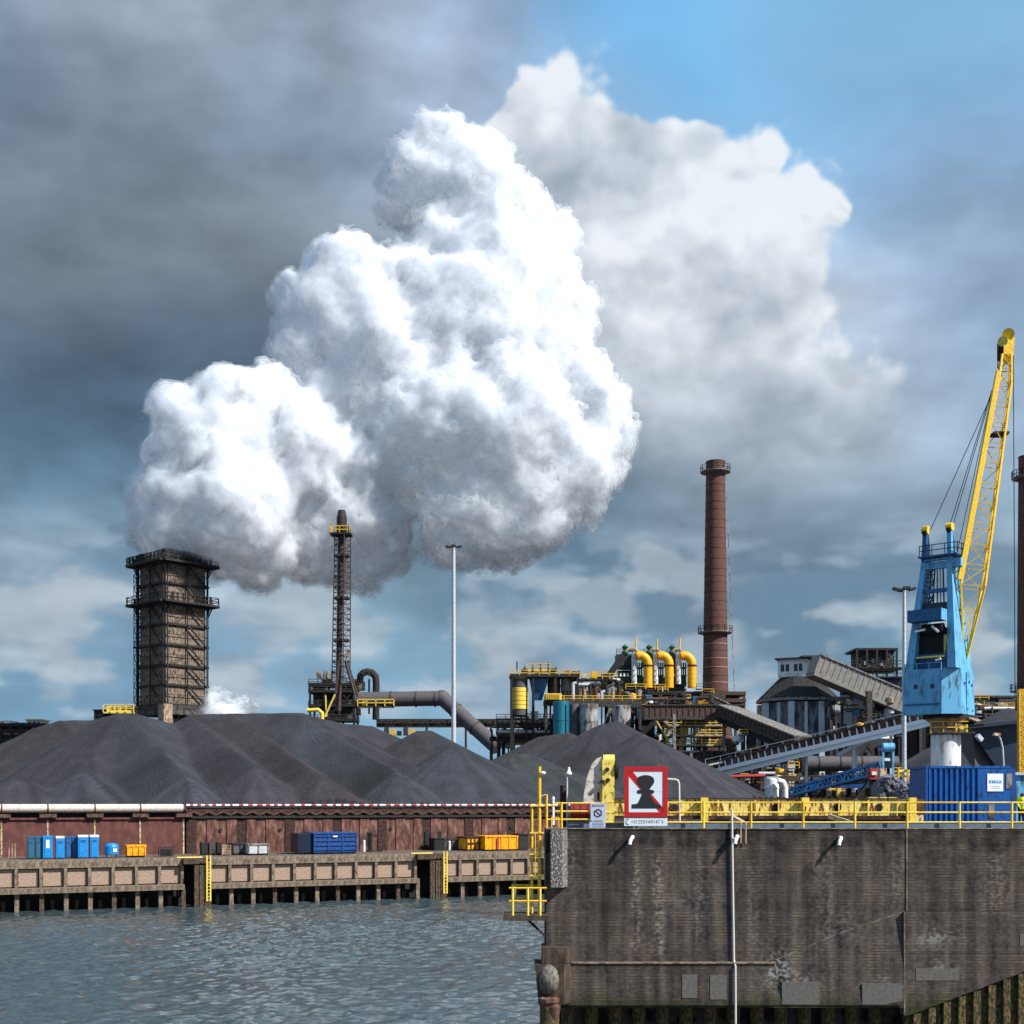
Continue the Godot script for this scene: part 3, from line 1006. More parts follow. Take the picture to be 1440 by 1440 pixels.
# ---------------------------------------------------------------- things on the quay
func cabin(px0: float, px1: float, back: float, m: String, h: float, label: String, roof: String) -> Node3D:
	var t0 := quay_t(px0, back)
	var t1 := quay_t(px1, back)
	var o := thing("toilet_cabin", label, "portable toilet", quay((t0 + t1) / 2, back, DECK), "toilet cabins in a row on the quay")
	var w := t1 - t0
	part(o, "body", qbox(MB.new(), t0, t1, DECK + 0.1, DECK + h - 0.25, back, back + 1.15), m)
	part(o, "base", qbox(MB.new(), t0 - 0.03, t1 + 0.03, DECK, DECK + 0.098, back - 0.04, back + 1.18), "darksteel")
	part(o, "door", qbox(MB.new(), t0 + w * 0.14, t1 - w * 0.14, DECK + 0.16, DECK + h - 0.45, back - 0.05, back - 0.002), m)
	part(o, "roof", qbox(MB.new(), t0 - 0.02, t1 + 0.02, DECK + h - 0.248, DECK + h, back - 0.05, back + 1.17), roof)
	for s in 3:
		part(o, "vent", qbox(MB.new(), t0 + w * 0.25, t1 - w * 0.25, DECK + h - 0.6 - s * 0.1, DECK + h - 0.55 - s * 0.1, back - 0.08, back - 0.052), "bluedark")
	return o


func skip(called: String, label: String, px0: float, px1: float, back: float, h: float, m: String, m2: String, ribs: int, deep: float) -> Node3D:
	var t0 := quay_t(px0, back)
	var t1 := quay_t(px1, back)
	var o := thing(called, label, "skip", quay((t0 + t1) / 2, back, DECK))
	part(o, "body", qbox(MB.new(), t0, t1, DECK + 0.18, DECK + h, back, back + deep), m)
	part(o, "top_rim", qbox(MB.new(), t0 - 0.08, t1 + 0.08, DECK + h - 0.14, DECK + h + 0.04, back - 0.1, back + deep + 0.1), m2)
	part(o, "runner", qbox(MB.new(), t0 + 0.1, t1 - 0.1, DECK, DECK + 0.178, back + 0.2, back + deep - 0.2), "darksteel")
	for i in ribs + 1:
		var t := lerpf(t0 + 0.06, t1 - 0.06, float(i) / ribs)
		part(o, "rib", qbox(MB.new(), t - 0.07, t + 0.07, DECK + 0.2, DECK + h - 0.142, back - 0.1, back - 0.002), m2)
	return o


func quay_things() -> void:
	cabin(39, 48.5, 4.0, "toiletdark", 2.5, "leftmost dark blue toilet cabin in the row on the quay", "toiletdark")
	cabin(50, 59.5, 4.0, "toiletdark", 2.5, "second dark blue toilet cabin, beside the one with a white notice", "toiletdark")
	var n := cabin(60.5, 74, 3.6, "toilet", 2.55, "bright blue toilet cabin with a white notice on its door", "toilet")
	part(n, "notice", qbox(MB.new(), quay_t(65, 3.5), quay_t(69.5, 3.5), DECK + 1.2, DECK + 2.1, 3.5, 3.54), "purewhite")
	cabin(79, 91, 3.6, "toilet", 2.5, "bright blue white roofed toilet cabin left of two dark ones", "white")
	cabin(92.5, 100.5, 4.6, "bluedark", 2.45, "narrow dark blue toilet cabin just right of a white roofed one", "bluedark")
	cabin(101.5, 109, 4.6, "bluedark", 2.45, "narrow dark blue toilet cabin left of the wide white roofed one", "bluedark")
	cabin(110, 124, 3.6, "toilet", 2.6, "widest bright blue toilet cabin with a white roof", "white")
	cabin(127, 139, 3.6, "toilet", 2.6, "rightmost bright blue toilet cabin with a white roof", "white")
	# small round blue tank
	var o := thing("blue_tank", "small round topped blue tank standing alone right of the toilet cabins", "tank", quay(quay_t(157, 4.5), 4.5, DECK))
	var c := quay(quay_t(157, 4.5), 4.5, DECK)
	part(o, "shell", MB.new().lathe(c, [[0.7, 0.35], [0.78, 0.4], [0.78, 1.25], [0.7, 1.45], [0.45, 1.6], [0, 1.66]], 18), "toilet")
	for s in [-0.5, 0.5]:
		part(o, "foot", MB.new().box(c + qbasis() * Vector3(s, 0.19, 0.3), Vector3(0.16, 0.38, 0.9), qbasis()), "bluedark")
	part(o, "gauge_panel", MB.new().box(c + qbasis() * Vector3(0.25, 0.85, 0.78), Vector3(0.4, 0.4, 0.1), qbasis()), "white")
	skip("yellow_skip", "small amber skip standing alone left of the dark crates", 179, 205, 4.5, 1.35, "skip", "skip", 3, 1.6)
	# wire crates
	var cr := thing("wire_crate", "dark wire crate and low rails right of the small amber skip", "crate", quay(quay_t(235, 5), 5, DECK))
	var w := MB.new()
	var ta := quay_t(225, 5)
	var tb := quay_t(244, 5)
	for i in 8:
		var t := lerpf(ta, tb, i / 7.0)
		qbox(w, t - 0.04, t + 0.04, DECK, DECK + 1.15, 4.95, 5.0)
		qbox(w, t - 0.04, t + 0.04, DECK, DECK + 1.15, 5.9, 5.95)
	part(cr, "upright", w, "darksteel")
	var w2 := MB.new()
	for i in 5:
		qbox(w2, ta, tb, DECK + 0.1 + i * 0.25, DECK + 0.16 + i * 0.25, 4.9, 4.948)
	part(cr, "rail", w2, "steel")
	part(cr, "filling", qbox(MB.new(), ta + 0.1, tb - 0.1, DECK + 0.02, DECK + 0.8, 5.1, 5.8), "soot")
	var pk := thing("picket_frame", "three thin pale pickets by the wall at the left edge", "frame", quay(quay_t(17, 8), 8, DECK))
	for i in 3:
		part(pk, "picket", qbox(MB.new(), quay_t(13 + i * 4.2, 8) - 0.06, quay_t(13 + i * 4.2, 8) + 0.06, DECK, DECK + 1.6, 8, 8.1), "beige")
	# dark cabinets, crate and grey skips
	for k in [[283, 292, 1.5, "darksteel", "left dark metal cabinet against the rusty wall"], [294, 303, 1.45, "steel", "brownish metal cabinet between two darker ones"], [305, 311, 1.5, "darksteel", "narrow dark metal cabinet left of the pale crate"]]:
		var t0 := quay_t(k[0], 7)
		var t1 := quay_t(k[1], 7)
		var m := thing("metal_cabinet", k[4], "cabinet", quay((t0 + t1) / 2, 7, DECK))
		part(m, "body", qbox(MB.new(), t0, t1, DECK + 0.08, DECK + k[2], 7, 7.8), k[3])
		part(m, "plinth", qbox(MB.new(), t0 + 0.05, t1 - 0.05, DECK, DECK + 0.078, 7.05, 7.75), "black")
		part(m, "door", qbox(MB.new(), t0 + 0.06, (t0 + t1) / 2 - 0.01, DECK + 0.12, DECK + k[2] - 0.08, 6.95, 6.998), k[3])
		part(m, "door", qbox(MB.new(), (t0 + t1) / 2 + 0.01, t1 - 0.06, DECK + 0.12, DECK + k[2] - 0.08, 6.95, 6.998), k[3])
	var bx := thing("pale_crate", "small pale wooden crate left of the grey skips", "crate", quay(quay_t(318, 5), 5, DECK))
	for i in 4:
		part(bx, "plank", qbox(MB.new(), quay_t(312, 5), quay_t(325, 5), DECK + 0.1 + i * 0.3, DECK + 0.36 + i * 0.3, 5, 5.06), "beige")
	part(bx, "body", qbox(MB.new(), quay_t(312.4, 5), quay_t(324.6, 5), DECK + 0.05, DECK + 1.25, 5.07, 6.0), "timber")
	skip("grey_skip", "dark grey skip with a lid behind the lighter grey one", 327, 349, 6.0, 1.35, "ductgrey", "darksteel", 2, 2.0)
	skip("grey_skip", "light grey low skip right of the dark grey one", 349, 378, 4.6, 1.3, "galv", "lightsteel", 2, 1.8)
	var nv := skip("navy_skip", "long navy blue skip container with horizontal ribs on the quay", 441, 502, 4.0, 2.55, "navybox", "navybox", 3, 4.4)
	for i in 4:
		part(nv, "long_rib", qbox(MB.new(), quay_t(441, 4) + 0.04, quay_t(502, 4) - 0.04, DECK + 0.45 + i * 0.55, DECK + 0.6 + i * 0.55, 3.86, 3.895), "navybox")
	part(nv, "end_door", qbox(MB.new(), quay_t(415.0, 5.5), quay_t(441, 4) - 0.12, DECK + 0.2, DECK + 2.5, 4.3, 7.5), "navy")
	part(nv, "lettering_patch", qbox(MB.new(), quay_t(468, 4), quay_t(474, 4), DECK + 2.05, DECK + 2.2, 3.8, 3.845), "purewhite")
	var am := skip("amber_skip", "long amber skip with a red stripe, half way to the yellow ladder", 682, 728, 5.0, 1.9, "skip", "skip", 4, 3.2)
	part(am, "red_stripe", qbox(MB.new(), quay_t(698, 5), quay_t(701, 5), DECK + 0.25, DECK + 1.7, 4.83, 4.885), "redpaint")
	var sp := skip("amber_skip", "amber open skip with dark ribs, left end of the long amber one", 656, 680, 6.4, 1.75, "skip", "rustdark", 4, 3.0)
	part(sp, "dark_mouth", qbox(MB.new(), quay_t(658, 6.4), quay_t(679, 6.4), DECK + 0.9, DECK + 1.05, 6.25, 6.29), "darksteel")
	var db := thing("dark_bin", "black steel bin right of the long amber skip", "bin", quay(quay_t(736, 5), 5, DECK))
	part(db, "body", qbox(MB.new(), quay_t(730, 5), quay_t(743, 5), DECK + 0.1, DECK + 2.0, 5, 7), "darksteel")
	part(db, "lid", qbox(MB.new(), quay_t(729.5, 5), quay_t(743.5, 5), DECK + 2.002, DECK + 2.15, 4.9, 7.1), "black")
	part(db, "skid", qbox(MB.new(), quay_t(731, 5), quay_t(742, 5), DECK, DECK + 0.098, 5.1, 6.9), "steel")
	# mooring bollards and small lamp housing
	var bo := thing("mooring_bollard", "black hooked mooring post against the rusty wall right of the navy skip", "bollard", quay(quay_t(521, 9), 9, DECK))
	var bp := quay(quay_t(521, 9), 9, DECK)
	part(bo, "post", MB.new().lathe(bp, [[0.6, 0], [0.6, 0.15], [0.26, 0.2], [0.26, 2.2], [0.34, 2.3], [0, 2.45]], 12), "black")
	part(bo, "arm", MB.new().beam(bp + Vector3(0, 2.0, 0), bp + qbasis() * Vector3(1.0, 2.0, 0), 0.26), "black")
	part(bo, "foot_plate", MB.new().box(bp + qbasis() * Vector3(0.4, 0.08, 0.5), Vector3(1.7, 0.16, 0.9), qbasis()), "darksteel")
	var hy := thing("low_shed", "low dark hut with a grey side at the foot of the rusty wall", "hut", quay(quay_t(628, 9), 9, DECK))
	part(hy, "body", qbox(MB.new(), quay_t(611, 9), quay_t(625, 9), DECK, DECK + 1.5, 9, 11), "black")
	part(hy, "side_wall", qbox(MB.new(), quay_t(625.2, 9), quay_t(648, 9), DECK, DECK + 1.35, 9.1, 11), "steel")
	part(hy, "roof", qbox(MB.new(), quay_t(610, 9), quay_t(648.5, 9), DECK + 1.502, DECK + 1.6, 8.9, 11.1), "darksteel")
	for p in [[512, 1.35, "white cylinder bottle left of the black hooked post"], [632, 1.1, "pale post beside the low dark hut"]]:
		var q := quay(quay_t(p[0], 9), 9, DECK)
		single("white_post", p[2], "post", MB.new().lathe(q, [[0.16, 0], [0.16, p[1]], [0.1, p[1] + 0.12], [0, p[1] + 0.14]], 10), "white", q)


# ---------------------------------------------------------------- the works behind
func quench_tower() -> void:
	var d := 330.0
	var s := d / F
	var base := at(243, 1130, d + 9.0)
	base.y = DECK
	var o := thing("quenching_tower", "square concrete quenching tower wrapped in black steel galleries, steaming at the top", "tower", base)
	var bs := Basis(Vector3.UP, deg_to_rad(-42.0))
	var f := func(x: float, y: float, z: float) -> Vector3: return base + bs * Vector3(x, 0, z) + Vector3(0, y - DECK, 0)
	var yy := func(py: float) -> float: return EYE + (HZ - py) * s
	var hw := 46.0 * s * 0.72          # half the side of the shaft
	var y0: float = yy.call(990)
	var y1: float = yy.call(776)
	# shaft: slabs between the steel rings on each face
	var rows := [990, 962, 934, 905, 876, 848, 818, 790, 774]
	for k in rows.size() - 1:
		var ya: float = yy.call(rows[k]) + 0.12
		var yb: float = yy.call(rows[k + 1]) - 0.12
		for side in 4:
			var r := bs.rotated(Vector3.UP, side * PI / 2)
			for h in 2:
				var c: Vector3 = base + r * Vector3((h - 0.5) * hw * 0.995, 0, hw - 0.3) + Vector3(0, (ya + yb) / 2 - DECK, 0)
				part(o, "wall_slab", MB.new().box(c, Vector3(hw * 0.985, yb - ya, 0.5 + 0.08 * rng.randf()), r), "towerslab")
	part(o, "inner_shaft", MB.new().box(base + Vector3(0, (y0 + y1) / 2 - DECK, 0), Vector3(hw * 1.9, y1 - y0 - 0.3, hw * 1.9), bs), "soot")
	for py in [990, 962, 934, 905, 876, 848, 818, 790]:
		var mb := MB.new()
		for side in 4:
			var r := bs.rotated(Vector3.UP, side * PI / 2)
			mb.box(base + r * Vector3(0, 0, hw + 0.35) + Vector3(0, yy.call(py) - DECK, 0), Vector3(hw * 2 + 1.4, 0.55, 0.6), r)
		part(o, "ring_beam", mb, "darksteel")
	for side in 4:
		var r := bs.rotated(Vector3.UP, side * PI / 2)
		for x in [-1.0, 0.0, 1.0]:
			part(o, "post", MB.new().box(base + r * Vector3(x * hw * 0.99, 0, hw + 0.75) + Vector3(0, (y0 + y1) / 2 - DECK, 0), Vector3(0.28, y1 - y0, 0.26), r), "darksteel")
		for k in rows.size() - 2:
			var ya: float = yy.call(rows[k])
			var yb: float = yy.call(rows[k + 1])
			var za := base + r * Vector3(hw * 0.95, 0, hw + 0.85) + Vector3(0, ya - DECK, 0)
			var zb := base + r * Vector3(0.0, 0, hw + 0.85) + Vector3(0, yb - DECK, 0)
			part(o, "brace", MB.new().beam(za, zb, 0.36), "darksteel")
			var zc := base + r * Vector3(-hw, 0, hw + 0.7) + Vector3(0, (ya + yb) / 2 - DECK, 0)
			var zd := base + r * Vector3(hw, 0, hw + 0.7) + Vector3(0, (ya + yb) / 2 - DECK, 0)
			part(o, "girt", MB.new().beam(zc, zd, 0.14), "darksteel")
			if k % 2 == 0:
				part(o, "brace", MB.new().beam(base + r * Vector3(-hw * 0.9, 0, hw + 0.8) + Vector3(0, ya - DECK, 0), base + r * Vector3(-hw * 0.1, 0, hw + 0.8) + Vector3(0, (ya + yb) / 2 - DECK, 0), 0.12), "darksteel")
	# galleries with their upright plates and rails
	for g in [[787, 2.1, 1.9], [844, 2.1, 1.9], [903, 0.9, 1.1]]:
		var y: float = yy.call(g[0])
		for side in 4:
			var r := bs.rotated(Vector3.UP, side * PI / 2)
			var w: float = hw + g[1]
			if g[1] < 1.5 and side != 3:
				continue
			part(o, "gallery_floor", MB.new().box(base + r * Vector3(0, 0, hw + 1.0 + g[1] * 0.5) + Vector3(0, y - DECK - 0.3, 0), Vector3(w * 2, 0.5, g[1]), r), "darksteel")
			var a := base + r * Vector3(-w, 0, w + 0.6) + Vector3(0, y - DECK, 0)
			var b := base + r * Vector3(w, 0, w + 0.6) + Vector3(0, y - DECK, 0)
			part(o, "gallery_rail", MB.new().rail([a, b], g[2], 0.16, 2.4, 2), "darksteel")
			if g[1] > 1.5:
				for k in 9:
					var x := lerpf(-w + 0.8, w - 2.0, k / 8.0)
					if side % 2 == 1 or g[0] < 800:
						part(o, "upright_plate", MB.new().box(base + r * Vector3(x, 0, w + 0.2) + Vector3(0, y - DECK + 1.0, 0), Vector3(0.75, 2.0, 0.16), r.rotated(Vector3.UP, 0.4)), "steel")
				for k in 3:
					var x := lerpf(-hw, hw, k / 2.0)
					part(o, "knee_brace", MB.new().beam(base + r * Vector3(x, 0, hw + 0.6) + Vector3(0, y - DECK - 3.4, 0), base + r * Vector3(x, 0, w) + Vector3(0, y - DECK - 0.5, 0), 0.25), "darksteel")
	var lip := MB.new()
	for side in 4:
		var r := bs.rotated(Vector3.UP, side * PI / 2)
		lip.box(base + r * Vector3(0, 0, hw + 0.1) + Vector3(0, yy.call(776) - DECK, 0), Vector3(hw * 2 + 0.8, 2.0, 0.5), r)
	part(o, "top_lip", lip, "soot")
	# open service stair on the left edge
	part(o, "stair_tower", MB.new().lattice(f.call(-hw - 0.6, yy.call(1000), hw + 0.4), f.call(-hw - 0.6, yy.call(800), hw + 0.4), bs.x, 1.3, 1.3, 20, 0.16, 0.1), "darksteel")
	# legs and the beams over the opening
	var yl: float = yy.call(990)
	for c in [[-1, -1], [1, -1], [1, 1], [-1, 1]]:
		part(o, "leg", MB.new().box(base + bs * Vector3(c[0] * (hw + 0.3), 0, c[1] * (hw + 0.3)) + Vector3(0, (yl - DECK) / 2, 0), Vector3(2.6, yl - DECK, 2.6), bs), "beige")
	for side in 4:
		var r := bs.rotated(Vector3.UP, side * PI / 2)
		part(o, "foot_beam", MB.new().box(base + r * Vector3(0, 0, hw + 0.3) + Vector3(0, yl - DECK - 1.4, 0), Vector3(hw * 2 - 2.2, 2.4, 1.8), r), "soot")


func chimney(px: float, ptop: float, d: float, pw_top: float, pw_low: float, plow: float, label: String, balcony: Array, bands := true) -> Node3D:
	var s := d / F
	var base := at(px, HZ, d)
	base.y = DECK
	var o := thing("brick_chimney", label, "chimney", base)
	var yt := EYE + (HZ - ptop) * s - DECK
	var yl := EYE + (HZ - plow) * s - DECK
	var prof := []
	var nb := 46
	var rad := func(y: float) -> float:
		var f := clampf((y - yl) / (yt - yl), -0.6, 1.0)
		return lerpf(pw_low, pw_top, f) * 0.5 * s * (1.0 + maxf(0.0, (yl - y) / (yt - yl)) * 1.4)
	for i in nb + 1:
		var y := yt * i / nb
		prof.append([rad.call(y), y])
	part(o, "shaft", MB.new().lathe(base, prof, 28), "brick")
	part(o, "flue_mouth", MB.new().lathe(base, [[pw_top * 0.5 * s, yt], [pw_top * 0.5 * s + 0.12, yt + 0.3], [pw_top * 0.5 * s - 0.5, yt + 0.32], [pw_top * 0.5 * s - 0.6, yt - 3.0]], 28), "soot")
	if bands:
		var y := 6.0
		while y < yt - 4.0:
			var r: float = rad.call(y)
			var thin: float = 0.09 if rng.randf() < 0.7 else 0.17
			part(o, "steel_band", MB.new().lathe(base, [[r, y - thin], [r + 0.07, y - thin], [r + 0.07, y + thin], [r, y + thin]], 28), "mortar" if rng.randf() < 0.55 and y < yt * 0.72 else "brownsteel")
			y += 1.7 + rng.randf() * 1.2
	for py in balcony:
		var y: float = EYE + (HZ - py) * s - DECK
		var r: float = rad.call(y)
		part(o, "balcony_floor", MB.new().lathe(base, [[r, y - 0.35], [r + 1.5, y - 0.12], [r + 1.5, y + 0.08], [r, y + 0.08]], 24), "lightsteel")
		var mb := MB.new()
		var pts := []
		for i in 17:
			pts.append(base + Vector3(cos(TAU * i / 16) * (r + 1.45), y + 0.1, sin(TAU * i / 16) * (r + 1.45)))
		mb.rail(pts, 1.5, 0.12, 3.0, 2)
		part(o, "balcony_rail", mb, "darksteel")
	var lad := MB.new()
	var ang := 0.5
	for q in [-0.25, 0.25]:
		lad.beam(base + Vector3((rad.call(8.0) + 0.3) * cos(ang), 8.0, (rad.call(8.0) + 0.3) * sin(ang) + q), base + Vector3((rad.call(yt) + 0.3) * cos(ang), yt, (rad.call(yt) + 0.3) * sin(ang) + q), 0.1)
	part(o, "ladder", lad, "beige")
	return o


func flare_mast() -> void:
	var d := 326.0
	var s := d / F
	var base := at(481, HZ, d)
	base.y = DECK
	var o := thing("flare_stack", "slender rust brown lattice flare stack with a dark pipe tip", "mast", base)
	var a := at(479, 1000, d)
	var b := at(482, 752, d)
	for k in 7:
		var p := a.lerp(b, 0.16 + k * 0.12)
		var q := a.lerp(b, 0.16 + (k + 1) * 0.12)
		part(o, "lattice_section", MB.new().lattice(p, q, Vector3(0.9, 0, 0.43), 3.3 - k * 0.06, 3.3 - (k + 1) * 0.06, 4, 0.26, 0.13), "maststeel")
		if k % 2 == 1:
			part(o, "landing", MB.new().box(q + Vector3(0, 0, 0), Vector3(3.6, 0.5, 3.2)), "steel")
	part(o, "riser_pipe", MB.new().tube(a + Vector3(-0.6, 0, 0), b + Vector3(-0.4, 0, 0), 0.75, 10), "maststeel")
	part(o, "tip", MB.new().lathe(at(480.5, 752, d), [[0.8, 0], [1.3, 0.6], [1.3, 4.4], [0.9, 6.2], [0.5, 6.3]], 14), "darksteel")
	part(o, "top_landing", MB.new().box(at(480, 752, d), Vector3(5.4, 0.4, 4.4)), "darksteel")
	part(o, "landing_rail", MB.new().rail([at(466, 751, d) + Vector3(0, 0, 1.5), at(491, 751, d) + Vector3(0, 0, 1.5), at(491, 751, d) - Vector3(0, 0, 2.5), at(466, 751, d) - Vector3(0, 0, 2.5)], 1.8, 0.2, 2.0), "wornrail")
	part(o, "davit", MB.new().beam(at(468, 754, d), at(476, 764, d), 0.3).beam(at(466.5, 752, d), at(466.5, 740, d), 0.4), "worn")
	for e in [[471, 968], [493, 968]]:
		for z in [-2.5, 2.5]:
			part(o, "splayed_leg", MB.new().beam(at(478 if e[0] < 480 else 487, 930, d) + Vector3(0, 0, z * 0.6), at(e[0] + (8 if e[0] > 480 else 4), 978, d) + Vector3(0, 0, z * 1.5), 0.5), "maststeel")
	part(o, "cage", MB.new().beam(at(489, 918, d), at(489, 925, d), 1.0), "beige")


func frame(label: String, called: String, px0: float, px1: float, rows: Array, d: float, deep: float, cols: int, m: String, railm: String, thick := 0.5) -> Node3D:
	# open steelwork: columns, floors, braces and rails
	var base := at((px0 + px1) / 2, HZ, d)
	base.y = DECK
	var o := thing(called, label, "steelwork", base)
	var top: float = rows[rows.size() - 1]
	for i in cols:
		var px := lerpf(px0, px1, float(i) / (cols - 1))
		for z in 2:
			var p := at(px, top, d) + Vector3(0, 0, -z * deep)
			part(o, "column", MB.new().beam(Vector3(p.x, DECK, p.z), p, thick), m)
	for k in rows.size():
		var a := at(px0, rows[k], d)
		var b := at(px1, rows[k], d)
		part(o, "floor", MB.new().box((a + b) / 2 + Vector3(0, 0, -deep / 2), Vector3(b.x - a.x + 1.0, thick * 1.3, deep + 1.0)), m)
		if railm:
			part(o, "railing", MB.new().rail([a + Vector3(-0.4, 0, 0.5), b + Vector3(0.4, 0, 0.5), b + Vector3(0.4, 0, -deep)], 1.3, 0.16, 2.2), railm)
		if k > 0:
			var i := k % maxi(cols - 1, 1)
			var pa := lerpf(px0, px1, float(i) / (cols - 1))
			var pb := lerpf(px0, px1, float(i + 1) / (cols - 1))
			part(o, "brace", MB.new().beam(at(pa, rows[k - 1], d), at(pb, rows[k], d), thick * 0.6), m)
			part(o, "brace", MB.new().beam(at(pb, rows[k - 1], d), at(pa, rows[k], d), thick * 0.6), m)
	return o


func vessel(label: String, called: String, px: float, w: float, y0: float, y1: float, d: float, m: String, cat := "tank", dome := 0.25, legs := true) -> Node3D:
	var s := d / F
	var base := at(px, y1, d)
	var foot := Vector3(base.x, DECK, base.z)
	var o := thing(called, label, cat, foot)
	var r := w * 0.5 * s
	var h := (y1 - y0) * s
	part(o, "shell", MB.new().lathe(base, [[r * 0.86, -0.2], [r, 0], [r, h * (1 - dome * 0.3)], [r * 0.9, h * (1 - dome * 0.12)], [r * 0.5, h * 0.995], [0, h]], 24), m)
	part(o, "ring", MB.new().lathe(base, [[r, h * 0.5 - 0.12], [r + 0.1, h * 0.5 - 0.12], [r + 0.1, h * 0.5 + 0.12], [r, h * 0.5 + 0.12]], 24), m)
	if legs and base.y > DECK + 0.5:
		for k in 4:
			var p := base + Vector3(cos(TAU * (k + 0.5) / 4), 0, sin(TAU * (k + 0.5) / 4)) * r * 0.8
			part(o, "leg", MB.new().beam(Vector3(p.x, DECK, p.z), p, 0.4), "steel")
	return o


func plant_left() -> void:
	# far left skyline
	var lo := frame("low dark pipe rack on the skyline at the left edge", "pipe_rack", -60, 62, [1040, 1028, 1019], 420, 6, 9, "darksteel", "", 0.7)
	for k in 5:
		part(lo, "pipe", MB.new().tube(at(-60, 1022 + k * 5, 421), at(58, 1021 + k * 5, 421), 0.7, 8), ["steel", "darksteel", "beige", "darksteel", "steel"][k])
	var far := thing("low_plant_building", "pale low buildings with a yellow framed roof house on the far left skyline", "building", at(30, 1020, 450))
	for b in [[-40, 4, 1014, "beige"], [5, 14, 1013, "galv"], [15, 36, 1016, "beige"], [37, 57, 1013, "galv"]]:
		part(far, "wall", pbox(MB.new(), b[0], b[1], b[2], 1060, 450, 8), b[3])
	part(far, "roof", pbox(MB.new(), 35, 59, 1011, 1012.9, 449.6, 9), "worn")
	for k in 3:
		part(far, "window", pbox(MB.new(), 40 + k * 6, 44 + k * 6, 1015, 1019, 449.9, 0.5), "window")
	var car := thing("yellow_car_house", "yellow railed machine house with a dark cabin left of the square tower's foot", "machine", at(165, 1000, 335))
	part(car, "cabin", pbox(MB.new(), 132, 147, 999, 1030, 335, 6), "darksteel")
	part(car, "cabin_roof", pbox(MB.new(), 130, 148, 997.5, 998.9, 334.6, 7), "black")
	part(car, "floor", pbox(MB.new(), 145, 188, 1001, 1003, 334, 5), "worn")
	part(car, "body", pbox(MB.new(), 150, 186, 993, 1000.9, 335.5, 3), "worn")
	for k in 4:
		part(car, "window", pbox(MB.new(), 155 + k * 8, 160 + k * 8, 994, 998, 335.4, 0.3), "window")
	part(car, "railing", MB.new().rail([at(145, 1001, 333.8), at(188, 1001, 333.8)], 1.9, 0.22, 1.6), "yellow")
	part(car, "support", pbox(MB.new(), 150, 186, 1003.1, 1050, 336, 3), "darksteel")
	flare_mast()
	# black process block under the flare stack
	var bl := frame("black process steelwork crowded under the slender flare stack", "process_block", 436, 560 - 62, [1012, 992, 972, 962], 352, 8, 4, "darksteel", "steel", 0.55)
	for b in [[440, 458, 961, 990, "soot"], [452, 470, 945, 960, "silo"], [447, 472, 974, 1002, "darksteel"], [474, 500, 966, 1012, "soot"], [497, 507, 956, 972, "beige"], [500, 508, 996, 1006, "beige"], [462, 480, 990, 1014, "navy"]]:
		part(bl, "vessel", MB.new().lathe(at((b[0] + b[1]) / 2.0, b[3], 356), [[(b[1] - b[0]) * 0.09, 0], [(b[1] - b[0]) * 0.097, 0.2], [(b[1] - b[0]) * 0.097, (b[3] - b[2]) * 0.19], [0, (b[3] - b[2]) * 0.2]], 14), b[4])
	for k in 3:
		part(bl, "drum", MB.new().tube(at(449 + k * 8, 949, 353), at(449 + k * 8, 949, 356), 1.2, 12), "silo")
	part(bl, "stair", MB.new().beam(at(457, 1008, 351), at(472, 975, 351), 1.2, 0.3), "worn")
	part(bl, "stair", MB.new().beam(at(459, 1008, 351), at(458, 978, 351), 0.4, 0.3), "worn")
	part(bl, "yellow_pipe", MB.new().path([at(432, 999, 350), at(447, 998, 350), at(453, 1003, 350), at(453, 1012, 350)], 0.55, 10), "yellow")
	var gh := thing("goose_neck_duct", "dark bent duct standing beside the flare stack", "duct", at(520, 1010, 352))
	var arc := [at(506, 958, 352), at(507, 950, 352), at(511, 946, 352), at(517, 944.5, 352), at(523, 946, 352), at(528, 951, 352), at(529, 960, 352), at(528.5, 1012, 352)]
	part(gh, "bend", MB.new().path(arc, 0.95, 12), "darksteel")
	part(gh, "walkway", MB.new().rail([at(511, 952, 350.5), at(527, 952, 350.5)], 1.6, 0.2, 1.5), "steel")
	part(gh, "hanger", MB.new().beam(at(519, 955, 352), at(519, 1004, 352), 0.5), "darksteel")
	part(gh, "lagged_drum", MB.new().lathe(at(506, 971, 354), [[1.4, 0], [1.5, 0.2], [1.5, 2.4], [0, 2.9]], 14), "cream")
	var du := thing("gas_duct", "wide grey gas duct running level, then sloping down behind the white light mast", "duct", at(620, 1050, 345))
	part(du, "level_run", MB.new().tube(at(500, 984, 346), at(622, 982, 346), 2.05, 20), "ductgrey")
	part(du, "sloping_run", MB.new().tube(at(621, 981, 346), at(700, 1052, 338), 2.0, 20), "ductgrey")
	part(du, "elbow", MB.new().ball(at(621.5, 981.7, 346), 2.25, 18), "ductgrey")
	for p in [550, 585, 612]:
		part(du, "flange", MB.new().tube(at(p - 1, 983.2, 346), at(p + 1, 983.2, 346), 2.2, 20), "steel")
	for p in [0.25, 0.6]:
		part(du, "flange", MB.new().tube(at(621, 981, 346).lerp(at(700, 1052, 338), p), at(621, 981, 346).lerp(at(700, 1052, 338), p + 0.015), 2.15, 20), "steel")
	part(du, "walkway", pbox(MB.new(), 502, 554, 993, 995, 343.4, 1.4), "steel")
	part(du, "railing", MB.new().rail([at(503, 993, 343.2), at(554, 993, 343.2)], 1.8, 0.24, 2.0), "yellow")
	part(du, "hatch", pbox(MB.new(), 509, 514, 985, 992, 343.4, 0.6), "yellow")
	part(du, "hatch", pbox(MB.new(), 546, 553, 984, 991, 343.4, 0.6), "beige")
	# pipe bridge
	var pb := thing("pipe_bridge", "long dark lattice pipe bridge passing under the sloping gas duct", "bridge", at(640, 1020, 360))
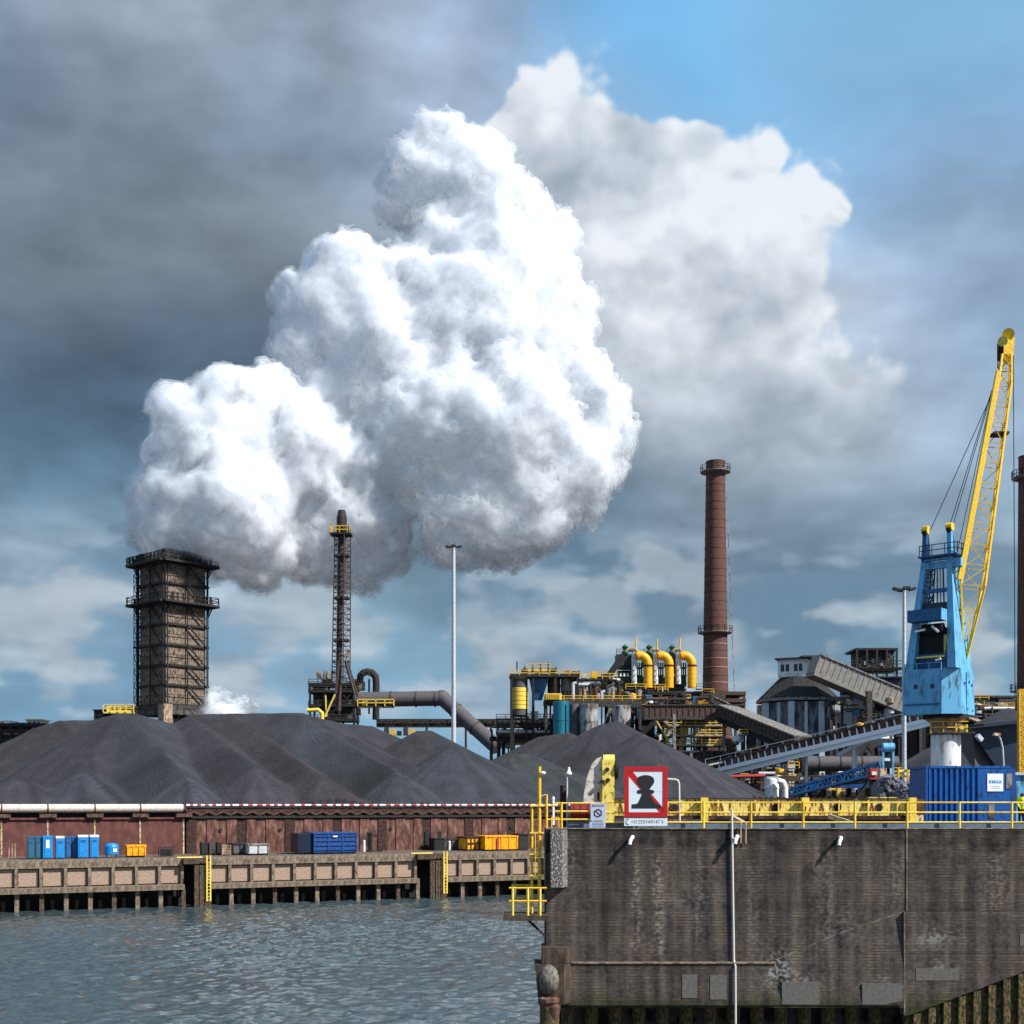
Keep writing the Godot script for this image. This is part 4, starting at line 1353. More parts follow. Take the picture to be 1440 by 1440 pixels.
	for k in 10:
		var xa := 530.0 + k * 24
		part(pb, "truss_bay", MB.new().beam(at(xa, 1012, 360), at(xa + 24, 1012, 360), 0.4).beam(at(xa, 1022, 360), at(xa + 24, 1022, 360), 0.4).beam(at(xa, 1012, 360), at(xa + 24, 1022, 360), 0.25).beam(at(xa, 1012, 360), at(xa, 1022, 360), 0.3).beam(at(xa + 12, 1012, 360), at(xa + 12, 1022, 360), 0.25), "darksteel")
	for k in 3:
		part(pb, "pipe", MB.new().tube(at(530, 1014 + k * 3, 361), at(770, 1014 + k * 3, 361), 0.4, 8), ["steel", "lightsteel", "darksteel"][k])
	for x in [545, 600, 655, 690]:
		part(pb, "trestle", MB.new().beam(Vector3(at(x, 1022, 360).x, DECK, -360), at(x, 1022, 360), 0.6), "darksteel")
	for k in 6:
		part(pb, "valve_house", pbox(MB.new(), 540 + k * 9, 546 + k * 9, 1022 + (k % 3) * 3, 1034, 358, 2), ["steel", "wornrail", "darksteel"][k % 3])


func rack(label: String, px0: float, px1: float, y0: float, y1: float, d: float, n: int) -> void:
	# a crowded rack of pipes, boxes and stands
	var o := thing("pipe_rack", label, "pipe rack", Vector3(at((px0 + px1) / 2, HZ, d).x, DECK, -d - 2))
	var mats := ["steel", "darksteel", "lightsteel", "galv", "beige", "rustdark", "brownsteel", "soot", "white", "wornrail", "bluedark", "darksteel"]
	for k in n:
		var x := lerpf(px0, px1, rng.randf())
		var y := lerpf(y0, y1, rng.randf())
		var dd := d + rng.randf() * 4.0
		var m: String = mats[rng.randi() % mats.size()]
		match k % 5:
			0:
				var p := at(x, y, dd)
				part(o, "stand", MB.new().beam(Vector3(p.x, DECK, p.z), p, 0.3 + rng.randf() * 0.3), "darksteel" if k % 2 else "steel")
			1:
				part(o, "pipe", MB.new().tube(at(x, y, dd), at(minf(x + 8 + rng.randf() * 40, px1), y, dd), 0.15 + rng.randf() * 0.4, 8), m)
			2:
				part(o, "box", pbox(MB.new(), x, minf(x + 3 + rng.randf() * 7, px1 + 4), y, y + 3 + rng.randf() * 9, dd, 1.5), m)
			3:
				part(o, "walkway", pbox(MB.new(), x, minf(x + 10 + rng.randf() * 20, px1 + 4), y, y + 1.2, dd, 1.5), "steel")
				part(o, "walkway_rail", MB.new().rail([at(x, y, dd - 0.1), at(minf(x + 10 + rng.randf() * 20, px1 + 4), y, dd - 0.1)], 1.2, 0.14, 1.8), "wornrail" if k % 4 else "steel")
			4:
				var h := 4.0 + rng.randf() * 9.0
				part(o, "drum", MB.new().lathe(at(x, y + h, dd), [[0.5, 0], [0.9, 0.1], [0.9, h * 0.15], [0, h * 0.18]], 10), m)


func tower_unit(px: float, d: float, label: String, first: bool) -> void:
	var o := thing("filter_tower", label, "tower", Vector3(at(px, 968, d).x, DECK, -d), "filter towers with yellow ducts")
	var w := 13.0 if first else 9.0
	part(o, "upper_casing", pbox(MB.new(), px - w, px + w - 4, 920, 936, d, 5), "greenblack")
	part(o, "waist", pbox(MB.new(), px - w + 3, px + w - 4, 936.2, 950, d + 0.6, 4), "greenblack")
	part(o, "lower_casing", pbox(MB.new(), px - w - 1, px + w + 8, 950.2, 976, d, 5), "greenblack")
	for k in 4:
		part(o, "band", pbox(MB.new(), px - w - 1, px + w - 4, 938 + k * 4, 939 + k * 4, d - 0.3, 0.8), "galv" if k % 2 else "green")
	for k in 3:
		part(o, "white_drum", pbox(MB.new(), px - w + 5 + k * 5, px - w + 7 + k * 5, 947.2, 951, d - 0.6, 0.5), "purewhite")
	part(o, "white_column", MB.new().tube(at(px + w - 1, 962, d - 0.6), at(px + w - 1, 919, d - 0.6), 0.75, 10), "white")
	for k in 5:
		part(o, "column_box", pbox(MB.new(), px + w - 3, px + w + 1, 922 + k * 8, 926 + k * 8, d - 1.5, 0.7), "galv")
	for k in 3:
		part(o, "green_post", MB.new().beam(at(px + w + 3 + k * 3, 966, d), at(px + w + 3 + k * 3, 932, d), 0.35), "green")
	for k in 3:
		part(o, "green_floor", pbox(MB.new(), px + w + 1, px + w + 11, 938 + k * 11, 939.4 + k * 11, d - 0.4, 3), "green")
	var pts := []
	for k in 7:
		var a := PI / 2 * (1.0 - k / 6.0)
		pts.append(at(px + w + 6, 923, d - 1.4) + Vector3(cos(a) * 2.2, sin(a) * 2.2 - 2.0, 0))
	pts.push_front(at(px + w + 3, 923, d - 1.4))
	pts.append(Vector3(pts[pts.size() - 1].x, at(0, 968, d).y, -d + 1.4))
	var dy := part(o, "yellow_duct", MB.new().path(pts, 1.12, 18), "duct")
	part(dy, "duct_ring", MB.new().tube(pts[pts.size() - 2] + Vector3(0, -0.2, 0), pts[pts.size() - 2] + Vector3(0, -0.6, 0), 1.25, 18), "darksteel")
	part(o, "roof_pipe", MB.new().path([at(px - 4, 921, d), at(px + 2, 914, d), at(px + w, 913, d), at(px + w + 5, 918, d)], 0.5, 8), "beige")
	part(o, "roof_valve", MB.new().lathe(at(px - 1, 920, d), [[0.7, 0], [0.9, 0.4], [0.4, 1.2], [0.9, 1.8], [0.3, 2.4], [0, 2.5]], 10), "green")
	part(o, "vent_stick", MB.new().tube(at(px + w + 1, 919, d), at(px + w + 1, 896 + rng.randf() * 3, d), 0.22, 6), "wornrail")
	part(o, "roof_rail", MB.new().rail([at(px - w, 920, d - 0.2), at(px + w - 3, 920, d - 0.2)], 1.3, 0.14, 1.6), "green")


func plant_middle() -> void:
	# tall tank with yellow bands
	var bt := vessel("dark tank with a yellow ribbed lower half under the yellow railed roof walk", "banded_tank", 731, 22, 950, 1006, 318, "ductgrey", "tank", 0.05, false)
	var by := at(731, 1004, 318)
	for k in 5:
		part(bt, "yellow_band", MB.new().lathe(by, [[1.95, 1.1 + k * 1.08], [2.08, 1.16 + k * 1.08], [2.08, 2.04 + k * 1.08], [1.95, 2.1 + k * 1.08]], 24), "yellow")
	part(bt, "top_band", MB.new().lathe(by, [[1.96, 8.7], [2.06, 8.74], [2.06, 9.2], [1.96, 9.24]], 24), "yellow")
	for k in 2:
		part(bt, "leg", MB.new().beam(Vector3(by.x - 1.6 + k * 3.2, DECK, by.z + 1.0), by + Vector3(-1.6 + k * 3.2, 0, 1.0), 0.5), "darksteel")
	var top := frame("yellow railed roof walk on dark columns above the banded tank", "roof_walk", 719, 812, [950], 316, 5, 4, "darksteel", "wornrail", 0.6)
	part(top, "upper_deck", pbox(MB.new(), 742, 774, 941, 944, 317, 4), "worn")
	part(top, "upper_rail", MB.new().rail([at(742, 941, 316.8), at(774, 941, 316.8)], 1.4, 0.16, 1.8), "wornrail")
	for k in 6:
		part(top, "vent_stick", MB.new().tube(at(727 + k * 11, 944, 317), at(727 + k * 11, 930 + (k * 7) % 9, 317), 0.2, 6), "steel")
	for k in 4:
		part(top, "roof_machine", pbox(MB.new(), 733 + k * 20, 742 + k * 20, 940 + (k % 2) * 3, 949, 317.5, 3), ["beige", "wornrail", "greenblack", "beige"][k])
	part(top, "hopper", MB.new().hull6([at(750, 985, 318), at(762, 985, 318), at(762, 985, 321), at(750, 985, 321)], [at(744, 954, 317), at(772, 954, 317), at(772, 954, 322), at(744, 954, 322)]), "bluedark")
	vessel("brown grey vessel right of the blue hopper, above the worn yellow box", "vessel", 779, 18, 950, 978, 320, "steel")
	vessel("pale grey vessel on the railed platform, left of the white pipes", "vessel", 797, 17, 950, 982, 321, "silo")
	# long railed platform
	var pl := frame("long railed platform running from the teal tank to the filter towers", "platform", 768, 900, [986], 314, 9, 7, "steel", "wornrail", 0.7)
	part(pl, "edge_girder", pbox(MB.new(), 786, 902, 985, 994, 313, 0.8), "steel")
	part(pl, "yellow_box", pbox(MB.new(), 766, 790, 975, 984, 312.6, 3), "worn")
	for k in 7:
		part(pl, "box_rib", pbox(MB.new(), 768 + k * 3, 769 + k * 3, 975.5, 983.5, 312.3, 0.28), "wornrail")
	for k in 9:
		var x := 806 + k * 8
		part(pl, "pipe_stand", MB.new().path([at(x, 984, 316), at(x, 962 + (k * 5) % 13, 316), at(x + 5, 960 + (k * 5) % 13, 316)], 0.45, 8), ["galv", "steel", "beige", "darksteel", "rust"][k % 5])
	for k in 6:
		part(pl, "equipment", pbox(MB.new(), 812 + k * 9, 818 + k * 9, 966 + (k * 7) % 12, 984, 318, 2), ["beige", "steel", "rustdark", "galv", "bluedark", "beige"][k])
	part(pl, "upper_walk", pbox(MB.new(), 806, 868, 955, 957, 317, 3), "darksteel")
	part(pl, "upper_rail", MB.new().rail([at(806, 955, 316.8), at(868, 955, 316.8)], 1.4, 0.16, 1.8), "wornrail")
	for k in 4:
		part(pl, "upper_machine", pbox(MB.new(), 804 + k * 14, 812 + k * 14, 944 + (k % 2) * 3, 954.8, 317.5, 2), ["steel", "galv", "wornrail", "rustdark"][k])
	for p in [[846, 1030, 858, 994], [870, 994, 858, 1024], [878, 1034, 858, 994]]:
		part(pl, "strut", MB.new().beam(at(p[0], p[1], 312.4), at(p[2], p[3], 312.4), 0.4), "lightsteel")
	# tanks beneath
	var te := vessel("tall teal tank behind the crest of the steep ore heap", "teal_tank", 789, 23, 986, 1040, 308, "teal", "tank", 0.05, false)
	part(te, "ladder_rail", MB.new().beam(at(799, 1040, 306), at(799, 988, 306), 0.3), "teal")
	vessel("brown grey silo between the teal tank and the pale silo", "silo", 807, 14, 990, 1040, 310, "ductgrey", "silo", 0.05, false)
	vessel("pale grey silo just left of the white struts under the platform", "silo", 828, 26, 990, 1040, 309, "silo", "silo", 0.05, false)
	vessel("pale grey silo behind the white diagonal struts", "silo", 874, 26, 992, 1050, 309, "silo", "silo", 0.05, false)
	var bh := thing("blue_hopper_house", "blue cladding box under the right end of the railed platform", "hopper", at(907, 1010, 316))
	part(bh, "cladding", pbox(MB.new(), 896, 921, 994, 1010, 316, 5), "bluedark")
	part(bh, "front_panel", pbox(MB.new(), 903, 912, 994.2, 1010, 315.4, 0.5), "blue")
	part(bh, "dark_base", pbox(MB.new(), 898, 920, 1010.2, 1060, 317, 5), "black")
	# low left decks by the banded tank
	var ld := frame("low grey decks at the foot of the banded tank", "low_deck", 700, 775, [1040, 1030, 1020, 1012], 322, 6, 5, "steel", "lightsteel", 0.5)
	for k in 4:
		part(ld, "pipe", MB.new().tube(at(700, 1015 + k * 7, 321), at(775, 1015 + k * 7, 321), 0.4, 8), ["lightsteel", "steel", "galv", "darksteel"][k])
	part(ld, "white_pump_house", pbox(MB.new(), 746, 757, 1000, 1012, 321, 2), "white")
	# belt up to the towers
	var bt2 := thing("inclined_conveyor", "short dark conveyor rising to the left filter tower", "conveyor", at(850, 968, 322))
	part(bt2, "gallery", MB.new().beam(at(848, 962, 322), at(876, 922, 322), 1.8, 1.6), "darksteel")
	part(bt2, "trestle", MB.new().beam(Vector3(at(852, 960, 322).x, DECK, -322), at(852, 958, 322), 0.5), "darksteel")
	part(bt2, "tie", pbox(MB.new(), 836, 864, 955, 957, 322, 1.5), "darksteel")
	rack("crowded rack of pipes and boxes behind the dark silo pair left of the filter towers", 800, 872, 950, 984, 324, 60)
	rack("pipes, stands and boxes heaped under the filter towers", 866, 940, 978, 1040, 322, 70)
	rack("rows of small machines on top of the level conveyor's table", 870, 1000, 968, 998, 320, 60)
	rack("clutter of dim pipes between the banded tank and the sloping gas duct", 690, 780, 1008, 1046, 326, 60)
	tower_unit(880, 326, "left filter tower, widest dark casing, with a bent yellow duct", true)
	tower_unit(914, 328, "middle of the three filter towers with yellow ducts", false)
	tower_unit(946, 330, "right filter tower, its yellow duct nearest the brick chimney", false)
	# the frame they stand on
	var st := frame("brown steel table carrying the filter towers and the level conveyor", "tower_table", 866, 1046, [1000, 985, 975], 328, 12, 7, "brownsteel", "", 0.7)
	for k in 3:
		part(st, "cross_beam", MB.new().beam(at(944 + k * 6, 1002, 326), at(950 + (k % 2) * 8, 974, 326), 0.5), "lightsteel")
	part(st, "long_girder", pbox(MB.new(), 870, 1000, 973, 977, 325.6, 0.6), "darksteel")
	for k in 8:
		part(st, "machine", pbox(MB.new(), 876 + k * 20, 888 + k * 20, 977.5 + (k % 3) * 2, 999, 332 - (k % 2) * 4, 3), ["steel", "darksteel", "soot", "rustdark"][k % 4])
	var yf := frame("yellow railed steel storeys under the level conveyor", "railed_frame", 938, 1018, [1048, 1034, 1020, 1007], 312, 7, 5, "cream", "yellow", 0.35)
	for k in 5:
		part(yf, "equipment", pbox(MB.new(), 946 + k * 14, 954 + k * 14, 1010 + (k * 11) % 26, 1033, 315, 2), ["green", "yellow", "darksteel", "duct", "galv"][k])
	part(yf, "back_sheet", pbox(MB.new(), 940, 1018, 1008, 1019, 317, 0.2), "soot")
	for k in 2:
		part(yf, "stair", MB.new().beam(at(916 + k * 4, 1000 + k * 8, 311), at(944, 1026 + k * 24, 311), 1.3, 0.3), ["steel", "worn"][k])
	var co := thing("cone_base", "round dark brick base beneath the tall chimney", "base", Vector3(at(1006, HZ, 341).x, DECK, -341))
	part(co, "wall", MB.new().lathe(Vector3(at(1006, HZ, 341).x, DECK, -341), [[9.2, 0], [7.6, 12], [5.6, 21], [4.4, 24]], 24), "brick")
	part(co, "dark_skirt", MB.new().lathe(Vector3(at(1006, HZ, 341).x, DECK, -341), [[10.4, 0], [9.8, 6.5], [9.3, 6.5]], 24), "soot")


func conveyor(called: String, label: String, a: Vector3, b: Vector3, w: float, h: float, bays: int, m_side: String, m_roof: String, m_low: String) -> Node3D:
	# a covered belt bridge: side sheets, a roof, a bottom flange and ribs
	var o := thing(called, label, "conveyor", a.lerp(b, 0.5))
	var d := (b - a).normalized()
	var s := d.cross(Vector3.UP).normalized()
	var u := s.cross(d).normalized()
	for k in bays:
		var p := a.lerp(b, float(k) / bays)
		var q := a.lerp(b, (k + 0.985) / bays)
		part(o, "side_sheet", MB.new().box((p + q) / 2, Vector3(w, h, p.distance_to(q)), Basis(s, u, -d)), m_side)
		var rib := MB.new()
		for j in 2:
			var r := p.lerp(q, j * 0.5)
			rib.box(r, Vector3(w + 0.3, h + 0.1, 0.22), Basis(s, u, -d))
		part(o, "rib", rib, m_low)
	part(o, "roof", MB.new().box((a + b) / 2 + u * (h / 2 + 0.16), Vector3(w + 0.7, 0.3, a.distance_to(b)), Basis(s, u, -d)), m_roof)
	part(o, "bottom_flange", MB.new().box((a + b) / 2 - u * (h / 2 + 0.35), Vector3(w + 0.6, 0.68, a.distance_to(b)), Basis(s, u, -d)), m_low)
	return o


func plant_right() -> void:
	chimney(1006, 651, 342, 26, 36, 980, "tall brown banded brick chimney with two balconies, right of the yellow ducts", [664, 890])
	var lc := conveyor("level_conveyor", "level rusty conveyor bridge in front of the tall chimney's foot", at(905, 1001, 305), at(1046, 1001, 305), 4, 2.6, 9, "brownsteel", "steel", "steel")
	part(lc, "corner_house", pbox(MB.new(), 1000, 1020, 976, 994, 306, 4), "steel")
	part(lc, "pale_roof", MB.new().beam(at(1004, 981, 304), at(1026, 991, 304), 3, 0.3), "lightsteel")
	for k in 2:
		part(lc, "trestle", MB.new().beam(Vector3(at(1018 - k * 70, 1004, 305).x, DECK, -303), at(1018 - k * 70, 1004, 303), 0.7), "lightsteel")
	var dc := conveyor("sloping_conveyor", "rust brown conveyor sloping down right from the chimney to the white conveyor", at(1020, 998, 303), at(1128, 1042, 280), 4.5, 1.8, 10, "brownsteel", "lightsteel", "steel")
	part(dc, "belt_underside", MB.new().beam(at(1020, 1010, 303.5), at(1112, 1048, 283), 4.4, 2.0), "black")
	for k in 3:
		part(dc, "trestle", MB.new().beam(Vector3(at(1044 + k * 28, HZ, 298 - k * 6).x, DECK, -298 + k * 6), at(1044 + k * 28, 1010 + k * 11, 298 - k * 6), 0.6), "steel")
	# coal tower with its hipped roof
	var d := 300.0
	var s := d / F
	var c := at(1122, HZ, d + 9)
	var ct := thing("coal_tower", "grey coal tower with a black hipped roof and a white windowed house on top", "building", Vector3(c.x, DECK, c.z))
	var yy := func(py: float) -> float: return EYE + (HZ - py) * s
	var ring := func(rx: float, py: float) -> Array:
		var out := []
		for k in 8:
			var a := TAU * (k + 0.5) / 8
			out.append(Vector3(c.x + cos(a) * rx * s, yy.call(py), c.z + sin(a) * rx * s))
		return out
	var low: Array = ring.call(56, 1130)
	var hi: Array = ring.call(54, 986)
	for k in 8:
		var j := (k + 1) % 8
		var mb := MB.new()
		for h in 2:
			var f0 := 0.06 + h * 0.46
			var f1 := 0.48 + h * 0.46
			mb.quad(low[k].lerp(low[j], f0), low[k].lerp(low[j], f1), hi[k].lerp(hi[j], f1), hi[k].lerp(hi[j], f0))
		part(ct, "wall_panel", mb, "coalwall")
		part(ct, "buttress", MB.new().beam(low[k] + (low[k] - Vector3(c.x, low[k].y, c.z)) * 0.02, hi[k] + (hi[k] - Vector3(c.x, hi[k].y, c.z)) * 0.02, 1.3), "galv")
		part(ct, "buttress", MB.new().beam(low[k].lerp(low[j], 0.5), hi[k].lerp(hi[j], 0.5), 0.7), "galv")
	part(ct, "inner_wall", MB.new().hull6(ring.call(53, 1130), ring.call(51, 985)), "coalwall")
	part(ct, "eaves", MB.new().hull6(ring.call(61, 984), ring.call(61, 980)), "lightsteel")
	part(ct, "roof", MB.new().hull6(ring.call(60, 979.5), ring.call(27, 948)), "roofdark")
	var hs := MB.new()
	var hb := Basis(Vector3.UP, deg_to_rad(-24.0))
	var hc := Vector3(at(1118, HZ, d + 9).x, (yy.call(948) + yy.call(923)) / 2, c.z)
	hs.box(hc, Vector3(7.0, yy.call(923) - yy.call(948), 6.0), hb)
	var house := part(ct, "top_house", hs, "white")
	part(house, "top_house_roof", MB.new().box(hc + Vector3(0, (yy.call(923) - yy.call(948)) / 2 + 0.2, 0), Vector3(8.2, 0.38, 7.4), hb), "steel")
	for k in 4:
		var off: float = [-2.4, -1.2, 0.8, 1.9][k]
		part(house, "window", MB.new().box(hc + hb * Vector3(off, 0.1, 3.02), Vector3(0.8, 1.7, 0.1), hb), "window")
	# gallery from the top house down to the right
	var g := conveyor("covered_gallery", "long grey covered gallery sloping down right from the coal tower to the blue crane", at(1144, 935, 296), at(1300, 1001, 300), 5.0, 4.2, 10, "gallery", "lightsteel", "gallery")
	part(g, "flat_roof", pbox(MB.new(), 1128, 1164, 921.5, 923.5, 303, 5), "steel")
	part(g, "trestle", MB.new().beam(Vector3(at(1222, HZ, 285).x, DECK, -285), at(1222, 972, 285), 1.2), "steel")
	# black screening house
	var sh := thing("screening_house", "black steel screening house with open galleries behind the grey gallery", "building", Vector3(at(1234, HZ, 330).x, DECK, -334))
	part(sh, "lower_wall", pbox(MB.new(), 1198, 1272, 953, 1130, 331, 12), "navy")
	part(sh, "upper_wall", pbox(MB.new(), 1208, 1258, 914, 940, 333, 8), "soot")
	part(sh, "roof", pbox(MB.new(), 1204, 1263, 911, 914, 331, 11), "darksteel")
	for k in 2:
		part(sh, "gallery_floor", pbox(MB.new(), 1197, 1272, 938 + k * 13, 940 + k * 13, 329, 14), "darksteel")
		part(sh, "gallery_rail", MB.new().rail([at(1197, 938 + k * 13, 328.8), at(1272, 938 + k * 13, 328.8)], 1.6, 0.16, 2.4), "darksteel")
	for k in 5:
		part(sh, "post", MB.new().beam(at(1205 + k * 14, 953, 330), at(1205 + k * 14, 913, 330), 0.5), "darksteel")
	for k in 4:
		part(sh, "window", pbox(MB.new(), 1215 + k * 11, 1220 + k * 11, [929, 926, 932, 918][k], [935, 931, 936, 923][k], 332.6, 0.3), "silo")
	# white ribbed conveyor in front
	var wc := conveyor("white_conveyor", "rusty conveyor with a white ribbed lower edge rising right to the blue crane", at(1000, 1080, 238), at(1318, 1004, 214), 4.0, 1.1, 16, "rust", "brownsteel", "purewhite")
	var rl := MB.new()
	for k in 60:
		var p := at(1000, 1080, 238).lerp(at(1318, 1004, 214), k / 60.0)
		rl.beam(p + Vector3(0, -0.4, 2.3), p + Vector3(0.25, 0.9, 2.3), 0.14)
	part(wc, "edge_stiffeners", rl, "beige")
	part(wc, "lower_edge", MB.new().beam(at(1006, 1091, 236), at(1318, 1014, 212), 0.3, 1.0), "purewhite")
	part(wc, "hand_rail", MB.new().rail([at(992, 1074, 236), at(1318, 999, 212)], 0.8, 0.1, 3.0, 1), "white")
	part(wc, "foot_plate", MB.new().beam(at(985, 1079, 237), at(1018, 1072, 236), 4, 0.3), "white")
	for k in [[1134, 1056, 228], [1200, 1042, 222], [1253, 1026, 218]]:
		part(wc, "trestle", MB.new().beam(Vector3(at(k[0], HZ, k[2]).x, DECK, -k[2]), at(k[0], k[1], k[2]), 0.42), "galv")
	var sb := conveyor("short_conveyor", "short dim conveyor below the right end of the white ribbed one", at(1190, 1056, 235), at(1242, 1030, 225), 3.4, 0.8, 3, "steel", "timber", "galv")
	part(sb, "trestle", MB.new().beam(at(1226, 1060, 228), at(1212, 1040, 230), 0.25).beam(at(1212, 1060, 228), at(1228, 1040, 228), 0.25), "lightsteel")
	part(sb, "leg", MB.new().beam(Vector3(at(1203, HZ, 230).x, DECK, -230), at(1203, 1052, 230), 0.5), "galv")
	rack("dim pipework behind the black underside of the sloping conveyor", 1020, 1130, 1030, 1090, 292, 60)
	rack("pale and rusty pipework right of the coal tower under the grey gallery", 1160, 1275, 975, 1040, 296, 70)
	rack("jumbled plant low behind the blue loader, over the yellow girder", 1100, 1300, 1082, 1122, 236, 80)
	rack("cluttered pipes low behind the white shouldered tank", 1040, 1120, 1066, 1112, 246, 40)
	rack("small plant and pipes below the far grey works right of the crane", 1362, 1436, 984, 1012, 340, 40)
	# dim halls and ducts that close the view below the bridges
	for b in [[930, 1062, 1058, 1130, 300, "soot", "dark low hall behind the steep ore heap's right slope"], [1062, 1240, 1030, 1130, 318, "soot", "sooty hall behind the crossing conveyors"], [1240, 1300, 1020, 1130, 320, "ductgrey", "plain grey brown hall behind the thin light mast"], [1288, 1372, 1010, 1130, 300, "black", "black hall behind the crane's white column"]]:
		var h := thing("works_hall", b[6], "building", Vector3(at((b[0] + b[1]) / 2.0, HZ, b[4]).x, DECK, -b[4] - 5))
		part(h, "wall", pbox(MB.new(), b[0], b[1], b[2], b[3] + 30, b[4], 12), b[5])
		part(h, "roof", pbox(MB.new(), b[0] - 2, b[1] + 2, b[2] - 2.5, b[2] - 0.1, b[4] - 0.5, 13), "steel")
		for k in int((b[1] - b[0]) / 18):
			part(h, "column", MB.new().beam(Vector3(at(b[0] + 6 + k * 18, HZ, b[4]).x, DECK, -b[4] + 0.4), at(b[0] + 6 + k * 18, b[2], b[4] - 0.4), 0.6), ["steel", "darksteel", "lightsteel"][k % 3])
	var pd := thing("ground_duct", "fat level grey duct low behind the blue loader", "duct", at(1180, 1100, 250))
	part(pd, "pipe", MB.new().tube(at(1130, 1074, 250), at(1262, 1074, 250), 1.5, 16), "ductgrey")
	for k in 5:
		part(pd, "saddle", MB.new().beam(Vector3(at(1140 + k * 26, HZ, 250).x, DECK, -250), at(1140 + k * 26, 1080, 250), 0.9), "steel")
	for k in 4:
		part(pd, "flange", MB.new().tube(at(1150 + k * 30, 1074, 250), at(1151.5 + k * 30, 1074, 250), 1.62, 16), "steel")
	var tan_ := thing("tan_beam", "long tan girder low behind the blue loader", "girder", at(1150, 1096, 244))
	part(tan_, "girder", pbox(MB.new(), 1092, 1240, 1091, 1098, 244, 1.2), "timber")
	for k in 7:
		part(tan_, "leg", MB.new().beam(Vector3(at(1098 + k * 23, HZ, 244).x, DECK, -244.6), at(1098 + k * 23, 1098, 244) - Vector3(0, 0, 0.6), 0.5), "steel")
	var rp := thing("red_pipe", "thin faded red pipe level behind the right foot of the steep heap", "pipe", at(1042, 1094, 240))
	part(rp, "pipe", MB.new().tube(at(1000, 1093, 240), at(1076, 1091, 240), 0.36, 10), "redpaint")
	for k in 3:
		part(rp, "post", MB.new().beam(Vector3(at(1022 + k * 24, HZ, 240).x, DECK, -240), at(1022 + k * 24, 1093, 240), 0.25), "steel")
	var wh := vessel("white square shouldered tank right of the steep heap's foot", "white_tank", 1085, 20, 1094, 1122, 215, "white")
	part(wh, "side_pipe", MB.new().path([at(1094, 1098, 213), at(1101, 1100, 213), at(1104, 1108, 213), at(1104, 1122, 213)], 0.5, 10), "white")
	part(wh, "lid", MB.new().box(at(1085, 1093.5, 215), Vector3(2.0, 0.3, 2.0)), "galv")
	# blue loader
	var bl := thing("blue_loader", "long blue mobile loader with a dark boom, low behind the yellow girder", "machine", Vector3(at(1180, HZ, 190).x, DECK, -190))
	part(bl, "boom", MB.new().lattice(at(1112, 1114, 190), at(1238, 1080, 186), Vector3(0, 0.2, 1), 1.0, 1.5, 14, 0.34, 0.2), "bluedark")
	part(bl, "boom_cover", MB.new().beam(at(1138, 1107, 189), at(1196, 1090, 188), 1.2, 0.5), "container")
	part(bl, "body", pbox(MB.new(), 1182, 1236, 1090, 1108, 191, 4), "navybox")
	part(bl, "belt", MB.new().beam(at(1168, 1102, 188), at(1222, 1098, 188), 1.4, 0.7), "ductgrey")
	part(bl, "stair", MB.new().beam(at(1204, 1122, 186), at(1228, 1090, 186), 1.0, 0.3), "darksteel")
	for k in 4:
		part(bl, "wheel", MB.new().tube(at(1150 + k * 22, 1128, 189), at(1150 + k * 22, 1128, 190), 1.0, 14), "black")
	for k in 12:
		part(bl, "machinery", pbox(MB.new(), 1150 + k * 7, 1155 + k * 7, 1106 + (k * 5) % 9, 1124, 192 - (k % 3), 1.2), ["steel", "rustdark", "cream", "darksteel", "worn"][k % 5])
	var rc := thing("red_cabin", "small red and white machine beside the blue loader", "machine", Vector3(at(1229, HZ, 180).x, DECK, -180))
	part(rc, "casing", pbox(MB.new(), 1224, 1235, 1080, 1096, 180, 1.5), "redpaint")
	part(rc, "white_band", pbox(MB.new(), 1226, 1233, 1085, 1090, 179.8, 0.19), "white")
	part(rc, "stand", pbox(MB.new(), 1225, 1234, 1096.2, 1180, 180.4, 1.0), "darksteel")
	var bc := thing("blue_kiosk", "little light blue roofed cabin on posts left of the thin light mast", "kiosk", Vector3(at(1249, HZ, 200).x, DECK, -200))
	part(bc, "roof", MB.new().tube(at(1241, 1051, 200), at(1257, 1051, 200), 0.7, 12), "blue")
	part(bc, "roof_box", pbox(MB.new(), 1241, 1257, 1051, 1055, 199.6, 2), "blue")
	for x in [1242, 1256]:
		part(bc, "post", MB.new().beam(Vector3(at(x, HZ, 199.8).x, DECK, -199.8), at(x, 1055, 199.8), 0.3), "blue")
	part(bc, "counter", pbox(MB.new(), 1243, 1252, 1066, 1070, 199.8, 1), "white")
	part(bc, "dark_inside", pbox(MB.new(), 1243, 1256, 1056, 1080, 201, 0.3), "navy")
	# grey heap of blocks beside the container
	var mb := MB.new()
	for k in 900:
		var u := rng.randf()
		var p := at(1240 + u * 62, 1128 - rng.randf() * (30 + 6 * sin(u * 9.0)), 96 - rng.randf() * 5)
		mb.box(p, Vector3(0.34, 0.26, 0.34) * (0.5 + rng.randf()), Basis.from_euler(Vector3(rng.randf(), rng.randf() * 3, rng.randf())))
	mb.box(at(1271, 1122, 95) + Vector3(0, -0.6, -0.8), Vector3(3.2, 3.6, 3.0))
	var gh := single("rubble_heap", "mottled grey heap of broken blocks left of the blue container", "rubble", mb, "greyheap", Vector3(at(1271, HZ, 95).x, 10.4, -95))
	tag(gh, "", "", "", "stuff")
	var hz := thing("hazard_rail", "orange and yellow barrier behind the mottled grey heap", "barrier", at(1290, 1100, 104))
	part(hz, "rail", pbox(MB.new(), 1262, 1304, 1082, 1086, 104, 0.2), "worn")
	part(hz, "rail", pbox(MB.new(), 1262, 1304, 1090, 1093, 104, 0.2), "worn")
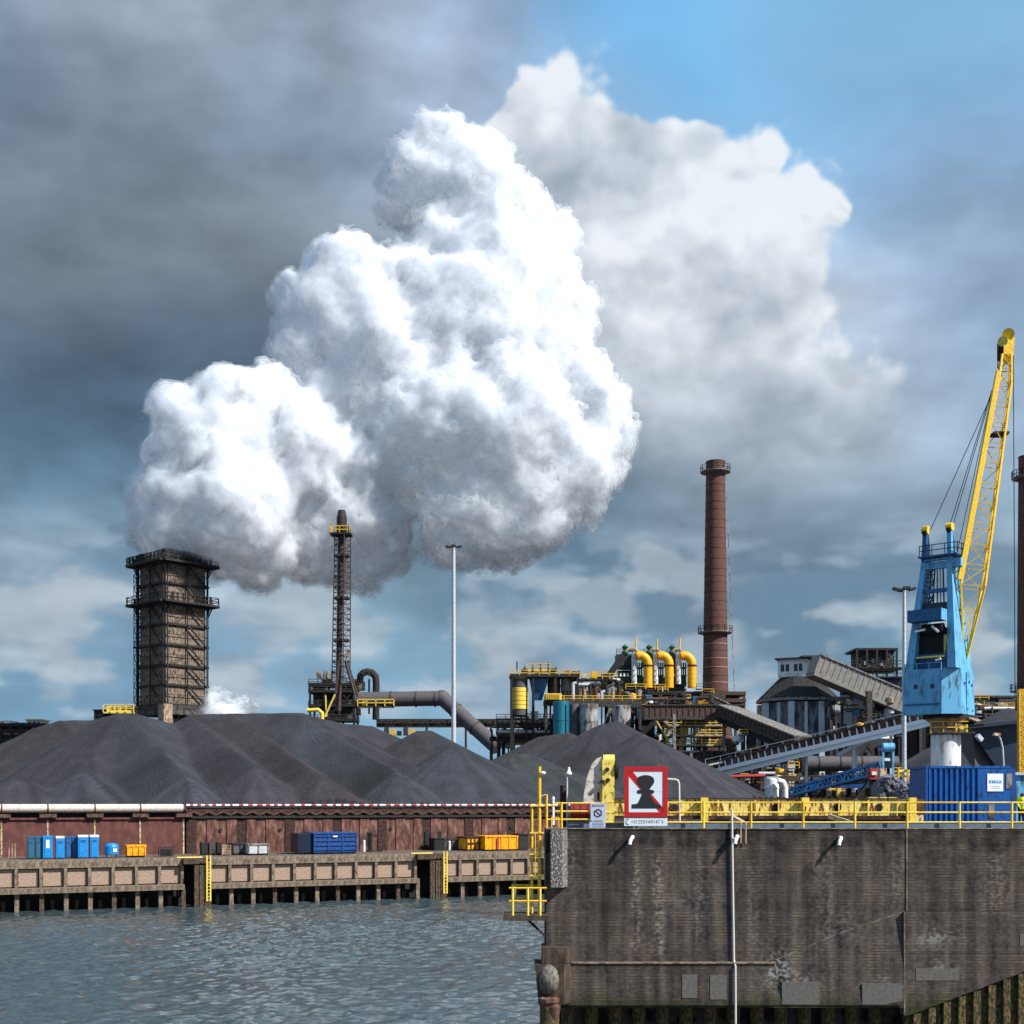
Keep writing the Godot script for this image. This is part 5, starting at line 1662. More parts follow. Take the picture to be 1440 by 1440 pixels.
	for k in 4:
		part(hz, "post", pbox(MB.new(), 1263 + k * 13, 1265 + k * 13, 1080, 1144, 103.7, 0.25), "wornrail")
	part(hz, "cream_box", pbox(MB.new(), 1238, 1247, 1080, 1146, 104.4, 0.8), "cream")
	# far works right of the crane
	var fw := thing("far_works", "low cluttered grey works between the crane and the second chimney", "building", Vector3(at(1395, HZ, 360).x, DECK, -366))
	for b in [[1360, 1400, 981, 1010, "darksteel"], [1362, 1386, 994, 999, "beige"], [1385, 1408, 988, 1002, "pale"], [1404, 1434, 983, 1000, "steel"], [1398, 1410, 982, 986, "galv"]]:
		part(fw, "wall", pbox(MB.new(), b[0], b[1], b[2], b[3] + 12, 360 - b[0] * 0.002 + rng.randf() * 3, 6), b[4])
	part(fw, "roof", pbox(MB.new(), 1358, 1434, 978, 980.8, 358, 8), "steel")
	for k in 5:
		part(fw, "tank", MB.new().lathe(at(1374 + k * 12, 1004, 357), [[1.3, 0], [1.4, 0.2], [1.4, 2.6], [0, 3.2]], 12), ["galv", "steel", "rustdark", "pale", "darksteel"][k])
	part(fw, "pale_slope", MB.new().beam(at(1362, 1009, 300), at(1386, 1018, 296), 3, 0.4), "beige")
	chimney(1447, 644, 300, 28, 32, 970, "second brown chimney cut by the right edge, its grey top above a balcony", [672, 972], false)


# ---------------------------------------------------------------- masts, crane, hull
func light_mast(px: float, ptop: float, d: float, label: String) -> void:
	var t := at(px, ptop, d)
	var o := thing("light_mast", label, "light mast", Vector3(t.x, DECK, t.z), "tall white light masts")
	part(o, "pole", MB.new().tube(Vector3(t.x, DECK, t.z), t, 0.42 * d / 200.0, 12, 0.26 * d / 200.0), "galv")
	part(o, "head_frame", MB.new().beam(t + Vector3(-0.9, 0.1, 0), t + Vector3(0.9, 0.1, 0), 0.2).beam(t + Vector3(0, 0.1, -0.9), t + Vector3(0, 0.1, 0.9), 0.2), "darksteel")
	for k in [[-1.0, 0.0], [1.0, 0.0], [0.0, 1.0], [0.0, -1.0]]:
		part(o, "lamp", MB.new().box(t + Vector3(k[0] * 0.95, 0.12, k[1] * 0.95), Vector3(0.75, 0.3, 0.6), Basis(Vector3(0, 0, 1), k[0] * 0.25)), "darksteel")


func crane() -> void:
	var d := 110.0
	var s := d / F
	var c := at(1330, HZ, d)
	c.y = 10.4
	var o := thing("harbour_crane", "blue harbour crane with a yellow lattice jib on a white column", "crane", c)
	var e1 := Vector3(0.766, 0, 0.643)
	var e3 := Vector3(-0.643, 0, 0.766)
	var bs := Basis(e1, Vector3.UP, e3)
	var h0 := at(1320, HZ, d)
	var yy := func(py: float) -> float: return EYE + (HZ - py) * s
	var L := func(x: float, py: float, z: float) -> Vector3: return Vector3(h0.x, 0, h0.z) + bs * Vector3(x, 0, z) + Vector3(0, yy.call(py), 0)
	part(o, "column", MB.new().lathe(c, [[1.24, 0], [1.24, yy.call(1034) - 10.4]], 28), "white")
	part(o, "column_head", MB.new().lathe(c, [[1.28, yy.call(1033) - 10.4], [1.34, yy.call(1030) - 10.4], [1.34, yy.call(1016) - 10.4], [1.7, yy.call(1012) - 10.4], [1.7, yy.call(1007) - 10.4]], 28), "beige")
	part(o, "slewing_ring", MB.new().lathe(c, [[0.5, yy.call(1011.5) - 10.4], [1.9, yy.call(1011) - 10.4], [1.9, yy.call(1007) - 10.4], [0.5, yy.call(1006.8) - 10.4]], 28), "darksteel")
	part(o, "service_rail", MB.new().rail([at(1309, 1031, d - 1.4), at(1362, 1031, d - 1.4), at(1362, 1031, d + 1.6)], 1.0, 0.08, 0.9), "wornrail")
	part(o, "service_floor", MB.new().box(at(1336, 1031.5, d), Vector3(3.2, 0.1, 3.2)), "steel")
	part(o, "control_box", MB.new().box(at(1354, 1025, d - 1.0), Vector3(0.7, 0.7, 0.5)), "worn")
	# machinery house with its chamfered corner
	var plan := PackedVector2Array([Vector2(-2.25, 2.0), Vector2(1.0, 2.0), Vector2(2.25, 0.9), Vector2(2.25, -2.0), Vector2(-2.25, -2.0)])
	var bot := []
	var top := []
	for p in plan:
		bot.append(L.call(p.x * 1.04, 1006, p.y * 1.04))
		top.append(L.call(p.x, 943, p.y))
	var house := part(o, "machinery_house", MB.new().hull6(bot, top), "blue")
	for k in 2:
		part(house, "porthole", MB.new().box(L.call(-1.2 + k * 1.45, 967 + k * 0.5, 2.04), Vector3(0.32, 0.36, 0.06), bs), "window")
	part(house, "corner_strip", MB.new().beam(L.call(1.02, 1004, 2.08), L.call(1.0, 945, 2.03), 0.09), "bluedark")
	part(house, "seam", MB.new().box(L.call(2.33, 975, -0.2), Vector3(0.05, 3.4, 0.07), bs), "bluedark")
	part(house, "lower_ledge", MB.new().box(L.call(-0.6, 992, 2.1), Vector3(3.2, 0.12, 0.12), bs), "bluedark")
	for k in 5:
		part(house, "rivet_plate", MB.new().box(L.call(2.34, [960, 964, 998, 1000, 963][k], [-0.9, -1.5, -0.5, -1.6, 0.2][k]), Vector3(0.04, 0.2, 0.22), bs), "bluedark")
	part(house, "roof_rail", MB.new().rail([L.call(-2.2, 943, 1.95), L.call(1.0, 943, 1.95)], 0.5, 0.06, 1.0, 1), "blue")
	# A shaped tower: two tapering box legs, cross ties, horns
	for sgn in [-1.0, 1.0]:
		var leg := MB.new()
		var xb: float = sgn * 1.85
		var xt: float = sgn * 1.12
		leg.hull6([L.call(xb - 0.36, 943, 1.9), L.call(xb + 0.36, 943, 1.9), L.call(xb + 0.36, 943, -1.9), L.call(xb - 0.36, 943, -1.9)], [L.call(xt - 0.2, 790, 0.55), L.call(xt + 0.2, 790, 0.55), L.call(xt + 0.2, 790, -0.75), L.call(xt - 0.2, 790, -0.75)])
		part(o, "tower_leg", leg, "blue")
		var horn := MB.new()
		horn.hull6([L.call(xt - 0.2, 790, 0.55), L.call(xt + 0.2, 790, 0.55), L.call(xt + 0.2, 790, -0.75), L.call(xt - 0.2, 790, -0.75)], [L.call(xt - 0.18 - sgn * 0.06, 749, 0.45), L.call(xt + 0.18 - sgn * 0.06, 749, 0.45), L.call(xt + 0.18 - sgn * 0.06, 749, 0.0), L.call(xt - 0.18 - sgn * 0.06, 749, 0.0)])
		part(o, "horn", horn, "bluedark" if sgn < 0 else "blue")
		part(o, "sheave_cap", MB.new().tube(L.call(xt - 0.26 - sgn * 0.06, 744, 0.25), L.call(xt + 0.26 - sgn * 0.06, 744, 0.25), 0.36, 16), "cranejib")
		part(o, "sheave", MB.new().tube(L.call(xt - 0.16 - sgn * 0.06, 748, 0.32), L.call(xt + 0.16 - sgn * 0.06, 748, 0.32), 0.3, 14), "black")
	for k in [[938, 1.1, 1.3], [925, 0.4, 1.6], [832, 0.3, 0.9], [796, 0.6, 0.5], [788, 0.18, 0.6]]:
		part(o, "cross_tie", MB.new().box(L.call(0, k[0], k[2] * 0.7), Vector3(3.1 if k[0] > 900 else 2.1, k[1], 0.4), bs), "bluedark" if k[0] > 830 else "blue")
	part(o, "platform", MB.new().box(L.call(0.3, 784, 0), Vector3(3.4, 0.12, 2.2), bs), "bluedark")
	part(o, "platform_rail", MB.new().rail([L.call(-1.3, 783, 1.0), L.call(2.0, 783, 1.0), L.call(2.0, 783, -1.0)], 0.9, 0.06, 0.9), "navy")
	part(o, "outrigger", MB.new().box(L.call(1.7, 795, 0.2), Vector3(0.9, 0.7, 0.8), bs), "blue")
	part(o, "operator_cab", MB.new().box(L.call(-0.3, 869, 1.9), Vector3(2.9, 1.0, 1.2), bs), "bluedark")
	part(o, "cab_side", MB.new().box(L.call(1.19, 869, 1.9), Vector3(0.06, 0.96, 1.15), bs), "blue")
	part(o, "winch_house", MB.new().box(L.call(-0.3, 905, 0.3), Vector3(2.2, 2.6, 1.2), bs), "black")
	part(o, "winch_drum", MB.new().tube(L.call(-0.9, 886, 1.2), L.call(0.9, 886, 1.2), 0.42, 14), "darksteel")
	part(o, "counterweight_arm", MB.new().beam(L.call(0.65, 925, 0.7), L.call(0.95, 895, 0.7), 0.4), "worn")
	part(o, "floor_beam", MB.new().box(L.call(-0.1, 926, 1.5), Vector3(2.5, 0.14, 0.3), bs), "worn")
	for k in 3:
		part(o, "white_bracket", MB.new().beam(L.call([-1.3, 0.2, 0.5][k], [890, 884, 932][k], 1.95), L.call([-0.4, 0.75, 0.95][k], [888, 893, 930][k], 1.95), 0.16), "purewhite")
	part(o, "ladder", MB.new().rail([L.call(-0.25, 860, 0.5), L.call(-0.2, 800, 0.4)], 0.35, 0.06, 0.45, 1), "darksteel")
	for k in 3:
		part(o, "inner_pipe", MB.new().beam(L.call(0.05 + k * 0.3, 862, 0.4), L.call(0.0 + k * 0.25, 800, 0.3), 0.1), ["lightsteel", "galv", "darksteel"][k])
	part(o, "lower_machinery", MB.new().box(L.call(0, 853, 0.2), Vector3(2.2, 0.5, 1.0), bs), "navy")
	part(o, "back_stair", MB.new().lattice(L.call(-1.2, 862, 0.0), L.call(-0.8, 795, 0.0), e1, 0.9, 0.7, 6, 0.09, 0.07), "navy")
	# jib
	var foot := at(1357, 926, d - 0.6)
	var knee := at(1366, 826, d - 0.6)
	var neck := at(1412, 540, d - 0.6)
	var head := at(1415, 500, d - 0.6)
	var side := Vector3(0.98, 0.0, 0.2)
	part(o, "jib_foot", MB.new().lattice(foot, knee, side, 0.25, 1.95, 3, 0.15, 0.07), "cranejib")
	for k in 5:
		part(o, "jib_section", MB.new().lattice(knee.lerp(neck, k / 5.0), knee.lerp(neck, (k + 1) / 5.0), side, lerpf(1.95, 1.05, k / 5.0), lerpf(1.95, 1.05, (k + 1) / 5.0), 2, 0.16, 0.065), "cranejib")
	part(o, "jib_top", MB.new().lattice(neck, head, side, 1.05, 0.75, 2, 0.16, 0.09), "cranejib")
	part(o, "front_chord", MB.new().beam(at(1349, 815, d - 1.3), at(1404, 522, d - 1.1), 0.36, 0.36), "cranejib")
	var hd := part(o, "jib_head", MB.new().hull6([at(1411, 512, d - 0.9), at(1424, 514, d - 0.9), at(1424, 514, d), at(1411, 512, d)], [at(1412, 474, d - 0.9), at(1427, 474, d - 0.9), at(1427, 474, d), at(1412, 474, d)]), "cranejib")
	part(hd, "head_sheave", MB.new().tube(at(1418, 470, d - 0.95), at(1418, 470, d - 0.4), 0.5, 18), "cranejib")
	part(hd, "head_sheave", MB.new().tube(at(1410, 480, d - 0.9), at(1410, 480, d - 0.3), 0.42, 16), "worn")
	part(hd, "head_block", MB.new().box(at(1408, 494, d - 0.4), Vector3(0.5, 1.5, 0.6)), "rustdark")
	part(hd, "head_ladder", MB.new().rail([at(1403, 518, d - 0.6), at(1405, 486, d - 0.6)], 0.3, 0.06, 0.5, 1), "darksteel")
	part(o, "jib_landing", MB.new().box(at(1405, 611, d - 0.6), Vector3(1.3, 0.2, 1.3)), "rustdark")
	var ropes := [[1339, 742, 1397, 545], [1334, 744, 1395, 548], [1345, 782, 1400, 530], [1309, 744, 1394, 556]]
	for r in ropes:
		part(o, "stay_rope", MB.new().tube(at(r[0], r[1], d - 0.2), at(r[2], r[3], d - 0.8), 0.035, 5), "navy")
	part(o, "hoist_rope", MB.new().tube(at(1425, 500, d - 0.9), at(1427.5, 1000, d - 0.9), 0.04, 5), "navy")


func hull() -> void:
	var d := 150.0
	var o := thing("ship_hull", "dark navy flared ship's hull rising behind the blue container at the right edge", "ship", Vector3(at(1420, HZ, d).x, 5.0, -d))
	var rows := [[1012, 1364, 4.0], [1024, 1366, 4.0], [1034, 1371, 5.0], [1050, 1381, 6.0], [1070, 1395, 7.0], [1090, 1409, 8.0], [1112, 1418, 9.0], [1150, 1424, 9.5], [1210, 1426, 10.0]]
	var mb := MB.new()
	for k in rows.size() - 1:
		var a := at(rows[k][1], rows[k][0], d + rows[k][2] * 0.4)
		var b := at(1600, rows[k][0] - 14 * (1 if k < 2 else 0), d + 6)
		var a2 := at(rows[k + 1][1], rows[k + 1][0], d + rows[k + 1][2] * 0.4)
		var b2 := at(1600, rows[k + 1][0] - 14 * (1 if k + 1 < 2 else 0), d + 6)
		if k == 0:
			a = at(rows[k][1] + 1, 1024, d)
			b = at(1600, 998, d + 6)
		mb.quad(a, b, b2, a2)
		mb.quad(a + Vector3(4, 0, -18), b + Vector3(0, 0, -18), b2 + Vector3(0, 0, -18), a2 + Vector3(4, 0, -18))
		mb.quad(a, a2, a2 + Vector3(4, 0, -18), a + Vector3(4, 0, -18))
	part(o, "shell_plating", mb, "navy")
	part(o, "grey_bow_underside", MB.new().hull6([at(1372, 1086, d + 3), at(1408, 1092, d + 4), at(1408, 1092, d + 8), at(1372, 1086, d + 8)], [at(1368, 1034, d + 3), at(1378, 1040, d + 3.5), at(1378, 1040, d + 8), at(1368, 1034, d + 8)]), "ductgrey")
	part(o, "deck", MB.new().beam(at(1366, 1021, d + 2), at(1600, 996, d + 8), 5, 0.3), "navy")
	part(o, "navel_pipe", MB.new().beam(at(1374, 1034, d - 0.6), at(1380, 1041, d - 0.4), 0.5), "galv")
	var lad := thing("yellow_gangway_mast", "cream yellow ladder mast in front of the second chimney's foot", "mast", Vector3(at(1436, HZ, 120).x, DECK, -120))
	part(lad, "mast", MB.new().lattice(at(1436.5, 1150, 120), at(1435.5, 970, 120), Vector3.RIGHT, 0.42, 0.42, 26, 0.12, 0.1), "wornrail")
	part(lad, "plate", pbox(MB.new(), 1434, 1438, 970, 1015, 120.4, 0.1), "cream")
	var lp := thing("street_lamp", "bent grey street lamp with a cream head in front of the navy hull", "street lamp", Vector3(at(1411, HZ, 72).x, 10.4, -72))
	part(lp, "pole", MB.new().path([at(1413, 1160, 72), at(1412, 1086, 72), at(1410, 1052, 72), at(1407, 1040, 72), at(1404, 1035, 72)], 0.055, 8), "galv")
	part(lp, "head", MB.new().box(at(1401.5, 1033, 72), Vector3(0.36, 0.16, 0.3), Basis(Vector3(0, 0, 1), -0.1)), "cream")


# ---------------------------------------------------------------- the lock wall in front
const WD := 52.0        # the wall's face is this far ahead


func wp(px: float, py: float, out := 0.0) -> Vector3:        # a point of the wall's face, out metres in front of it
	return at(px, py, WD) + Vector3(0, 0, out)


func wbox(mb: MB, x0: float, x1: float, y0: float, y1: float, back: float, front: float) -> MB:
	var a := wp(x0, y1)
	var b := wp(x1, y0)
	return mb.box(Vector3((a.x + b.x) / 2, (a.y + b.y) / 2, -WD + (front + back) / 2), Vector3(b.x - a.x, b.y - a.y, front - back))


func wall_maps() -> void:
	# board marked concrete: one row of boards every ten centimetres, run off streaks, lime and algae
	var w := 1400
	var h := 352
	var img := Image.create(w, h, false, Image.FORMAT_RGB8)
	var rel := Image.create(w, h, false, Image.FORMAT_RGB8)
	var tone := []
	for k in 90:
		tone.append(rng.randf())
	for j in h:
		var y := 1165.0 + j / 1.354
		var bd := (y - 1165.0) / 4.3
		var line := 1.0 - smoothstep(0.0, 0.28, absf(bd - roundf(bd)))
		for i in w:
			var x := 765.0 + i / 1.354
			var f := fine.get_noise_2d(x * 1.3, y * 1.3)
			var g := fine.get_noise_2d(x * 5.0, y * 7.0 + 300.0)
			var st := broad.get_noise_2d(x * 4.2, y * 0.35)
			var st2 := fine.get_noise_2d(x * 2.4 + 900.0, y * 0.16)
			var b: float = tone[int(bd) % 90]
			var v := 0.95 + 0.12 * (b - 0.5) + 0.28 * f + 0.26 * g + 0.24 * st + 0.3 * st2
			v *= 1.0 - line * clampf(0.02 + 1.1 * f + 0.7 * g, 0.0, 0.34)
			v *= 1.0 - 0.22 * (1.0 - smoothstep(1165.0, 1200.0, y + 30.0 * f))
			var brown := clampf(0.5 + st * 1.2 + f, 0.0, 1.0)
			var col := Vector3(77, 71, 68).lerp(Vector3(81, 72, 65), brown) * clampf(v, 0.35, 1.6)
			for s in [[896, 5, 1195, 1350, 0.42], [925, 7, 1190, 1352, 0.5], [1160, 12, 1180, 1300, 0.2], [1060, 10, 1200, 1340, 0.15], [1400, 14, 1180, 1290, 0.25], [985, 9, 1190, 1330, 0.2], [853, 14, 1170, 1330, -0.2], [1105, 16, 1175, 1300, -0.15], [1262, 10, 1170, 1280, 0.2]]:
				var e: float = (x + 6.0 * f - s[0]) / s[1]
				if absf(e) < 3.0:
					col *= 1.0 + s[4] * exp(-e * e) * smoothstep(s[2], s[2] + 30.0, y) * (1.0 - smoothstep(s[3] - 20.0, s[3], y)) * clampf(0.7 + 2.0 * g, 0.2, 1.3)
			for s in [[1094, 1368, 18, 26, 0.8], [1120, 1390, 26, 18, 0.55], [1238, 1395, 26, 14, 0.4], [1318, 1320, 24, 14, 0.45], [975, 1270, 30, 8, 0.25], [1180, 1310, 30, 22, 0.25], [1320, 1366, 26, 10, 0.4], [800, 1215, 6, 40, 0.3]]:
				var e: float = (x - s[0] + 14.0 * f) / s[2]
				var q: float = (y - s[1] + 14.0 * g) / s[3]
				var a := exp(-(e * e + q * q)) * s[4] as float * clampf(0.6 + 2.2 * g + 1.5 * f, 0.0, 1.4)
				col = col.lerp(Vector3(142, 146, 146), clampf(a, 0.0, 1.0))
			var alg := smoothstep(1385.0, 1420.0, y + 24.0 * f)
			col = col.lerp(Vector3(52, 54, 34) * clampf(v, 0.4, 1.4), alg * 0.75)
			img.set_pixel(i, j, Color(clampf(col.x / 255.0, 0, 1), clampf(col.y / 255.0, 0, 1), clampf(col.z / 255.0, 0, 1)))
			var hh := clampf(0.55 + 0.5 * f + 0.35 * g + 0.2 * (b - 0.5) - 0.22 * line * clampf(0.4 + f * 2.0, 0.0, 1.0), 0.0, 1.0)
			rel.set_pixel(i, j, Color(hh, hh, hh))
	var m := StandardMaterial3D.new()
	m.resource_name = "boards"
	m.albedo_texture = ImageTexture.create_from_image(img)
	m.heightmap_enabled = true
	m.heightmap_texture = ImageTexture.create_from_image(rel)
	m.heightmap_scale = 1.2
	m.roughness = 0.95
	m.metallic_specular = 0.25
	m.cull_mode = BaseMaterial3D.CULL_DISABLED
	M["boards"] = m


func with_uv(mb: MB) -> MB:       # lays the board map over a mesh by its place on the wall
	for p in mb.v:
		var px := 720.0 + p.x / WD * F
		var py := HZ - (p.y - EYE) / WD * F
		mb.uv.append(Vector2((px - 765.0) / 1034.0, (py - 1165.0) / 260.0))
	return mb


func lock_wall() -> void:
	wall_maps()
	var o := thing("lock_wall", "stained board marked concrete lock wall filling the lower right", "wall", wp(770, 1440))
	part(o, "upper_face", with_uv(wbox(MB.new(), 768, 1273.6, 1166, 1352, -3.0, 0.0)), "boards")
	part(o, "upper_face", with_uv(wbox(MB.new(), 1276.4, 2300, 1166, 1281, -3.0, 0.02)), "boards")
	part(o, "lower_face", with_uv(wbox(MB.new(), 1271.6, 2300, 1281.6, 1340, -3.0, 0.16)), "boards")
	var tri := MB.new()
	tri.prism(PackedVector2Array([Vector2(wp(1271.6, 0).x, wp(0, 1340.4).y), Vector2(wp(2300, 0).x, wp(0, 1340.4).y), Vector2(wp(2300, 0).x, wp(0, 1342).y), Vector2(wp(1490, 0).x, wp(0, 1346).y), Vector2(wp(1277, 0).x, wp(0, 1427).y), Vector2(wp(1271.6, 0).x, wp(0, 1427).y)]), 3.0, Transform3D(Basis(), Vector3(0, 0, -WD + 0.158)))
	part(o, "sloping_face", with_uv(tri), "boards")
	# the sheet of concrete that leans out below the slanting crease
	var fl := MB.new()
	var c0 := wp(1268.5, 1283, 0.012)
	var c1 := wp(1180, 1312, 0.012)
	var c2 := wp(1090, 1350, 0.012)
	fl.quad(c0, c1, wp(1180, 1412, 0.26), wp(1268.5, 1412, 0.3))
	fl.quad(c1, c2, wp(1090, 1412, 0.24), wp(1180, 1412, 0.26))
	fl.tri(c2, wp(1090, 1412, 0.24), wp(1090, 1412, 0.0), Vector3.LEFT, Vector3.LEFT, Vector3.LEFT)
	part(o, "flared_face", with_uv(fl), "boards")
	part(o, "crease_edge", MB.new().beam(c0, c1, 0.03).beam(c1, c2, 0.03), "concrete")
	part(o, "backing", wbox(MB.new(), 1085, 1268.5, 1352.2, 1412, -3.0, -0.02), "concretedark")
	part(o, "ledge", with_uv(wbox(MB.new(), 770, 1089.6, 1354, 1412, -3.0, 0.28)), "boards")
	part(o, "ledge_lip", wbox(MB.new(), 803, 1089, 1352.2, 1353.9, -1.0, 0.34), "concrete")
	part(o, "ledge_nosing", with_uv(wbox(MB.new(), 770, 1268.5, 1412.4, 1416, -3.0, 0.2)), "boards")
	part(o, "coping", wbox(MB.new(), 768, 2300, 1164.6, 1165.8, -3.0, 0.04), "concrete")
	part(o, "joint_strip", wbox(MB.new(), 1274, 1276, 1166, 1281, -0.3, 0.035), "concrete")
	part(o, "joint_strip", wbox(MB.new(), 1269.2, 1271, 1282, 1427, -0.3, 0.2), "concrete")
	# pilaster and lower block at the left corner, both with a chamfered right edge
	var pil := MB.new()
	pil.hull6([wp(774, 1247, -1), wp(774, 1247, 0.5), wp(790, 1247, 0.5), wp(798, 1247, 0.0), wp(798, 1247, -1)], [wp(774, 1166.5, -1), wp(774, 1166.5, 0.5), wp(790, 1166.5, 0.5), wp(798, 1166.5, 0.0), wp(798, 1166.5, -1)])
	part(o, "corner_pilaster", pil, "stained")
	var blk := MB.new()
	blk.hull6([wp(762, 1352, -1), wp(762, 1352, 0.75), wp(795, 1352, 0.75), wp(803, 1352, 0.29), wp(803, 1352, -1)], [wp(762, 1330, -1), wp(762, 1330, 0.75), wp(795, 1330, 0.75), wp(803, 1330, 0.29), wp(803, 1330, -1)])
	part(o, "corner_block", blk, "concretedark")
	var low := MB.new()
	low.hull6([wp(757, 1408, -1), wp(757, 1408, 0.9), wp(792, 1408, 0.9), wp(802, 1408, 0.3), wp(802, 1408, -1)], [wp(752, 1353, -1), wp(752, 1353, 0.9), wp(792, 1353, 0.9), wp(802, 1353, 0.3), wp(802, 1353, -1)])
	part(o, "corner_block", low, "concretedark")
	for k in [[958, 979, 1369, 1402], [997, 1020, 1370, 1404]]:
		part(o, "patch_plate", wbox(MB.new(), k[0], k[1], k[2], k[3], 0.2, 0.30), "patch")
	for k in [[1210, 1266, 1382, 1411, 0.285, "patch"], [1098, 1150, 1380, 1411, 0.25, "patch"], [1286, 1347, 1361, 1378, 0.175, "patch"], [1432, 1452, 1312, 1330, 0.175, "patch"]]:
		part(o, "patch_plate", wbox(MB.new(), k[0], k[1], k[2], k[3], 0.1, k[4]), k[5])
	part(o, "underside_void", wbox(MB.new(), 770, 1272, 1416.4, 1700, -3.4, -3.0), "black")
	for k in 14:
		part(o, "pile", MB.new().tube(wp(800 + k * 34, 1417, -1.2), wp(800 + k * 34, 1720, -1.2), 0.28, 10), "weed")
	# grey rubber bulge and the rusty pile under it
	var fd := thing("fender", "weathered grey bulging fender on a rusty pile at the wall's left corner", "fender", wp(771, 1440, 1.0))
	part(fd, "bulge", MB.new().ball(wp(771, 1374, 0.85), 0.42, 20, Vector3(1.0, 1.5, 0.7)), "rubber")
	part(fd, "collar", MB.new().lathe(wp(771, 1404, 0.8), [[0.36, -0.1], [0.44, 0.0], [0.44, 0.14], [0.3, 0.2]], 16), "rust")
	part(fd, "pile", MB.new().lathe(wp(772, 1640, 0.75), [[0.36, 0], [0.36, 5.0], [0.4, 6.6], [0.34, 6.9]], 14), "weed")
	part(fd, "rust_shoe", MB.new().lathe(wp(777, 1424, 0.9), [[0.18, -0.2], [0.26, 0.1], [0.3, 0.4], [0.2, 0.5]], 12), "rust")
	# drain elbows
	for k in [[886, 1180, "white drain elbow in the wall below the red framed sign"], [1033, 1179, "white drain elbow behind the white hose"], [1178, 1181, "white drain elbow right of the white hose, alone on the wall"]]:
		var e := thing("drain_elbow", k[2], "pipe", wp(k[0], k[1]), "white drain elbows in the lock wall")
		part(e, "pipe", MB.new().path([wp(k[0] + 3, k[1] - 3, -0.2), wp(k[0] + 3, k[1] - 3, 0.2), wp(k[0] + 1.5, k[1] - 2, 0.34), wp(k[0] - 1, k[1] + 2, 0.4), wp(k[0] - 2, k[1] + 7, 0.42)], 0.075, 12), "purewhite")
	var wpz := thing("white_hose", "long thin white hose hanging down the face of the lock wall", "hose", wp(1029, 1290, 0.6))
	part(wpz, "hose", MB.new().tube(wp(1028.5, 1138, 0.1), wp(1031.5, 1350, 0.09), 0.043).tube(wp(1031.5, 1350, 0.09), wp(1031.8, 1357, 0.38), 0.043).tube(wp(1031.8, 1357, 0.38), wp(1032.2, 1500, 0.4), 0.043, 8), "rope")
	part(wpz, "bracket", MB.new().beam(wp(1029, 1178, 0.0), wp(1029, 1178, 0.36), 0.08), "rope")
	var hk := thing("mooring_hooks", "two thin pale hook rods over the wall's edge right of the white hose", "hook", wp(1045, 1165, 0.1))
	for k in [1041, 1048]:
		part(hk, "rod", MB.new().path([wp(k, 1186, 0.1), wp(k, 1160, 0.12), wp(k + 1, 1156, 0.05)], 0.03, 6), "beige")
	# weedy sheet piles below the slanting edge
	var sp := thing("sheet_piling", "weedy brown sheet piles below the slanting concrete edge, bottom right corner", "wall", wp(1360, 1440, 0.0))
	var x := 1273.0
	var i := 0
	while x < 1560:
		var top := maxf(1427.0 - (x - 1273.0) * 0.378 + 1.5, 1348.0)
		part(sp, "pile_sheet", wbox(MB.new(), x + 0.3, x + 10.2, top, 1700, -0.4 + 0.22 * (i % 2), -0.1 + 0.22 * (i % 2)), "weed")
		x += 10.5
		i += 1


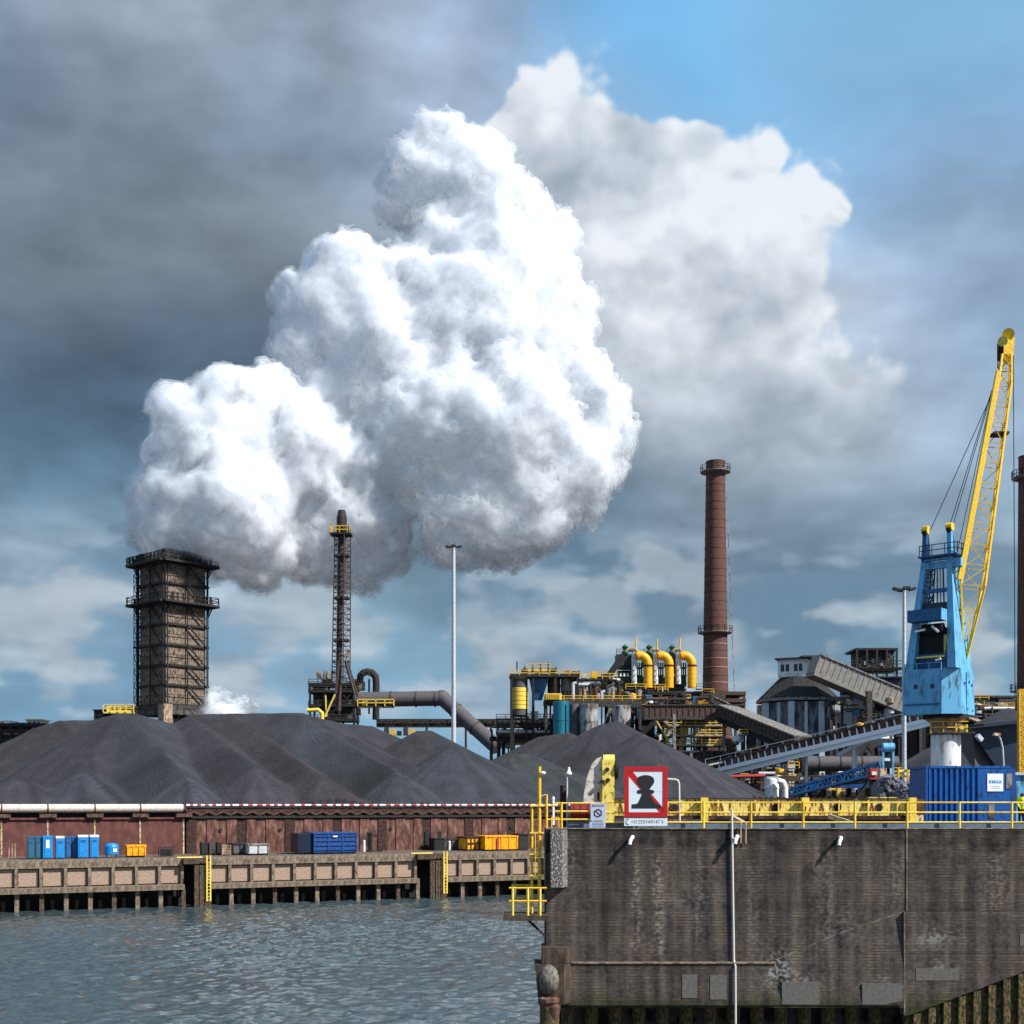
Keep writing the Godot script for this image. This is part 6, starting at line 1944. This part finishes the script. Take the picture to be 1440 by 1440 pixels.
func railings() -> void:
	# yellow rail along the wall's edge: posts and three bars to a length, each length a thing
	var posts := [846, 917, 991, 1058, 1132, 1205, 1279, 1353, 1427, 1500, 1574]
	var o := thing("guard_rail", "yellow tube guard rail along the edge of the lock wall", "railing", wp(1130, 1166, -0.3))
	for p in posts:
		part(o, "post", MB.new().tube(wp(p, 1168, -0.3), wp(p, 1127, -0.3), 0.05, 8), "yellow" if p % 2 else "wornrail")
		part(o, "foot", MB.new().box(wp(p, 1166, -0.3), Vector3(0.3, 0.06, 0.24)), "wornrail")
	for k in posts.size() - 1:
		for y in [1128.5, 1142.5, 1156.5]:
			part(o, "bar", MB.new().tube(wp(posts[k], y, -0.3), wp(posts[k + 1], y, -0.3), 0.034, 8), "yellow" if (k + int(y)) % 3 else "wornrail")
	var l := thing("guard_rail", "rust spotted yellow rail and gate at the wall's left end, before the red drum", "railing", wp(800, 1166, -0.3))
	for p in [769, 790]:
		part(l, "post", MB.new().tube(wp(p, 1168, -0.3), wp(p, 1117 if p < 780 else 1128, -0.3), 0.05, 8), "wornrail")
	part(l, "gate_hoop", MB.new().path([wp(776, 1164, -0.3), wp(776, 1150, -0.3), wp(786, 1150, -0.3), wp(786, 1164, -0.3)], 0.03, 6), "wornrail")
	for y in [1129.5, 1141, 1152.5]:
		part(l, "bar", MB.new().tube(wp(769 if y > 1145 else 781, y, -0.3), wp(846, y, -0.3), 0.034, 8), "yellow")
	part(l, "bar", MB.new().tube(wp(748, 1133, -0.3), wp(785, 1133, -0.3), 0.04, 8), "wornrail")
	part(l, "arm", MB.new().tube(wp(759, 1120, -0.3), wp(769, 1117, -0.3), 0.025, 6), "rope")
	# ladder down the corner and its landing
	var t := thing("ladder_frame", "yellow ladder frame with a landing hanging off the lock wall's left corner", "ladder", wp(757, 1290, 0.0))
	part(t, "mast", MB.new().tube(wp(758.5, 1284, 0.0), wp(758.5, 1078, 0.0), 0.075, 10), "wornrail")
	part(t, "stile", MB.new().tube(wp(748, 1284, 0.0), wp(748, 1133, 0.0), 0.055, 8), "wornrail")
	part(t, "stile", MB.new().tube(wp(752.5, 1232, 0.3), wp(752.5, 1171, 0.3), 0.02, 6), "wornrail")
	for y in [1133, 1171, 1201, 1231]:
		part(t, "hoop", MB.new().beam(wp(745, y, 0.06), wp(765, y, 0.06), 0.09, 0.06), "yellow")
	for k in 18:
		part(t, "rung", MB.new().tube(wp(748, 1140 + k * 8, 0.0), wp(758, 1140 + k * 8, 0.0), 0.015, 6), "steel")
	part(t, "landing", wbox(MB.new(), 708, 771, 1285, 1292, -1.0, 0.9), "concretedark")
	for p in [[721, 0.8], [742, 0.8], [721, -0.9], [742, -0.9], [759, 0.8]]:
		part(t, "landing_post", MB.new().tube(wp(p[0], 1286, p[1]), wp(p[0], 1246, p[1]), 0.05, 8), "yellow")
	for y in [1247, 1265]:
		part(t, "landing_bar", MB.new().tube(wp(716, y, 0.8), wp(768, y, 0.8), 0.04, 8), "wornrail")
		part(t, "landing_bar", MB.new().tube(wp(720, y, -0.9), wp(760, y, -0.9), 0.04, 8), "wornrail")
	part(t, "strut", MB.new().beam(wp(768, 1318, 0.0), wp(740, 1291, 0.0), 0.1), "rustdark")
	part(t, "mast_lamp", MB.new().ball(wp(763.5, 1087, 0.1), 0.09, 10, Vector3(1.3, 0.8, 1)), "purewhite")
	part(t, "mast_lamp", MB.new().ball(wp(753.5, 1088, -0.1), 0.06, 8), "galv")


func text(parent: Node, called: String, s: String, h: float, where: Vector3, m: String, bold := false) -> void:
	var t := TextMesh.new()
	t.text = s
	var f := SystemFont.new()
	f.font_names = PackedStringArray(["Droid Sans"])
	if bold:
		f.font_weight = 700
	t.font = f
	t.font_size = 32
	t.pixel_size = h / 24.0
	t.depth = 0.004
	var o := MeshInstance3D.new()
	o.name = numbered(parent, called)
	parent.add_child(o, true)
	o.mesh = t
	o.position = where - org(parent)
	o.material_override = M[m]


func wall_things() -> void:
	# red framed sign: no mooring
	var sg := thing("no_mooring_sign", "large white sign with a thick red frame, black bollard and red slash", "sign", wp(908, 1162, -0.1))
	var z := -0.06
	part(sg, "backing", wbox(MB.new(), 879, 938, 1079, 1148, z - 0.03, z), "signwhite")
	for k in [[878, 939, 1078, 1084.6], [878, 939, 1142.2, 1149], [878, 884.4, 1084.6, 1142.2], [932.4, 939, 1084.6, 1142.2]]:
		part(sg, "frame_bar", wbox(MB.new(), k[0], k[1], k[2], k[3], z - 0.034, z + 0.02), "signred")
	var sl := PackedVector2Array()
	for k in [[884.4, 1084.6], [889.5, 1084.6], [932.4, 1135.5], [932.4, 1142.2], [927.5, 1142.2], [884.4, 1091.5]]:
		var p := wp(k[0], k[1])
		sl.append(Vector2(p.x, p.y))
	part(sg, "slash", MB.new().prism(sl, 0.004, Transform3D(Basis(), Vector3(0, 0, -WD + z + 0.006))), "signred")
	var bo := PackedVector2Array()
	for k in [[895.5, 1099], [896, 1095], [898.5, 1092.2], [903, 1090.4], [908, 1089.8], [913, 1090.4], [917.5, 1092.2], [920, 1095], [920.4, 1099], [918.8, 1103], [915.5, 1107], [913.6, 1110.6], [918.8, 1110.8], [920.4, 1113.4], [918.8, 1116], [913.8, 1116.2], [916.5, 1121], [920.5, 1128], [923.6, 1130.6], [928.8, 1131.4], [929.8, 1136.8], [888.4, 1136.8], [888.6, 1131], [895, 1130.6], [898, 1128], [901.2, 1121], [903, 1116.2], [897.2, 1116], [895.6, 1113.4], [897.2, 1110.8], [902.4, 1110.6], [900.5, 1107], [897.2, 1103]]:
		var p := wp(k[0], k[1])
		bo.append(Vector2(p.x, p.y))
	part(sg, "bollard_symbol", MB.new().prism(bo, 0.004, Transform3D(Basis(), Vector3(0, 0, -WD + z + 0.012))), "signblack")
	for x in [892, 925]:
		part(sg, "post", MB.new().beam(wp(x, 1166, -0.16), wp(x, 1084, -0.16), 0.07), "galv")
	part(sg, "sheet_seam", wbox(MB.new(), 885, 932, 1113.0, 1113.5, z, z + 0.003), "galv")
	var np := thing("number_plate", "narrow white plate with a dark telephone number under the red framed sign", "sign", wp(908, 1161, -0.1))
	part(np, "plate", wbox(MB.new(), 878, 939, 1150.2, 1161.5, -0.1, -0.07), "signwhite")
	text(np, "number", "+31255149147 5", 0.135, wp(910.5, 1155.8, -0.066), "signblack")
	part(np, "handset_symbol", MB.new().path([wp(884.5, 1152, -0.068), wp(881.4, 1152.6, -0.068), wp(880.4, 1155.8, -0.068), wp(881.4, 1159, -0.068), wp(884.5, 1159.6, -0.068)], 0.014, 6), "signblack")
	# small prohibition sign
	var fs := thing("notice_sign", "small pale grey notice with a dark hexagon mark, hung on the yellow rail", "sign", wp(842, 1164, -0.2))
	part(fs, "plate", wbox(MB.new(), 831, 853, 1129, 1154, -0.24, -0.2), "signgrey")
	part(fs, "lower_plate", wbox(MB.new(), 829.5, 852, 1155.5, 1164, -0.24, -0.2), "signgrey")
	var rg := MB.new()
	for k in 6:
		var a := TAU * (k + 0.5) / 6.0
		var b := TAU * (k + 1.5) / 6.0
		rg.beam(wp(841.3, 1143.5, -0.195) + Vector3(cos(a), sin(a), 0) * 0.16, wp(841.3, 1143.5, -0.195) + Vector3(cos(b), sin(b), 0) * 0.16, 0.045, 0.012, Vector3.BACK)
	rg.beam(wp(837.8, 1139.5, -0.194), wp(845, 1147.5, -0.194), 0.04, 0.012, Vector3.BACK)
	part(fs, "hexagon_mark", rg, "cloth")
	for k in 3:
		part(fs, "text_line", wbox(MB.new(), 833, 849, 1157 + k * 2.2, 1157.8 + k * 2.2, -0.2, -0.196), "bluedark")
	part(fs, "text_line", wbox(MB.new(), 833, 850, 1131.5, 1134.5, -0.2, -0.196), "lightsteel")
	# white and yellow mooring guide
	var d := 54.0
	var mg := thing("mooring_guide", "tall white plate and yellow post with a black roller behind the small notice", "fairlead", at(848, 1166, d))
	var pl := PackedVector2Array()
	for k in [[819.5, 1166], [821, 1118], [826, 1092], [833, 1074], [840, 1066], [847, 1064], [848, 1166]]:
		var p := at(k[0], k[1], d)
		pl.append(Vector2(p.x, p.y))
	part(mg, "white_plate", MB.new().prism(pl, 0.5, Transform3D(Basis(), Vector3(0, 0, -d))), "whitepipe")
	part(mg, "yellow_post", pbox(MB.new(), 847, 864, 1068, 1168, d - 0.2, 0.7), "worn")
	part(mg, "post_cap", MB.new().tube(at(848, 1069, d + 0.1), at(864, 1069, d + 0.1), 0.24, 14), "worn")
	part(mg, "roller", MB.new().tube(at(864.5, 1082, d + 0.1), at(868.5, 1082, d + 0.1), 0.42, 18), "black")
	for k in [[1082, 6], [1097, 7], [1099, -1]]:
		part(mg, "bolt_boss", MB.new().tube(at(848 + k[1], k[0], d - 0.3), at(848 + k[1], k[0], d - 0.19), 0.09, 10), "rustdark")
	part(mg, "slot", pbox(MB.new(), 840, 843, 1114, 1126, d - 0.03, 0.02), "rustdark")
	part(mg, "yellow_panel", pbox(MB.new(), 843.5, 847, 1110, 1140, d - 0.1, 0.09), "yellow")
	var dr := thing("red_drum", "dark red ribbed drum lying behind the yellow rail, left of the notice", "drum", at(816, 1152, 54))
	part(dr, "drum", MB.new().tube(at(802, 1141, 54), at(831, 1141, 54), 0.36, 20), "drum")
	for k in [806, 816, 826]:
		part(dr, "hoop", MB.new().tube(at(k, 1141, 54), at(k + 1.5, 1141, 54), 0.385, 20), "drum")
	part(dr, "cradle", pbox(MB.new(), 800, 833, 1153, 1166, 53.8, 0.8), "darksteel")
	var st := thing("timber_stub", "short rusty brown post stub behind the gate at the wall's left end", "post", at(792, 1166, 55))
	part(st, "stub", MB.new().tube(at(792, 1170, 55), at(792, 1106, 55), 0.14, 12), "rustdark")
	part(st, "cap", MB.new().tube(at(792, 1106, 55), at(792, 1104.5, 55), 0.15, 12), "black")
	var lp := thing("deck_lamp", "small white hooded lamp on a thin post beside the brown stub", "lamp", at(798, 1166, 54.5))
	part(lp, "post", MB.new().tube(at(797.5, 1168, 54.5), at(797.5, 1092, 54.5), 0.035, 8), "galv")
	part(lp, "hood", MB.new().lathe(at(800, 1089, 54.5), [[0.12, 0], [0.13, 0.05], [0.06, 0.16], [0.05, 0.3], [0, 0.32]], 12), "purewhite")
	part(lp, "arm", MB.new().beam(at(797.5, 1092, 54.5), at(800, 1090, 54.5), 0.05), "galv")
	single("white_stub_pipe", "tiny white capped pipe by the gate at the wall's left end", "pipe", MB.new().lathe(at(778, 1130, 54), [[0.05, -0.9], [0.05, 0.15], [0.07, 0.18], [0.05, 0.28], [0, 0.3]], 10), "purewhite", at(778, 1162, 54))
	var hp := thing("bent_white_post", "thin white post with a bent top right of the red framed sign", "post", at(953, 1166, 53))
	part(hp, "post", MB.new().path([at(956, 1166, 53), at(955, 1102, 53), at(953.5, 1098, 53), at(951, 1096.4, 53), at(937, 1095.5, 53)], 0.04, 8), "rope")
	# rusted yellow girder
	var gd := thing("yellow_girder", "long rust stained yellow steel girder lying behind the guard rail", "girder", at(1080, 1166, 56))
	var cuts := [852, 905, 958, 1010, 1062, 1095, 1133, 1180, 1221, 1262, 1287]
	for k in cuts.size() - 1:
		part(gd, "web_plate", pbox(MB.new(), cuts[k] + 0.3, cuts[k + 1] - 0.3, 1124 + (k % 2) * 0.8 - (3 if k == 8 else 0), 1147, 56, 0.25), "girder")
		part(gd, "stiffener", pbox(MB.new(), cuts[k] - 0.8, cuts[k] + 0.8, 1125, 1148, 55.85, 0.14), "girder")
	part(gd, "top_flange", pbox(MB.new(), 852, 1287, 1122.2, 1123.6, 55.9, 0.7), "rustdark")
	part(gd, "bottom_flange", pbox(MB.new(), 852, 1287, 1147.4, 1152, 55.8, 0.8), "rustdark")
	part(gd, "lower_beam", pbox(MB.new(), 1000, 1290, 1152.4, 1160, 56.2, 0.4), "darksteel")
	for k in [948, 1091, 1178, 1236]:
		part(gd, "round_hole", MB.new().tube(at(k, 1135.5, 55.99), at(k, 1135.5, 55.94), 0.17, 14), "rustdark")
	for k in [991, 1133, 1284]:
		part(gd, "post_block", pbox(MB.new(), k - 5, k + 5, 1121.5, 1134 if k == 1133 else 1166, 55.6, 0.3), "yellow")
	for k in [[1030, 1150, 1052, 1162], [1166, 1148, 1204, 1160]]:
		part(gd, "loose_strut", MB.new().beam(at(k[0], k[1], 55.2), at(k[2], k[3], 54.6), 0.26, 0.2), "cream")
	part(gd, "end_fitting", pbox(MB.new(), 1290, 1301, 1124, 1146, 56, 0.4), "rust")
	part(gd, "end_fitting", pbox(MB.new(), 1288, 1299, 1146.2, 1162, 56, 0.4), "cream")
	for k in 26:
		part(gd, "top_lug", pbox(MB.new(), 1060 + k * 8.4, 1062.5 + k * 8.4, 1119.5 + (k % 3) * 0.7, 1122, 56.2, 0.2), "rustdark")
	var kb := MB.new()
	wbox(kb, 800, 2000, 1157.5, 1166, -0.95, -0.75)
	single("kerb_plate", "blue grey steel kerb strip behind the foot of the guard rail", "kerb", kb, "bluegrey", wp(1100, 1166, -0.8))
	# blue container
	var cd := 58.0
	var bc := thing("blue_container", "bright blue ribbed container office with a white sign on the lock island", "container", at(1365, 1166, cd))
	part(bc, "body", pbox(MB.new(), 1303.5, 1421, 1080, 1163, cd + 0.1, 2.5), "container")
	part(bc, "top_rail", pbox(MB.new(), 1302, 1422, 1077, 1080.4, cd - 0.02, 2.7), "container")
	part(bc, "bottom_rail", pbox(MB.new(), 1302, 1400, 1162, 1166.4, cd - 0.02, 2.7), "container")
	for k in 9:
		var rib := MB.new()
		var xa := 1305.0 + k * 7.6
		rib.hull6([at(xa, 1162, cd + 0.1), at(xa + 1.3, 1162, cd), at(xa + 4.0, 1162, cd), at(xa + 5.3, 1162, cd + 0.1)], [at(xa, 1080.5, cd + 0.1), at(xa + 1.3, 1080.5, cd), at(xa + 4.0, 1080.5, cd), at(xa + 5.3, 1080.5, cd + 0.1)])
		part(bc, "rib", rib, "container")
	part(bc, "corner_post", pbox(MB.new(), 1302, 1304.8, 1080.6, 1162, cd - 0.015, 0.2), "container")
	part(bc, "flat_panel", pbox(MB.new(), 1375, 1421, 1080.6, 1158, cd, 0.09), "container")
	part(bc, "dark_gap", pbox(MB.new(), 1400.4, 1428, 1158.4, 1167, cd + 0.05, 2), "black")
	part(bc, "side_return", pbox(MB.new(), 1421.3, 1428, 1081, 1158, cd + 0.6, 2), "navybox")
	var wsn := part(bc, "white_sign", pbox(MB.new(), 1388.5, 1410.8, 1088, 1112.8, cd - 0.03, 0.029), "purewhite")
	text(wsn, "sign_lettering", "BMGA", 0.15, at(1399.6, 1099.5, cd - 0.034), "toilet", true)
	for k in 2:
		part(wsn, "sign_line", pbox(MB.new(), 1394, 1406, 1105.5 + k * 2.6, 1106.3 + k * 2.6, cd - 0.034, 0.003), "galv")
	part(bc, "grey_plate", pbox(MB.new(), 1415.2, 1423.4, 1088, 1109, cd - 0.03, 0.029), "lightsteel")
	part(bc, "grey_plate", pbox(MB.new(), 1390.5, 1398.5, 1131, 1151, cd - 0.03, 0.029), "lightsteel")
	var cb := thing("light_blue_cabin", "pale blue cabin cut by the right edge beside the blue container", "cabin", at(1445, 1166, 76))
	part(cb, "wall", pbox(MB.new(), 1429, 1480, 1090, 1157, 76, 2.4), "blue")
	part(cb, "roof", pbox(MB.new(), 1427, 1482, 1086, 1089.9, 75.8, 2.8), "galv")
	part(cb, "window", pbox(MB.new(), 1446, 1470, 1096, 1116, 75.97, 0.029), "window")


# ---------------------------------------------------------------- the worker at the right edge
func nets(bones: Array, cell: float, blend: float, mb: MB) -> void:
	# one skin over tapered bones [a, b, radius a, radius b]: surface nets of their smooth union
	var lo := Vector3(1e9, 1e9, 1e9)
	var hi := -lo
	for b in bones:
		var m := Vector3.ONE * (maxf(b[2], b[3]) + blend + cell * 2)
		lo = lo.min(b[0] - m).min(b[1] - m)
		hi = hi.max(b[0] + m).max(b[1] + m)
	var n := Vector3i(((hi - lo) / cell).ceil()) + Vector3i.ONE
	var field := PackedFloat32Array()
	field.resize(n.x * n.y * n.z)
	var dist := func(p: Vector3) -> float:
		var s := 0.0
		for b in bones:
			var ab: Vector3 = b[1] - b[0]
			var f := clampf((p - b[0]).dot(ab) / maxf(ab.length_squared(), 1e-9), 0.0, 1.0)
			var q: float = p.distance_to(b[0] + ab * f) - lerpf(b[2], b[3], f)
			s += exp(-q / blend)
		return -log(maxf(s, 1e-30)) * blend
	for z in n.z:
		for y in n.y:
			for x in n.x:
				field[(z * n.y + y) * n.x + x] = dist.call(lo + Vector3(x, y, z) * cell)
	var vert := {}
	var corner := []
	for k in 8:
		corner.append(Vector3i(k & 1, (k >> 1) & 1, k >> 2))
	for z in n.z - 1:
		for y in n.y - 1:
			for x in n.x - 1:
				var vals := []
				var neg := 0
				for c in corner:
					var q: float = field[((z + c.z) * n.y + y + c.y) * n.x + x + c.x]
					vals.append(q)
					neg += 1 if q < 0.0 else 0
				if neg == 0 or neg == 8:
					continue
				var sum := Vector3.ZERO
				var cnt := 0
				for a in 8:
					for bit in [1, 2, 4]:
						var b: int = a | bit
						if b != a and (vals[a] < 0.0) != (vals[b] < 0.0):
							sum += Vector3(corner[a]).lerp(Vector3(corner[b]), vals[a] / (vals[a] - vals[b]))
							cnt += 1
				var p := lo + (Vector3(x, y, z) + sum / cnt) * cell
				var e := cell * 0.5
				var g := Vector3(dist.call(p + Vector3(e, 0, 0)) - dist.call(p - Vector3(e, 0, 0)), dist.call(p + Vector3(0, e, 0)) - dist.call(p - Vector3(0, e, 0)), dist.call(p + Vector3(0, 0, e)) - dist.call(p - Vector3(0, 0, e))).normalized()
				vert[Vector3i(x, y, z)] = [p, g]
	for key in vert:
		for ax in 3:
			var d := Vector3i.ZERO
			d[ax] = 1
			var u := Vector3i.ZERO
			u[(ax + 1) % 3] = 1
			var w := Vector3i.ZERO
			w[(ax + 2) % 3] = 1
			var i0: int = (key.z * n.y + key.y) * n.x + key.x
			var k2: Vector3i = key + d
			var i1: int = (k2.z * n.y + k2.y) * n.x + k2.x
			if (field[i0] < 0.0) == (field[i1] < 0.0):
				continue
			if vert.has(key - u) and vert.has(key - w) and vert.has(key - u - w):
				var a: Array = vert[key]
				var b: Array = vert[key - u]
				var c: Array = vert[key - u - w]
				var e: Array = vert[key - w]
				mb.tri(a[0], b[0], c[0], a[1], b[1], c[1])
				mb.tri(a[0], c[0], e[0], a[1], c[1], e[1])


func worker() -> void:
	var f := at(1436.5, HZ, 70)
	f.y = 10.405
	var o := thing("person", "person in a yellow green safety jacket at the right edge, behind the guard rail", "person", f)
	var P := func(x: float, y: float, z: float) -> Vector3: return f + Vector3(x, y, z)
	var body := MB.new()
	var bones := [[P.call(0, 0.92, 0), P.call(0, 1.3, 0.05), 0.15, 0.17], [P.call(0, 1.3, 0.05), P.call(0, 1.45, 0.08), 0.12, 0.06], [P.call(-0.16, 1.33, 0.05), P.call(0.16, 1.33, 0.05), 0.075, 0.075], [P.call(0, 1.49, 0.1), P.call(0, 1.54, 0.1), 0.092, 0.085]]
	for s in [-1.0, 1.0]:
		bones.append([P.call(s * 0.09, 0.9, 0), P.call(s * 0.1, 0.48, 0.02), 0.1, 0.065])
		bones.append([P.call(s * 0.1, 0.48, 0.02), P.call(s * 0.11, 0.08, -0.02), 0.06, 0.042])
		bones.append([P.call(s * 0.11, 0.04, -0.04), P.call(s * 0.12, 0.03, 0.14), 0.045, 0.035])
		bones.append([P.call(s * 0.19, 1.33, 0.05), P.call(s * 0.25, 1.07, 0.08), 0.06, 0.045])
		bones.append([P.call(s * 0.25, 1.07, 0.08), P.call(s * 0.2, 0.88, 0.24), 0.044, 0.03])
	nets(bones, 0.028, 0.02, body)
	var hand := MB.new()
	for s in [-1.0, 1.0]:
		var w: Vector3 = P.call(s * 0.2, 0.88, 0.24)
		var hb := [[w, w + Vector3(-s * 0.01, -0.04, 0.06), 0.026, 0.034]]
		for k in 4:
			var r := w + Vector3(-s * (0.03 - k * 0.02), -0.05, 0.075)
			hb.append([r, r + Vector3(0, -0.025, 0.025 - k * 0.003), 0.009, 0.0085])
			hb.append([r + Vector3(0, -0.025, 0.025 - k * 0.003), r + Vector3(0, -0.05, 0.012), 0.0085, 0.007])
		hb.append([w + Vector3(-s * 0.03, -0.02, 0.03), w + Vector3(-s * 0.055, -0.05, 0.05), 0.011, 0.008])
		nets(hb, 0.007, 0.005, hand)
	body.v.append_array(hand.v)
	body.n.append_array(hand.n)
	part(o, "body", body, "skin")
	var jk := MB.new()
	var jb := [[P.call(0, 0.86, 0), P.call(0, 1.3, 0.05), 0.185, 0.195], [P.call(-0.17, 1.33, 0.05), P.call(0.17, 1.33, 0.05), 0.095, 0.095], [P.call(0, 1.38, 0.06), P.call(0, 1.42, 0.08), 0.085, 0.075]]
	for s in [-1.0, 1.0]:
		jb.append([P.call(s * 0.19, 1.33, 0.05), P.call(s * 0.25, 1.07, 0.08), 0.078, 0.064])
		jb.append([P.call(s * 0.25, 1.07, 0.08), P.call(s * 0.205, 0.9, 0.225), 0.062, 0.05])
	nets(jb, 0.03, 0.015, jk)
	part(o, "jacket", jk, "hivis")
	var tr := MB.new()
	var tb := [[P.call(-0.06, 0.9, 0), P.call(0.06, 0.9, 0), 0.155, 0.155]]
	for s in [-1.0, 1.0]:
		tb.append([P.call(s * 0.09, 0.88, 0), P.call(s * 0.1, 0.48, 0.02), 0.118, 0.085])
		tb.append([P.call(s * 0.1, 0.48, 0.02), P.call(s * 0.11, 0.1, -0.02), 0.082, 0.066])
		tb.append([P.call(s * 0.11, 0.045, -0.04), P.call(s * 0.12, 0.04, 0.15), 0.055, 0.045])
	nets(tb, 0.03, 0.012, tr)
	part(o, "trousers", tr, "cloth")
	part(o, "reflective_band", MB.new().lathe(P.call(0, 1.02, 0.02), [[0.21, 0], [0.215, 0.01], [0.215, 0.05], [0.21, 0.06]], 18), "galv")
	part(o, "helmet", MB.new().lathe(P.call(0, 1.53, 0.1), [[0.135, 0.0], [0.125, 0.01], [0.118, 0.03], [0.108, 0.07], [0.07, 0.115], [0, 0.13]], 18), "cloth")
	for s in [-1.0, 1.0]:
		part(o, "eye", MB.new().ball(P.call(s * 0.033, 1.525, 0.186), 0.011, 8), "black")
		part(o, "ear", MB.new().ball(P.call(s * 0.092, 1.51, 0.1), 0.026, 8, Vector3(0.4, 1, 0.7)), "skin")
	part(o, "nose", MB.new().ball(P.call(0, 1.5, 0.195), 0.016, 8, Vector3(0.8, 1.3, 1)), "skin")
	part(o, "mouth", MB.new().box(P.call(0, 1.465, 0.184), Vector3(0.045, 0.008, 0.008)), "redpaint")


func _ready() -> void:
	rng.seed = 20240
	for f in [[fine, 5, 0.02, FastNoiseLite.FRACTAL_FBM, 5], [broad, 9, 0.011, FastNoiseLite.FRACTAL_FBM, 5], [ridged, 12, 0.014, FastNoiseLite.FRACTAL_RIDGED, 4]]:
		f[0].seed = f[1]
		f[0].frequency = f[2]
		f[0].noise_type = FastNoiseLite.TYPE_SIMPLEX_SMOOTH
		f[0].fractal_type = f[3]
		f[0].fractal_octaves = f[4]
	# camera: level, its lens shifted upwards so that chimneys and masts stay upright
	var cam := Camera3D.new()
	cam.name = "camera"
	cam.projection = Camera3D.PROJECTION_FRUSTUM
	cam.near = 0.1
	cam.far = 4000.0
	cam.size = 0.1 * 1440.0 / F
	cam.frustum_offset = Vector2(0, 0.1 * (HZ - 720.0) / F)
	cam.position = Vector3(0, EYE, 0)
	add_child(cam)
	cam.current = true
	# sky, sun, exposure
	var env := Environment.new()
	env.background_mode = Environment.BG_SKY
	env.tonemap_mode = Environment.TONE_MAPPER_LINEAR
	env.tonemap_exposure = EXPOSURE
	env.sdfgi_enabled = true
	env.ssao_enabled = true
	env.ssil_enabled = true
	var sky := Sky.new()
	var pan := PanoramaSkyMaterial.new()
	pan.panorama = sky_image()
	sky.sky_material = pan
	env.sky = sky
	env.sky_rotation = Vector3(0, PI, 0)
	var we := WorldEnvironment.new()
	we.name = "world"
	we.environment = env
	add_child(we)
	var sun := DirectionalLight3D.new()
	sun.name = "sun"
	sun.light_energy = 1.6
	sun.light_color = Color(1.0, 0.98, 0.95)
	sun.light_angular_distance = 0.5
	sun.shadow_enabled = true
	add_child(sun)
	sun.look_at_from_position(Vector3(0.648, 0.665, 0.372) * 100.0, Vector3.ZERO)
	materials()
	setting()
	heaps()
	quays()
	red_wall()
	quench_tower()
	plant_left()
	plant_middle()
	plant_right()
	crane()
	hull()
	light_mast(638, 770, 212, "tall white light mast in front of the sloping grey gas duct")
	light_mast(1271.5, 830, 150, "tall white light mast just left of the blue crane")
	lock_wall()
	railings()
	quay_things()
	wall_things()
	worker()
	plume()
